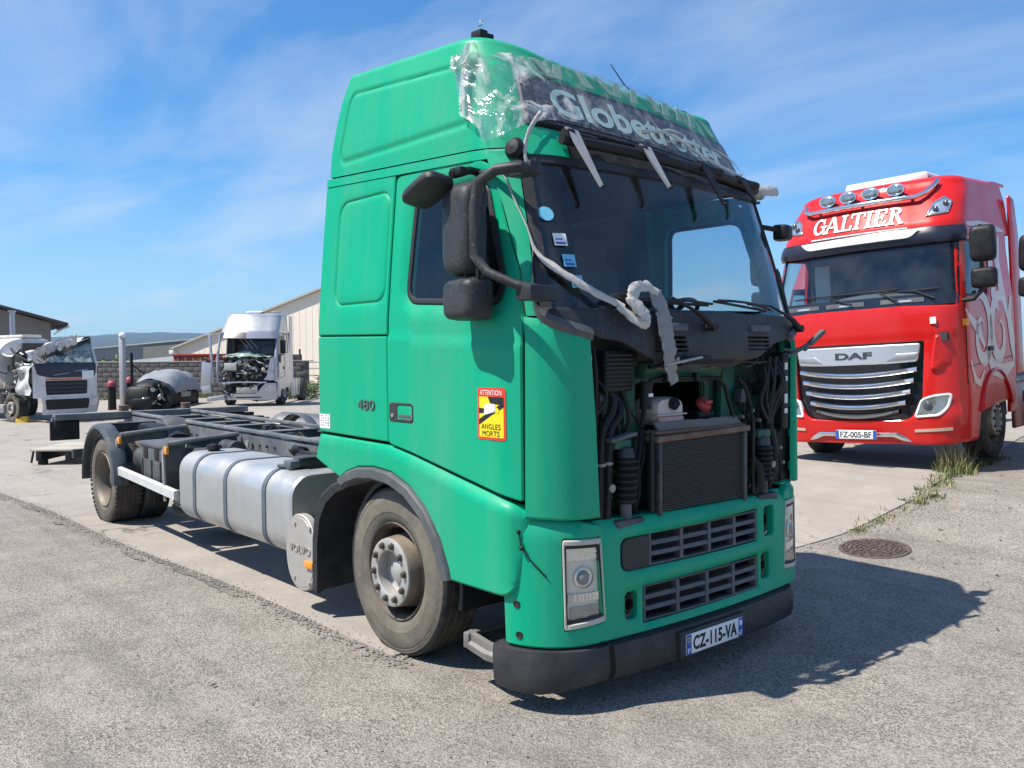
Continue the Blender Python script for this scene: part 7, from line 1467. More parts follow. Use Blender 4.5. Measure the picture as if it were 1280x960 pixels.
# ================================================================== white crushed tanker
TWHITE = mat('chalky white paint', (0.66, 0.65, 0.62), 0.4, var=0.06, dirt=((0.34, 0.30, 0.26), 0.5, 2.5))
def tanker():
    D = thing('tanker_truck', 'white tanker truck with its cab roof crushed down over the windscreen', 'truck', (-31.26, 4.41, -0.44), math.radians(16)); D.scale = (1.06,)*3
    S = Surf([(0.2, 1.20, -0.05, 0.36, 0.42, 0.06), (0.8, 1.24, 0.0, 0.32, 0.40, 0.06), (1.9, 1.245, -0.03, 0.32, 0.38, 0.07), (2.05, 1.24, -0.06, 0.32, 0.38, 0.07), (2.95, 1.15, -0.40, 0.32, 0.36, 0.07)])
    P = lambda mb, n, m_, par=D, **k: mb.build(n, m_, par, 32, **k)
    def cr(p, s_=1.0):  # crush: the truck's right upper corner is pushed in
        k = sstep(1.5, -0.9, p.y)*sstep(1.75, 3.0, p.z)*s_; q = p*2.6
        return Vector((p.x-0.15*k+0.18*k*noise.noise(q), p.y+0.10*k+0.20*k*noise.noise(q+Vector((7, 0, 0))), p.z-0.62*k+0.25*k*noise.noise(q+Vector((0, 9, 0)))))
    b = MB(); b.grid(lambda x, y: cr(Vector((x, y*1.18, 2.98-0.10*abs(y)**4+0.05*noise.noise(Vector((x*2, y*3, 1)))))), arange(-2.0, -0.36, 0.09), arange(-1, 1, 0.07)); P(b, 'crushed_roof', TWHITE)
    b = MB(); b.shell(lambda y, v, d: cr(S.front(y, lerp(2.72, 2.98, v)+0.03*math.sin(y*9), d+0.06+0.05*noise.noise(Vector((y*4, v*3, 8))))), arange(-1.0, 1.10, 0.08), arange(0, 1, 0.25), 0.02); P(b, 'folded_visor', mat('folded grey visor', (0.018, 0.018, 0.021), 0.6, var=0.4, vscale=6))
    b = MB()
    for k in range(5):
        c = Vector((-0.15-0.15*rnd.random(), -0.95+0.28*k, 2.22+0.10*k)); b.grid(lambda u, v: c+Vector((0.12*math.sin(u*5+k), (u-0.5)*0.6, (v-0.5)*0.32+0.22*u))+Vector((0.10*noise.noise(Vector((u*5, v*5, k))), 0, 0.12*noise.noise(Vector((u*6, v*4, k+3))))), arange(0, 1, 0.12), arange(0, 1, 0.2))
    P(b, 'crumpled_sheet', mat('crumpled white sheet', (0.66, 0.65, 0.63), 0.35, var=0.2, vscale=5, dirt=((0.05, 0.05, 0.05), 0.9, 1.6)))
    b = MB(); b.shell(lambda y, v, d: cr(S.front(y, lerp(2.02, 2.74, v), d-0.005), 0.9), arange(-1.08, 1.12, 0.1), arange(0, 1, 0.2), 0.006); P(b, 'windscreen', glass('cracked glass', (0.45, 0.55, 0.55), 0.10, film=(0.65, 6.0)))
    b = MB(); b.grid(lambda y, v: Vector((-0.04-0.1*v, y, 2.03+0.14*v*(1+noise.noise(Vector((y*6, 0, 0))))+0.05*noise.noise(Vector((y*9, v*4, 0))))), arange(-0.6, 0.9, 0.07), [0, 0.5, 1]); P(b, 'glass_shards', GSH)
    for y in (1.13,): b = MB(); b.tube([cr(S.front(y, z, 0.0)) for z in arange(1.9, 2.98, 0.12)], 0.055, 8); P(b, 'a_pillar', TWHITE)
    P(panel(lambda y, z, d: S.front(y, z, d+0.02), rpoly([(-0.98, 1.62), (-0.6, 1.52), (1.0, 1.52), (1.08, 1.70), (1.10, 2.02), (-1.08, 2.00)], 0.08), (), 0.12, 0.04, 0.012, 0.01), 'black_front_band', NAVY)
    b = MB(); b.tube([S.front(y, 1.60+0.14*(y+0.5), 0.04) for y in arange(-0.5, 0.05, 0.1)], 0.012, 6); b.tube([S.front(y, 1.72+0.14*(y-0.2), 0.04) for y in arange(0.2, 0.72, 0.1)], 0.012, 6); P(b, 'badge_bar', CHR)
    P(panel(lambda y, z, d: S.front(y, z, d), rpoly([(-1.12, 0.85), (1.18, 0.85), (1.19, 1.95), (-1.12, 1.95)], 0.04), [rpoly([(-0.72, 0.95), (0.70, 0.95), (0.74, 1.42), (-0.74, 1.42)], 0.04)], 0.14, 0.05, 0.012, 0.01), 'front_panel', TWHITE)
    P(panel(lambda y, z, d: S.front(y, z, d-0.04), [(-0.76, 0.92), (0.76, 0.92), (0.78, 1.45), (-0.78, 1.45)], (), 0.2, 0.02, 0, 0), 'grille', BLACK)
    for z in (1.05, 1.18, 1.31):
        b = MB(); b.shell(lambda y, v, d: S.front(y, z+v, d-0.015), arange(-0.72, 0.72, 0.24), [-0.035, 0.035], 0.02); P(b, 'grille_slat', DGREY)
    b = MB(); b.shell(lambda y, v, d: S.front(y, 1.44+0.045*v, d+0.025), arange(-0.74, 0.50, 0.12), [0, 1], 0.01); P(b, 'red_strip', REDST)
    b = MB(); b.box(S.front(0.72, 1.60, 0.04), (0.02, 0.42, 0.28), None, 0.005); P(b, 'white_notice', PAPER)
    b = MB(); b.shell(lambda y, v, d: S.front(y, lerp(0.30, 0.86, v), d+0.03+0.03*math.sin(v*3)), arange(-0.85, 1.18, 0.12), arange(0, 1, 0.25), 0.05); bp_ = P(b, 'bumper', TWHITE)
    b = panel(lambda y, z, d: S.front(y, z, d+0.07), rpoly([(-0.74, 0.46), (0.70, 0.46), (0.74, 0.80), (-0.78, 0.80)], 0.06), (), 0.2, 0.02, 0.006, 0.005); P(b, 'bumper_intake', BLACK, bp_)
    hl = rpoly([(0.80, 0.50), (1.10, 0.55), (1.14, 0.82), (0.84, 0.80)], 0.04); P(panel(lambda y, z, d: S.front(y, z, d+0.07), hl, (), 0.1, 0.03, 0.01, 0.008), 'headlamp', mat('lamp grey', (0.45, 0.48, 0.52), 0.15, metal=0.6, var=0.5, vscale=12), bp_)
    b = MB(); b.grid(lambda x, z: cr(Vector((x, -1.22+0.16*noise.noise(Vector((x*3, z*3, 4)))+0.1*sstep(1.2, 2.4, z), z))), arange(-0.95, -0.15, 0.08), arange(0.95, 2.2, 0.08)); P(b, 'buckled_door', mat('crumpled white sheet', (0.58, 0.57, 0.55), 0.35))
    b = MB(); b.box((-1.0, 0.2, 1.6), (1.4, 1.9, 0.8)); b.box((-1.9, 0.3, 2.2), (0.1, 1.6, 1.0)); P(b, 'cab_interior', INK)
    engine_bits(D, -1.9, -0.6, -1.15, -0.85, 0.75, 1.9, 40, 8)
    b = MB(); b.tube([cr(Vector((-0.2, -1.05, 2.3))), Vector((-0.5, -1.3, 2.45)), Vector((-0.9, -1.35, 2.2)), Vector((-1.0, -1.3, 1.8))], 0.05, 8); b.tube([Vector((-0.3, -1.2, 2.1)), Vector((-0.7, -1.36, 2.3)), Vector((-1.1, -1.3, 2.5))], 0.04, 8); P(b, 'bent_mirror_arm', DGREY)
    for sg in (-1, 1):
        wheel(D, (-1.40, sg*1.05, 0.51), sg, 0.51, 0.15, 'front', 40, None, False); wheel(D, (-4.6, sg*1.05, 0.51), sg, 0.51, 0.15, 'rear', 28, None, False)
        b = MB(); b.box((-4.0, sg*0.42, 0.95), (7.2, 0.09, 0.26)); P(b, 'frame_rail', CHASSIS)
    b = MB(); b.box((-2.5, -1.1, 0.75), (0.8, 0.3, 0.5), None, 0.06); b.box((-2.0, -1.15, 0.5), (0.5, 0.25, 0.25), None, 0.06); P(b, 'tool_box', ALU_DIRTY)
    # barrel
    def oval(x, s_): return [Vector((x, 1.22*s_*math.copysign(abs(math.cos(a))**0.8, math.cos(a)), 1.98+0.92*s_*math.copysign(abs(math.sin(a))**0.8, math.sin(a)))) for a in [2*PI*i/40 for i in range(40)]]
    b = MB(); b.loft([oval(-2.25, 0.4), oval(-2.2, 0.8), oval(-2.28, 0.97), oval(-2.4, 1.0), oval(-5, 1.0), oval(-8, 1.0), oval(-8.1, 0.9)], True, True, True); br_ = P(b, 'tank_barrel', TWHITE)
    b = MB(); b.loft([[p+Vector((0, p.y*0.006, 0)) for p in oval(x, 1.004)] for x in (-2.6, -5)], True); b.f = [f for f in b.f if sum(b.v[i][2] for i in f)/4 < 1.9 and sum(b.v[i][2] for i in f)/4 > 1.35]; P(b, 'red_band', mat('faded red band', (0.42, 0.10, 0.09), 0.4), br_)
    b = MB(); b.box((-4.5, 0, 2.95), (4.6, 0.7, 0.10), None, 0.03); P(b, 'walkway', TWHITE, br_)
    return D
tanker()
ch = MB(); ch.loft([[Vector((x*0.9, y, z)) for y, z in ((-0.16, 0), (0.16, 0), (0.16, 0.06), (0.02, 0.21), (-0.10, 0.23), (-0.16, 0.10))] for x in (-0.22, -0.20, 0.20, 0.22)], True, True, True)
o = ch.build('wheel_chock', mat('yellow plastic', (0.80, 0.48, 0.02), 0.4, var=0.1, dirt=((0.3, 0.2, 0.05), 0.4, 8)), None, loc=(-32.0, 3.1, -0.425)); o.rotation_euler = (0, 0, 0.9); tag(o, 'yellow wheel chock on the ground beside the tanker wheel', 'wheel chock')
# ================================================================== neighbours of the red truck
def plain_truck(name, label, loc, rz, m_, top_z):
    D = thing(name, label, 'truck', loc, rz); S = Surf([(0.3, 1.2, -0.02, 0.35, 0.4, 0.07), (1.9, 1.24, 0.0, 0.33, 0.4, 0.07), (2.8, 1.17, -0.3, 0.32, 0.38, 0.08), (top_z, 1.05, -0.75, 0.35, 0.4, 0.1)])
    P = lambda mb, n, mm, par=D, **k: mb.build(n, mm, par, 38, **k)
    P(panel(lambda y, z, d: S.front(y, z, d), [(-1.18, 0.3), (1.18, 0.3), (1.19, 2.0), (-1.19, 2.0)], [rpoly([(-0.8, 0.7), (0.8, 0.7), (0.8, 1.5), (-0.8, 1.5)], 0.05)], 0.2, 0.04, 0.01, 0.01), 'front_panel', m_)
    b = MB(); b.shell(lambda y, z, d: S.front(y, z, d-0.04), arange(-0.82, 0.82, 0.2), arange(0.68, 1.52, 0.2), 0.02); P(b, 'grille', BLACK)
    b = MB(); b.shell(lambda y, z, d: S.front(y*(S.prm(z)[0]-0.06), z, d), arange(-1, 1, 0.1), arange(2.0, 2.78, 0.2), 0.006); P(b, 'windscreen', GLASS)
    P(S.roof(2.78, top_z, -2.2, 0.03, 0.22), 'roof', m_)
    for sg in (-1, 1):
        P(panel(lambda x, z, d: S.side(x, z, d, sg), [(-2.2, 0.6), (-2.05, 0.6), (-1.9, 0.95), (-1.4, 1.14), (-0.95, 0.95), (-0.78, 0.4), (-0.24, 0.35), (-0.24, 2.0), (-0.52, 2.78), (-2.2, 2.8)], [rpoly([(-1.2, 2.1), (-0.45, 2.08), (-0.62, 2.68), (-1.2, 2.7)], 0.05)], 0.2, 0.04, 0.01, 0.01), 'cab_side', m_)
        P(panel(lambda x, z, d: S.side(x, z, d-0.02, sg), rpoly([(-1.22, 2.08), (-0.43, 2.06), (-0.60, 2.70), (-1.22, 2.72)], 0.05), (), 0.3, 0.006, 0, 0), 'side_window', GLASS_S)
        b = MB(); b.tube([(-0.4, sg*1.17, 1.95), (-0.35, sg*1.42, 2.0), (-0.37, sg*1.45, 2.3), (-0.37, sg*1.45, 2.85)], 0.028, 8); a_ = P(b, 'mirror_arm', BLACK)
        for z, h_ in ((2.62, 0.44), (2.22, 0.24)): shellbox((-0.38, sg*1.46, z), (0.17, 0.28, h_), math.radians(sg*10), 0.03).build('mirror_housing', BLACK, a_, 50)
        wheel(D, (-1.4, sg*1.05, 0.51), sg, 0.51, 0.15, 'front', 24, TREAD, False)
        b = MB(); b.box((-2.8, sg*0.42, 0.85), (3.0, 0.1, 0.25)); P(b, 'frame_rail', CHASSIS); wheel(D, (-4.6, sg*1.05, 0.51), sg, 0.51, 0.15, 'rear', 24, TREAD, False)
    b = MB(); b.box((-1.2, 0, 1.5), (1.9, 2.2, 0.1)); b.box((-2.18, 0, 1.8), (0.04, 2.3, 2.2)); P(b, 'cab_interior', INTERIOR)
    return D, S
FRED = mat('faded pink red paint', (0.50, 0.10, 0.12), 0.35, var=0.06, coat=0.3)
plain_truck('faded_truck', 'faded pinkish red truck half hidden between the green truck and the red truck', (-6.0, 12.0, 0.37), math.radians(-85), FRED, 3.8)
plain_truck('white_truck', 'white truck with black mirrors cut off by the right edge behind the red truck', (0.66, 7.05, 0.37), math.radians(-85), WHITE, 3.4)
# ================================================================== things in the back of the yard
def gz(x, y): return g(x, y)
# tarped wreck
wk = thing('wrapped_wreck', 'dark wrecked machinery half covered with a grey tarpaulin by the wall', 'wreck', (-34.7, 8.9, gz(-35.4, 8.2)), math.radians(45))
b = MB(); b.box((0, 0.3, 0.45), (1.6, 3.0, 0.5), None, 0.05); b.box((0.2, 1.6, 0.5), (1.2, 0.4, 0.7), None, 0.05); b.build('wreck_frame', BLACK, wk)
b = MB(); b.grid(lambda u, v: Vector((0.95*math.cos(PI*v)*(1.0+0.05*math.sin(u*9)), lerp(-1.0, 1.75, u)+0.06*math.sin(v*9), 0.62+(0.42+0.62*math.sin(PI*min(1, 0.12+u*0.62)))*math.sin(PI*v)**0.7+0.11*noise.noise(Vector((u*6, v*5, 1)))+0.05*abs(noise.noise(Vector((u*9+v*6, v*9, 3))))-0.16*sstep(0.8, 1, u)+0.0)), arange(0, 1, 0.03), arange(0.02, 0.98, 0.04)); b.build('tarpaulin', mat('grey tarpaulin', (0.27, 0.28, 0.29), 0.42, var=0.12, vscale=3, bump=0.4, bscale=9), wk)
wkw = wheel(wk, (0.55, -1.25, 0.5), 1, 0.50, 0.15, 'front', 28, TREAD, False); wkw.location = (0, 0, 0)
b = MB(); b.box((0.1, -1.35, 0.85), (0.9, 0.8, 0.7), Matrix.Rotation(0.3, 3, 'X'), 0.15); b.shell(lambda a, y, d: Vector((0.55+(0.62+d)*math.cos(math.radians(a)), y, 0.5+(0.62+d)*math.sin(math.radians(a)))), arange(20, 170, 15), [-1.5, -1.1], 0.03); b.build('torn_bodywork', BLACK, wk)
engine_bits(wk, 0.3, 0.8, -1.3, 1.7, 0.3, 0.9, 26, 21)
b = MB(); b.box((0.82, 0.45, 0.62), (0.04, 0.9, 0.22), None, 0.01); b.build('pale_panel', ALU_DIRTY, wk)
b = MB(); b.box((0.15, -2.15, 0.55), (1.0, 0.8, 0.9), Matrix.Rotation(-0.25, 3, 'X'), 0.2); b.box((0.35, -2.5, 0.3), (0.7, 0.6, 0.55), Matrix.Rotation(0.3, 3, 'Z'), 0.12); b.box((0.2, -1.7, 1.0), (0.7, 0.5, 0.35), Matrix.Rotation(0.5, 3, 'X'), 0.1); b.build('burnt_bodywork', BLACK, wk)
engine_bits(wk, 0.4, 0.85, -2.7, -1.3, 0.2, 1.1, 22, 27)
for x, y, h in ((-36.6, 7.45, 1.30), (-36.3, 8.10, 1.40)):
    b = MB(); z = gz(x, y); b.cyl((0, 0, 0), (0, 0, h-0.25), 0.17, 0.15, 14)
    st_o = thing('capped_post', '', 'post', (x, y, z), group='capped posts by the pillar'); b.build('post_body', BLACK, st_o)
    b = MB(); b.lathe([(0.20, -0.05), (0.20, 0.06), (0.16, 0.17), (0.08, 0.22), (0.0, 0.23)], (0, 0, h-0.25), (0, 0, 1), 16); b.build('post_cap', mat('pinkish red cap', (0.30, 0.055, 0.075), 0.5), st_o)
    st_o['label'] = 'dark post with pink red cap left of the tall grey pillar' if x < -36.4 else 'dark post with pink red cap right of the tall grey pillar'
# tall pillar with a lamp head, dark mast with a stay
pi = thing('grey_pillar', 'tall pale grey square pillar with a small white lamp head by the wall', 'pillar', (-36.0, 7.72, gz(-36, 7.35)), 0.6)
b = MB(); b.box((0, 0, 1.55), (0.20, 0.20, 3.1), None, 0.015); b.build('shaft', mat('pale grey pillar', (0.42, 0.42, 0.44), 0.6, var=0.1, dirt=((0.3, 0.29, 0.28), 0.4, 3)), pi)
b = MB(); b.ball((0.06, -0.05, 3.18), (0.16, 0.13, 0.12)); b.box((0, 0, 3.08), (0.1, 0.1, 0.1)); b.build('lamp_head', PAPER, pi)
ms_ = thing('stayed_mast', 'thin dark mast with a diagonal stay standing beside the grey pillar', 'mast', (-36.1, 8.12, gz(-36, 7.7)))
b = MB(); b.box((0, 0, 1.2), (0.10, 0.10, 2.45)); b.build('mast', BLACK, ms_)
b = MB(); b.bar((0, 0, 1.95), (1.0, 0.95, 0.9), 0.05, 0.05); b.build('stay', BLACK, ms_)
# concrete block wall: every block its own piece
W0, W1 = Vector((-46.5, 7.0, 0)), Vector((-36.6, 16.7, 0)); wd = (W1-W0).normalized(); wl = (W1-W0).length
wall = thing('block_wall', 'long grey weathered concrete block wall along the back of the yard', 'wall', (W0.x, W0.y, -0.36), math.atan2(wd.y, wd.x))
BLK = mat('grey concrete block', (0.135, 0.125, 0.115), 0.9, var=0.3, vscale=2.5, bump=0.5, bscale=25, dirt=((0.09, 0.085, 0.08), 0.7, 1.2), streak=True)
nb = MB(); nb.box((0, 0, 0), (0.485, 0.20, 0.235), None, 0.012); b0 = None
b = MB(); b.box((wl/2, 0.02, 1.0), (wl, 0.15, 1.98)); b.build('mortar_core', mat('mortar', (0.125, 0.117, 0.108), 0.95), wall)
for r_ in range(8):
    for c_ in range(int(wl/0.5)):
        p = (0.25+0.5*c_+(0.25 if r_ % 2 else 0), rnd.uniform(-0.006, 0.006), 0.125+0.25*r_)
        if b0 is None: b0 = nb.build('concrete_block', BLK, wall, loc=p)
        else: o = b0.copy(); C.objects.link(o); o.parent = wall; o.location = p
b = MB(); b.box((wl/2+0.12, 0, 2.02), (wl+0.2, 0.24, 0.05), None, 0.01); b.build('coping', mat('pale coping', (0.36, 0.35, 0.32), 0.9, var=0.15), wall)
# shrubs and weeds at the wall foot
LEAF = mat('shrub leaf', (0.075, 0.135, 0.03), 0.55, var=0.45, vscale=3)
def shrub(name, label, c, r_, n, h):
    D = thing(name, label, 'shrub', c, group='shrubs by the wall' if name == 'leafy_shrub' else 'bushes behind the wall'); b = MB()
    for k in range(n):
        a = rnd.uniform(0, 2*PI); q = Vector((math.cos(a)*r_*math.sqrt(rnd.random()), math.sin(a)*r_*math.sqrt(rnd.random()), h*rnd.random()**0.7*(0.7+0.5*noise.noise(Vector((a*2, 1, 0)))))); s_ = rnd.uniform(0.03, 0.075); u = Vector((rnd.gauss(0, 1), rnd.gauss(0, 1), rnd.gauss(0, 1))).normalized(); v = u.orthogonal().normalized()
        b.add([q-u*s_, q-v*s_*0.5, q+u*s_, q+v*s_*0.5], [(0, 1, 2, 3)])
    b.build('foliage', LEAF, D); b = MB()
    for k in range(7): a = rnd.uniform(0, 6.28); b.tube([(0, 0, 0), (math.cos(a)*r_*0.4, math.sin(a)*r_*0.4, h*0.5), (math.cos(a)*r_*0.7, math.sin(a)*r_*0.7, h*0.9)], 0.012, 5)
    b.build('stems', mat('shrub stem', (0.10, 0.075, 0.05), 0.8), D)
shrub('leafy_shrub', 'bright green shrub growing beside the green cab behind the silver truck', (-35.4, 15.6, -0.16), 1.0, 1500, 0.95)
shrub('leafy_shrub', 'low green shrub along the foot of the wall left of the silver truck', (-37.4, 13.2, -0.2), 0.7, 500, 0.35)
b = MB()
for k in range(260):
    t = rnd.uniform(0.25, 0.98); p = W0.lerp(W1, t)+Vector((wd.y, -wd.x, 0))*rnd.uniform(0.1, 0.7); blades(b, (p.x, p.y, gz(p.x, p.y)), 8, 0.08, 0.30, 0.15, 0.9, 0.012)
o = b.build('wall_weeds', GRASSG); tag(o, 'weeds along the foot of the block wall', kind='stuff')
# bushes peeping over the wall
shrub('hedge_bush', 'green bush top showing over the wall beside the tanker cab', (-47.0, 10.4, 0.9), 1.2, 900, 1.3); shrub('hedge_bush', 'green bush top showing over the wall left of the red container', (-43.9, 13.6, 0.9), 0.9, 700, 1.05)
# red container behind the wall
ct = thing('red_container', 'rusty red open container standing behind the block wall', 'container', (-46.5, 15.2, -0.3), math.radians(47)); CRED = mat('container red', (0.36, 0.055, 0.035), 0.6, var=0.2, vscale=3, dirt=((0.16, 0.06, 0.04), 0.5, 3))
b = MB(); b.box((1.0, 0, 1.15), (4.4, 2.0, 2.3), None, 0.02); b.build('body', CRED, ct)
for i in range(10): b = MB(); b.box((-0.9+0.43*i, -1.03, 1.15), (0.09, 0.07, 2.2), None, 0.01); b.build('side_rib', CRED, ct)
b = MB(); b.box((1.0, -1.03, 2.32), (4.5, 0.12, 0.10), None, 0.01); b.build('top_rail', CRED, ct)
b = MB(); b.box((4.4, 0, 1.2), (2.2, 2.0, 2.2), None, 0.02); b.build('dark_end', mat('dark maroon', (0.06, 0.025, 0.022), 0.6), ct)
# barn on the left
bn = thing('rendered_barn', 'grey brown rendered barn with low pitched roof at the left edge', 'building', (-64.7, -3.65, -0.4), math.radians(82)); RND = mat('grey brown render', (0.255, 0.215, 0.19), 0.9, var=0.08, vscale=1.2, bump=0.2, dirt=((0.2, 0.17, 0.15), 0.4, 0.5))
b = MB(); b.prism([(-8, 0), (15, 0), (15, 4.7), (3.5, 8.0), (-8, 4.7)], (0, 0, 0), (1, 0, 0), (0, 0, 1), -0.4); b.box((7.5, 7.5, 2.3), (15, 14, 4.6)); b.build('gable_wall', RND, bn)
b = MB()
for xa, xb in ((16.0, 3.5), (-9.0, 3.5)):
    b.add([Vector((xa, -0.7, 4.50)), Vector((xb, -0.7, 8.08)), Vector((xb, 14, 8.08)), Vector((xa, 14, 4.50)), Vector((xa, -0.7, 4.68)), Vector((xb, -0.7, 8.26)), Vector((xb, 14, 8.26)), Vector((xa, 14, 4.68))], [(0, 1, 2, 3), (7, 6, 5, 4), (0, 4, 5, 1), (1, 5, 6, 2), (2, 6, 7, 3), (3, 7, 4, 0)])
b.build('roof', mat('dark eaves', (0.085, 0.065, 0.055), 0.7), bn)
b = MB(); b.tube([(16.0, -0.6, 4.42), (16.0, 6, 4.42)], 0.10, 8); b.tube([(15.9, -0.45, 4.38), (15.4, -0.45, 4.1), (15.15, -0.45, 3.9)], 0.05, 6); b.build('gutter', WHITE, bn)
fl = thing('steel_flue', 'thin galvanised steel flue standing in front of the barn', 'flue', (-57.6, 7.9, -0.4)); b = MB(); b.cyl((0, 0, 0), (0, 0, 5.1), 0.155, None, 14); b.build('pipe', mat('galvanised pipe', (0.42, 0.45, 0.48), 0.4, metal=0.7, var=0.1), fl)
b = MB(); b.lathe([(0.16, 0), (0.24, 0.10), (0.24, 0.16), (0.0, 0.17)], (0, 0, 5.05), (0, 0, 1), 14); b.build('cowl', mat('galvanised pipe', (0.42, 0.45, 0.48), 0.4), fl)
# big pale hall behind the silver truck
hl_ = thing('pale_hall', 'large pale cream metal hall with a pitched gable behind the silver truck', 'building', (-72.2, 23.6, -0.4), math.radians(24)); CREAM = mat('cream cladding', (0.80, 0.70, 0.575), 0.6, var=0.05, vscale=0.5)
b = MB(); b.prism([(0, 0), (40, 0), (40, 5.5), (22, 9.5), (0, 3.25)], (0, 0, 0), (1, 0, 0), (0, 0, 1), 0.3); b.build('gable_wall', CREAM, hl_)
b = MB()
for i in range(48): x = 0.3+0.62*i; hgt = lerp(3.25, 9.5, x/22) if x < 22 else lerp(9.5, 5.5, (x-22)/18); b.box((x, -0.305, hgt/2-0.1), (0.05, 0.02, hgt-0.3))
b.build('cladding_ribs', CREAM, hl_)
b = MB(); b.bar((-0.7, -0.3, 3.05), (22, -0.3, 9.55), 0.7, 0.14); b.bar((22, -0.3, 9.55), (40.6, -0.3, 5.4), 0.7, 0.14); b.add([Vector((-0.7, 0, 3.1)), Vector((22, 0, 9.6)), Vector((22, 30, 9.6)), Vector((-0.7, 30, 3.1))], [(0, 1, 2, 3)]); b.build('roof_edge', mat('pale roof edge', (0.42, 0.39, 0.35), 0.6), hl_)
b = MB(); b.box((0, 10, 1.6), (0.3, 20, 3.2)); b.build('side_wall', WHITE, hl_)
b = MB(); b.box((-0.65, -0.4, 2.75), (0.5, 0.5, 0.35), None, 0.05); b.build('gutter_outlet', WHITE, hl_)
# railing and clutter beside the cab
fn_ = thing('steel_railing', 'pale steel railing fence between the silver truck and the green cab', 'fence', (-44.5, 17.6, -0.3), math.radians(42))
for z in (0.6, 1.1, 1.5, 1.85): b = MB(); b.box((3, 0, z), (7.5, 0.05, 0.07)); b.build('rail', mat('pale railing', (0.45, 0.42, 0.38), 0.6), fn_)
for i in range(7): b = MB(); b.box((-0.6+1.2*i, 0.05, 0.98), (0.07, 0.07, 1.96)); b.build('post', mat('pale railing', (0.45, 0.42, 0.38), 0.6), fn_)
b = MB(); b.tube([(2.6, -0.4, 0), (2.75, -0.35, 1.5), (2.7, -0.4, 2.6)], 0.06, 8); b.build('upright_pole', RIMDARK, fn_)
jb = thing('scrap_heap', 'small heap of dark and rusty scrap by the railing', 'scrap heap', (-38.6, 18.2, -0.18)); engine_bits(jb, -0.6, 0.6, -0.8, 0.8, 0.1, 1.0, 26, 33)
# long grey hall far behind
gh = thing('grey_warehouse', 'long low grey warehouse beyond the wall below the hills', 'building', (-122, 19.0, -1.7), math.radians(49)); GCL = mat('grey cladding', (0.20, 0.22, 0.235), 0.6, var=0.05, vscale=0.3)
b = MB(); b.prism([(0, 0), (48, 0), (48, 3.9), (27, 6.0), (14, 4.9), (0, 3.8)], (0, 0, 0), (1, 0, 0), (0, 0, 1), 0.5); b.build('front_wall', GCL, gh)
b = MB(); b.prism([(18.5, 0), (40, 0), (40, 4.3), (27, 5.6), (18.5, 4.95)], (0, -0.51, 0), (1, 0, 0), (0, 0, 1), 0.4); b.build('olive_bay', mat('olive grey cladding', (0.24, 0.24, 0.20), 0.6), gh)
b = MB(); b.bar((0, -0.6, 3.9), (14, -0.6, 5.0), 0.6, 0.12); b.bar((14, -0.6, 5.0), (27, -0.6, 6.1), 0.6, 0.14); b.bar((27, -0.6, 6.1), (48, -0.6, 4.0), 0.6, 0.12); b.build('roof_trim', mat('pale roof trim', (0.55, 0.54, 0.5), 0.5), gh)
lw = thing('white_shed', 'low white shed roof just above the wall below the grey warehouse', 'building', (-66, 15.5, -0.4), math.radians(48)); b = MB(); b.prism([(0, 0), (13, 0), (13, 2.65), (6, 2.35), (0, 1.8)], (0, 0, 0), (1, 0, 0), (0, 0, 1), 3); b.build('shed_wall', WHITE, lw); b = MB(); b.bar((0, -0.1, 1.85), (6, -0.1, 2.4), 0.5, 0.10); b.bar((6, -0.1, 2.4), (13, -0.1, 2.7), 0.5, 0.1); b.build('shed_roof', WHITE, lw)
# parts lying about beyond the frame
mg = thing('loose_mudguard', 'grey plastic mudguard panel lying on the concrete behind the chassis', 'mudguard', (-18.4, 7.1, g(-18.4, 7.1)+0.01), 0.75)
b = MB(); b.shell(lambda u, v, d: Vector((lerp(-1.25, 1.0, u), lerp(-0.5, 0.5, v), 0.02+(0.52-0.15*u)*math.sin(PI*min(1, 0.05+0.9*v))*sstep(-0.05, 0.25, u)*(1-0.4*sstep(0.75, 1, u))+d)), arange(0, 1, 0.08), arange(0, 1, 0.1), 0.03); b.build('panel', mat('grey mudguard', (0.12, 0.125, 0.135), 0.4, var=0.15, dirt=(DUST, 0.3, 4)), mg)
b = MB(); b.shell(lambda u, v, d: Vector((lerp(0.55, 1.9, u), lerp(-0.3, 0.4, v), 0.05+0.62*math.sin(PI*u)*(0.6+0.4*v)+d)), arange(0, 1, 0.1), [0, 0.5, 1], 0.03); b.build('black_liner', BLACK, mg)
lf = thing('lowered_platform', 'pale worn wooden platform on dark bearers lying behind the rear wheel', 'platform', (-13.9, 0.35, g(-13.3, 0.3)-0.1), math.radians(50))
PLK = mat('worn pale plank', (0.42, 0.39, 0.32), 0.8, var=0.2, vscale=5, bump=0.3, dirt=((0.25, 0.22, 0.17), 0.4, 5))
for i in range(6): b = MB(); b.box((0.0, -0.55+0.22*i, 0.36+rnd.uniform(-.004, .004)), (1.3, 0.21, 0.035), None, 0.005); b.build('plank', PLK, lf)
for x in (-0.5, 0, 0.5): b = MB(); b.box((x, 0, 0.26), (0.10, 1.3, 0.16), None, 0.01); b.build('bearer', BLACK, lf)
b = MB(); b.tube([(-0.6, -0.62, 0.34), (-0.62, -0.66, 0.15)], 0.02, 6); b.build('hook', BLACK, lf)
for x, y in ((-0.5, -0.5), (0.5, -0.5), (-0.5, 0.5), (0.5, 0.5)): b = MB(); b.box((x, y, 0.09), (0.12, 0.12, 0.18)); b.build('foot', BLACK, lf)
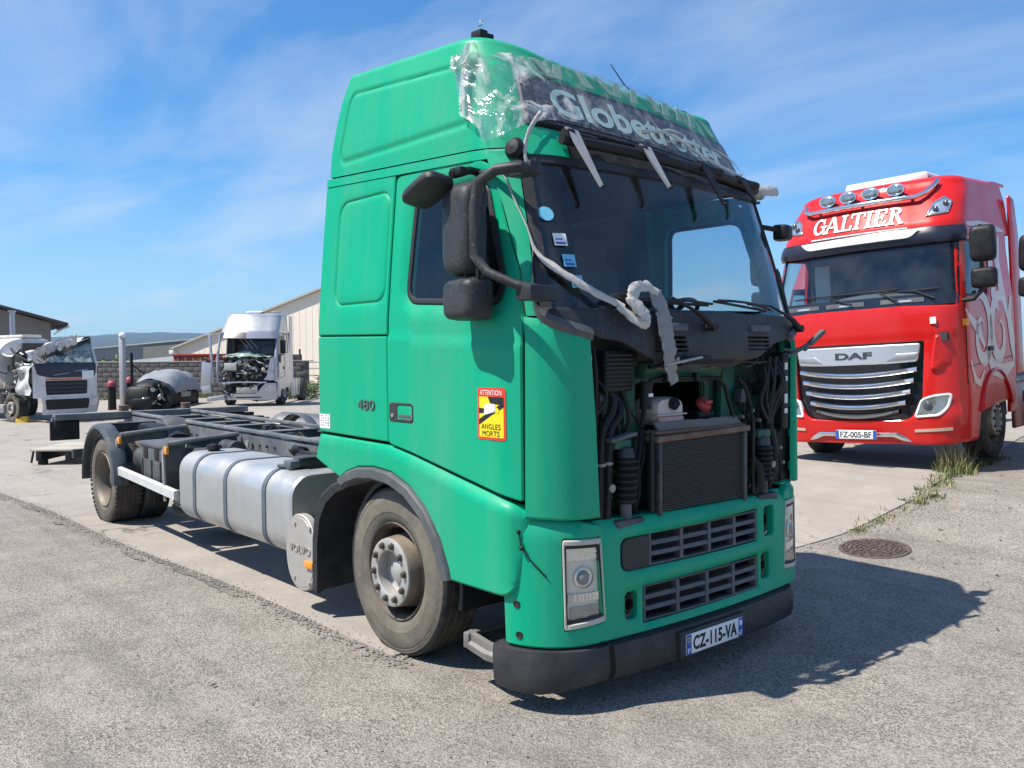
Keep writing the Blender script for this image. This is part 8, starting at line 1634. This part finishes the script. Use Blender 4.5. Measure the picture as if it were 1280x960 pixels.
gc = thing('green_panel_box', 'small green crate with a pale rim on the wooden platform', 'crate', (-13.75, 0.70, g(-13, .7)+0.278), math.radians(50)); b = MB(); b.box((0, 0, 0.11), (0.55, 0.5, 0.22), None, 0.01); b.build('side', GREEN_IN, gc); b = MB(); b.box((0, 0, 0.235), (0.60, 0.55, 0.03), None, 0.006); b.build('rim', PLK, gc)
# ================================================================== hills and the air before them
HILL = mat('wooded hill', (0.014, 0.027, 0.022), 0.95, var=0.5, vscale=0.004)
def hills(name, label, dist, pts, seed):
    b = MB(); us = arange(0, 1, 0.008)
    def f(u, v):
        a = math.radians(lerp(188, 128, u)); h = 0
        for p, q in zip(pts, pts[1:]):
            if u <= q[0]: h = lerp(p[1], q[1], (u-p[0])/(q[0]-p[0])); break
        h += 9*noise.noise(Vector((u*26, seed, 0)))+4*noise.noise(Vector((u*70, seed, 3)))
        r_ = dist+v*900; k = math.sin(PI*0.5*min(1, v*1.0))
        return Vector((3+r_*math.cos(a), -4+r_*math.sin(a), -1.2+max(2, h)*k+6*noise.noise(Vector((u*90, v*9, seed)))*k))
    b.grid(f, us, arange(0, 1, 0.1)); o = b.build(name, HILL); tag(o, label, kind='structure')
# angle 188 deg (left edge side) -> 128 deg ; the part in view spans about 168..157 deg
hills('near_hills', 'low wooded hills hazy blue on the horizon', 3300, [(0, 45), (0.28, 62), (0.36, 70), (0.44, 86), (0.50, 84), (0.6, 70), (0.75, 60), (1, 50)], 2.0)
hills('far_hills', 'higher far blue ridge behind the wooded hills', 4500, [(0, 60), (0.30, 95), (0.38, 128), (0.43, 152), (0.50, 150), (0.58, 152), (0.7, 140), (1, 110)], 5.0)
hz = MB(); hz.box((0, 0, 110), (12800, 12800, 224)); ho = hz.build('haze', mat('tmp', (1, 1, 1))); tag(ho, 'thin blue air haze', kind='stuff')
hm = bpy.data.materials.new('haze air'); hm.use_nodes = True; t_ = hm.node_tree; t_.nodes.remove(t_.nodes['Principled BSDF']); pv = t_.nodes.new('ShaderNodeVolumePrincipled'); pv.inputs['Color'].default_value = (0.52, 0.75, 1.0, 1); pv.inputs['Density'].default_value = 0.00011; pv.inputs['Anisotropy'].default_value = 0.2; t_.links.new(pv.outputs[0], t_.nodes['Material Output'].inputs['Volume'])
ho.data.materials.clear(); ho.data.materials.append(hm)
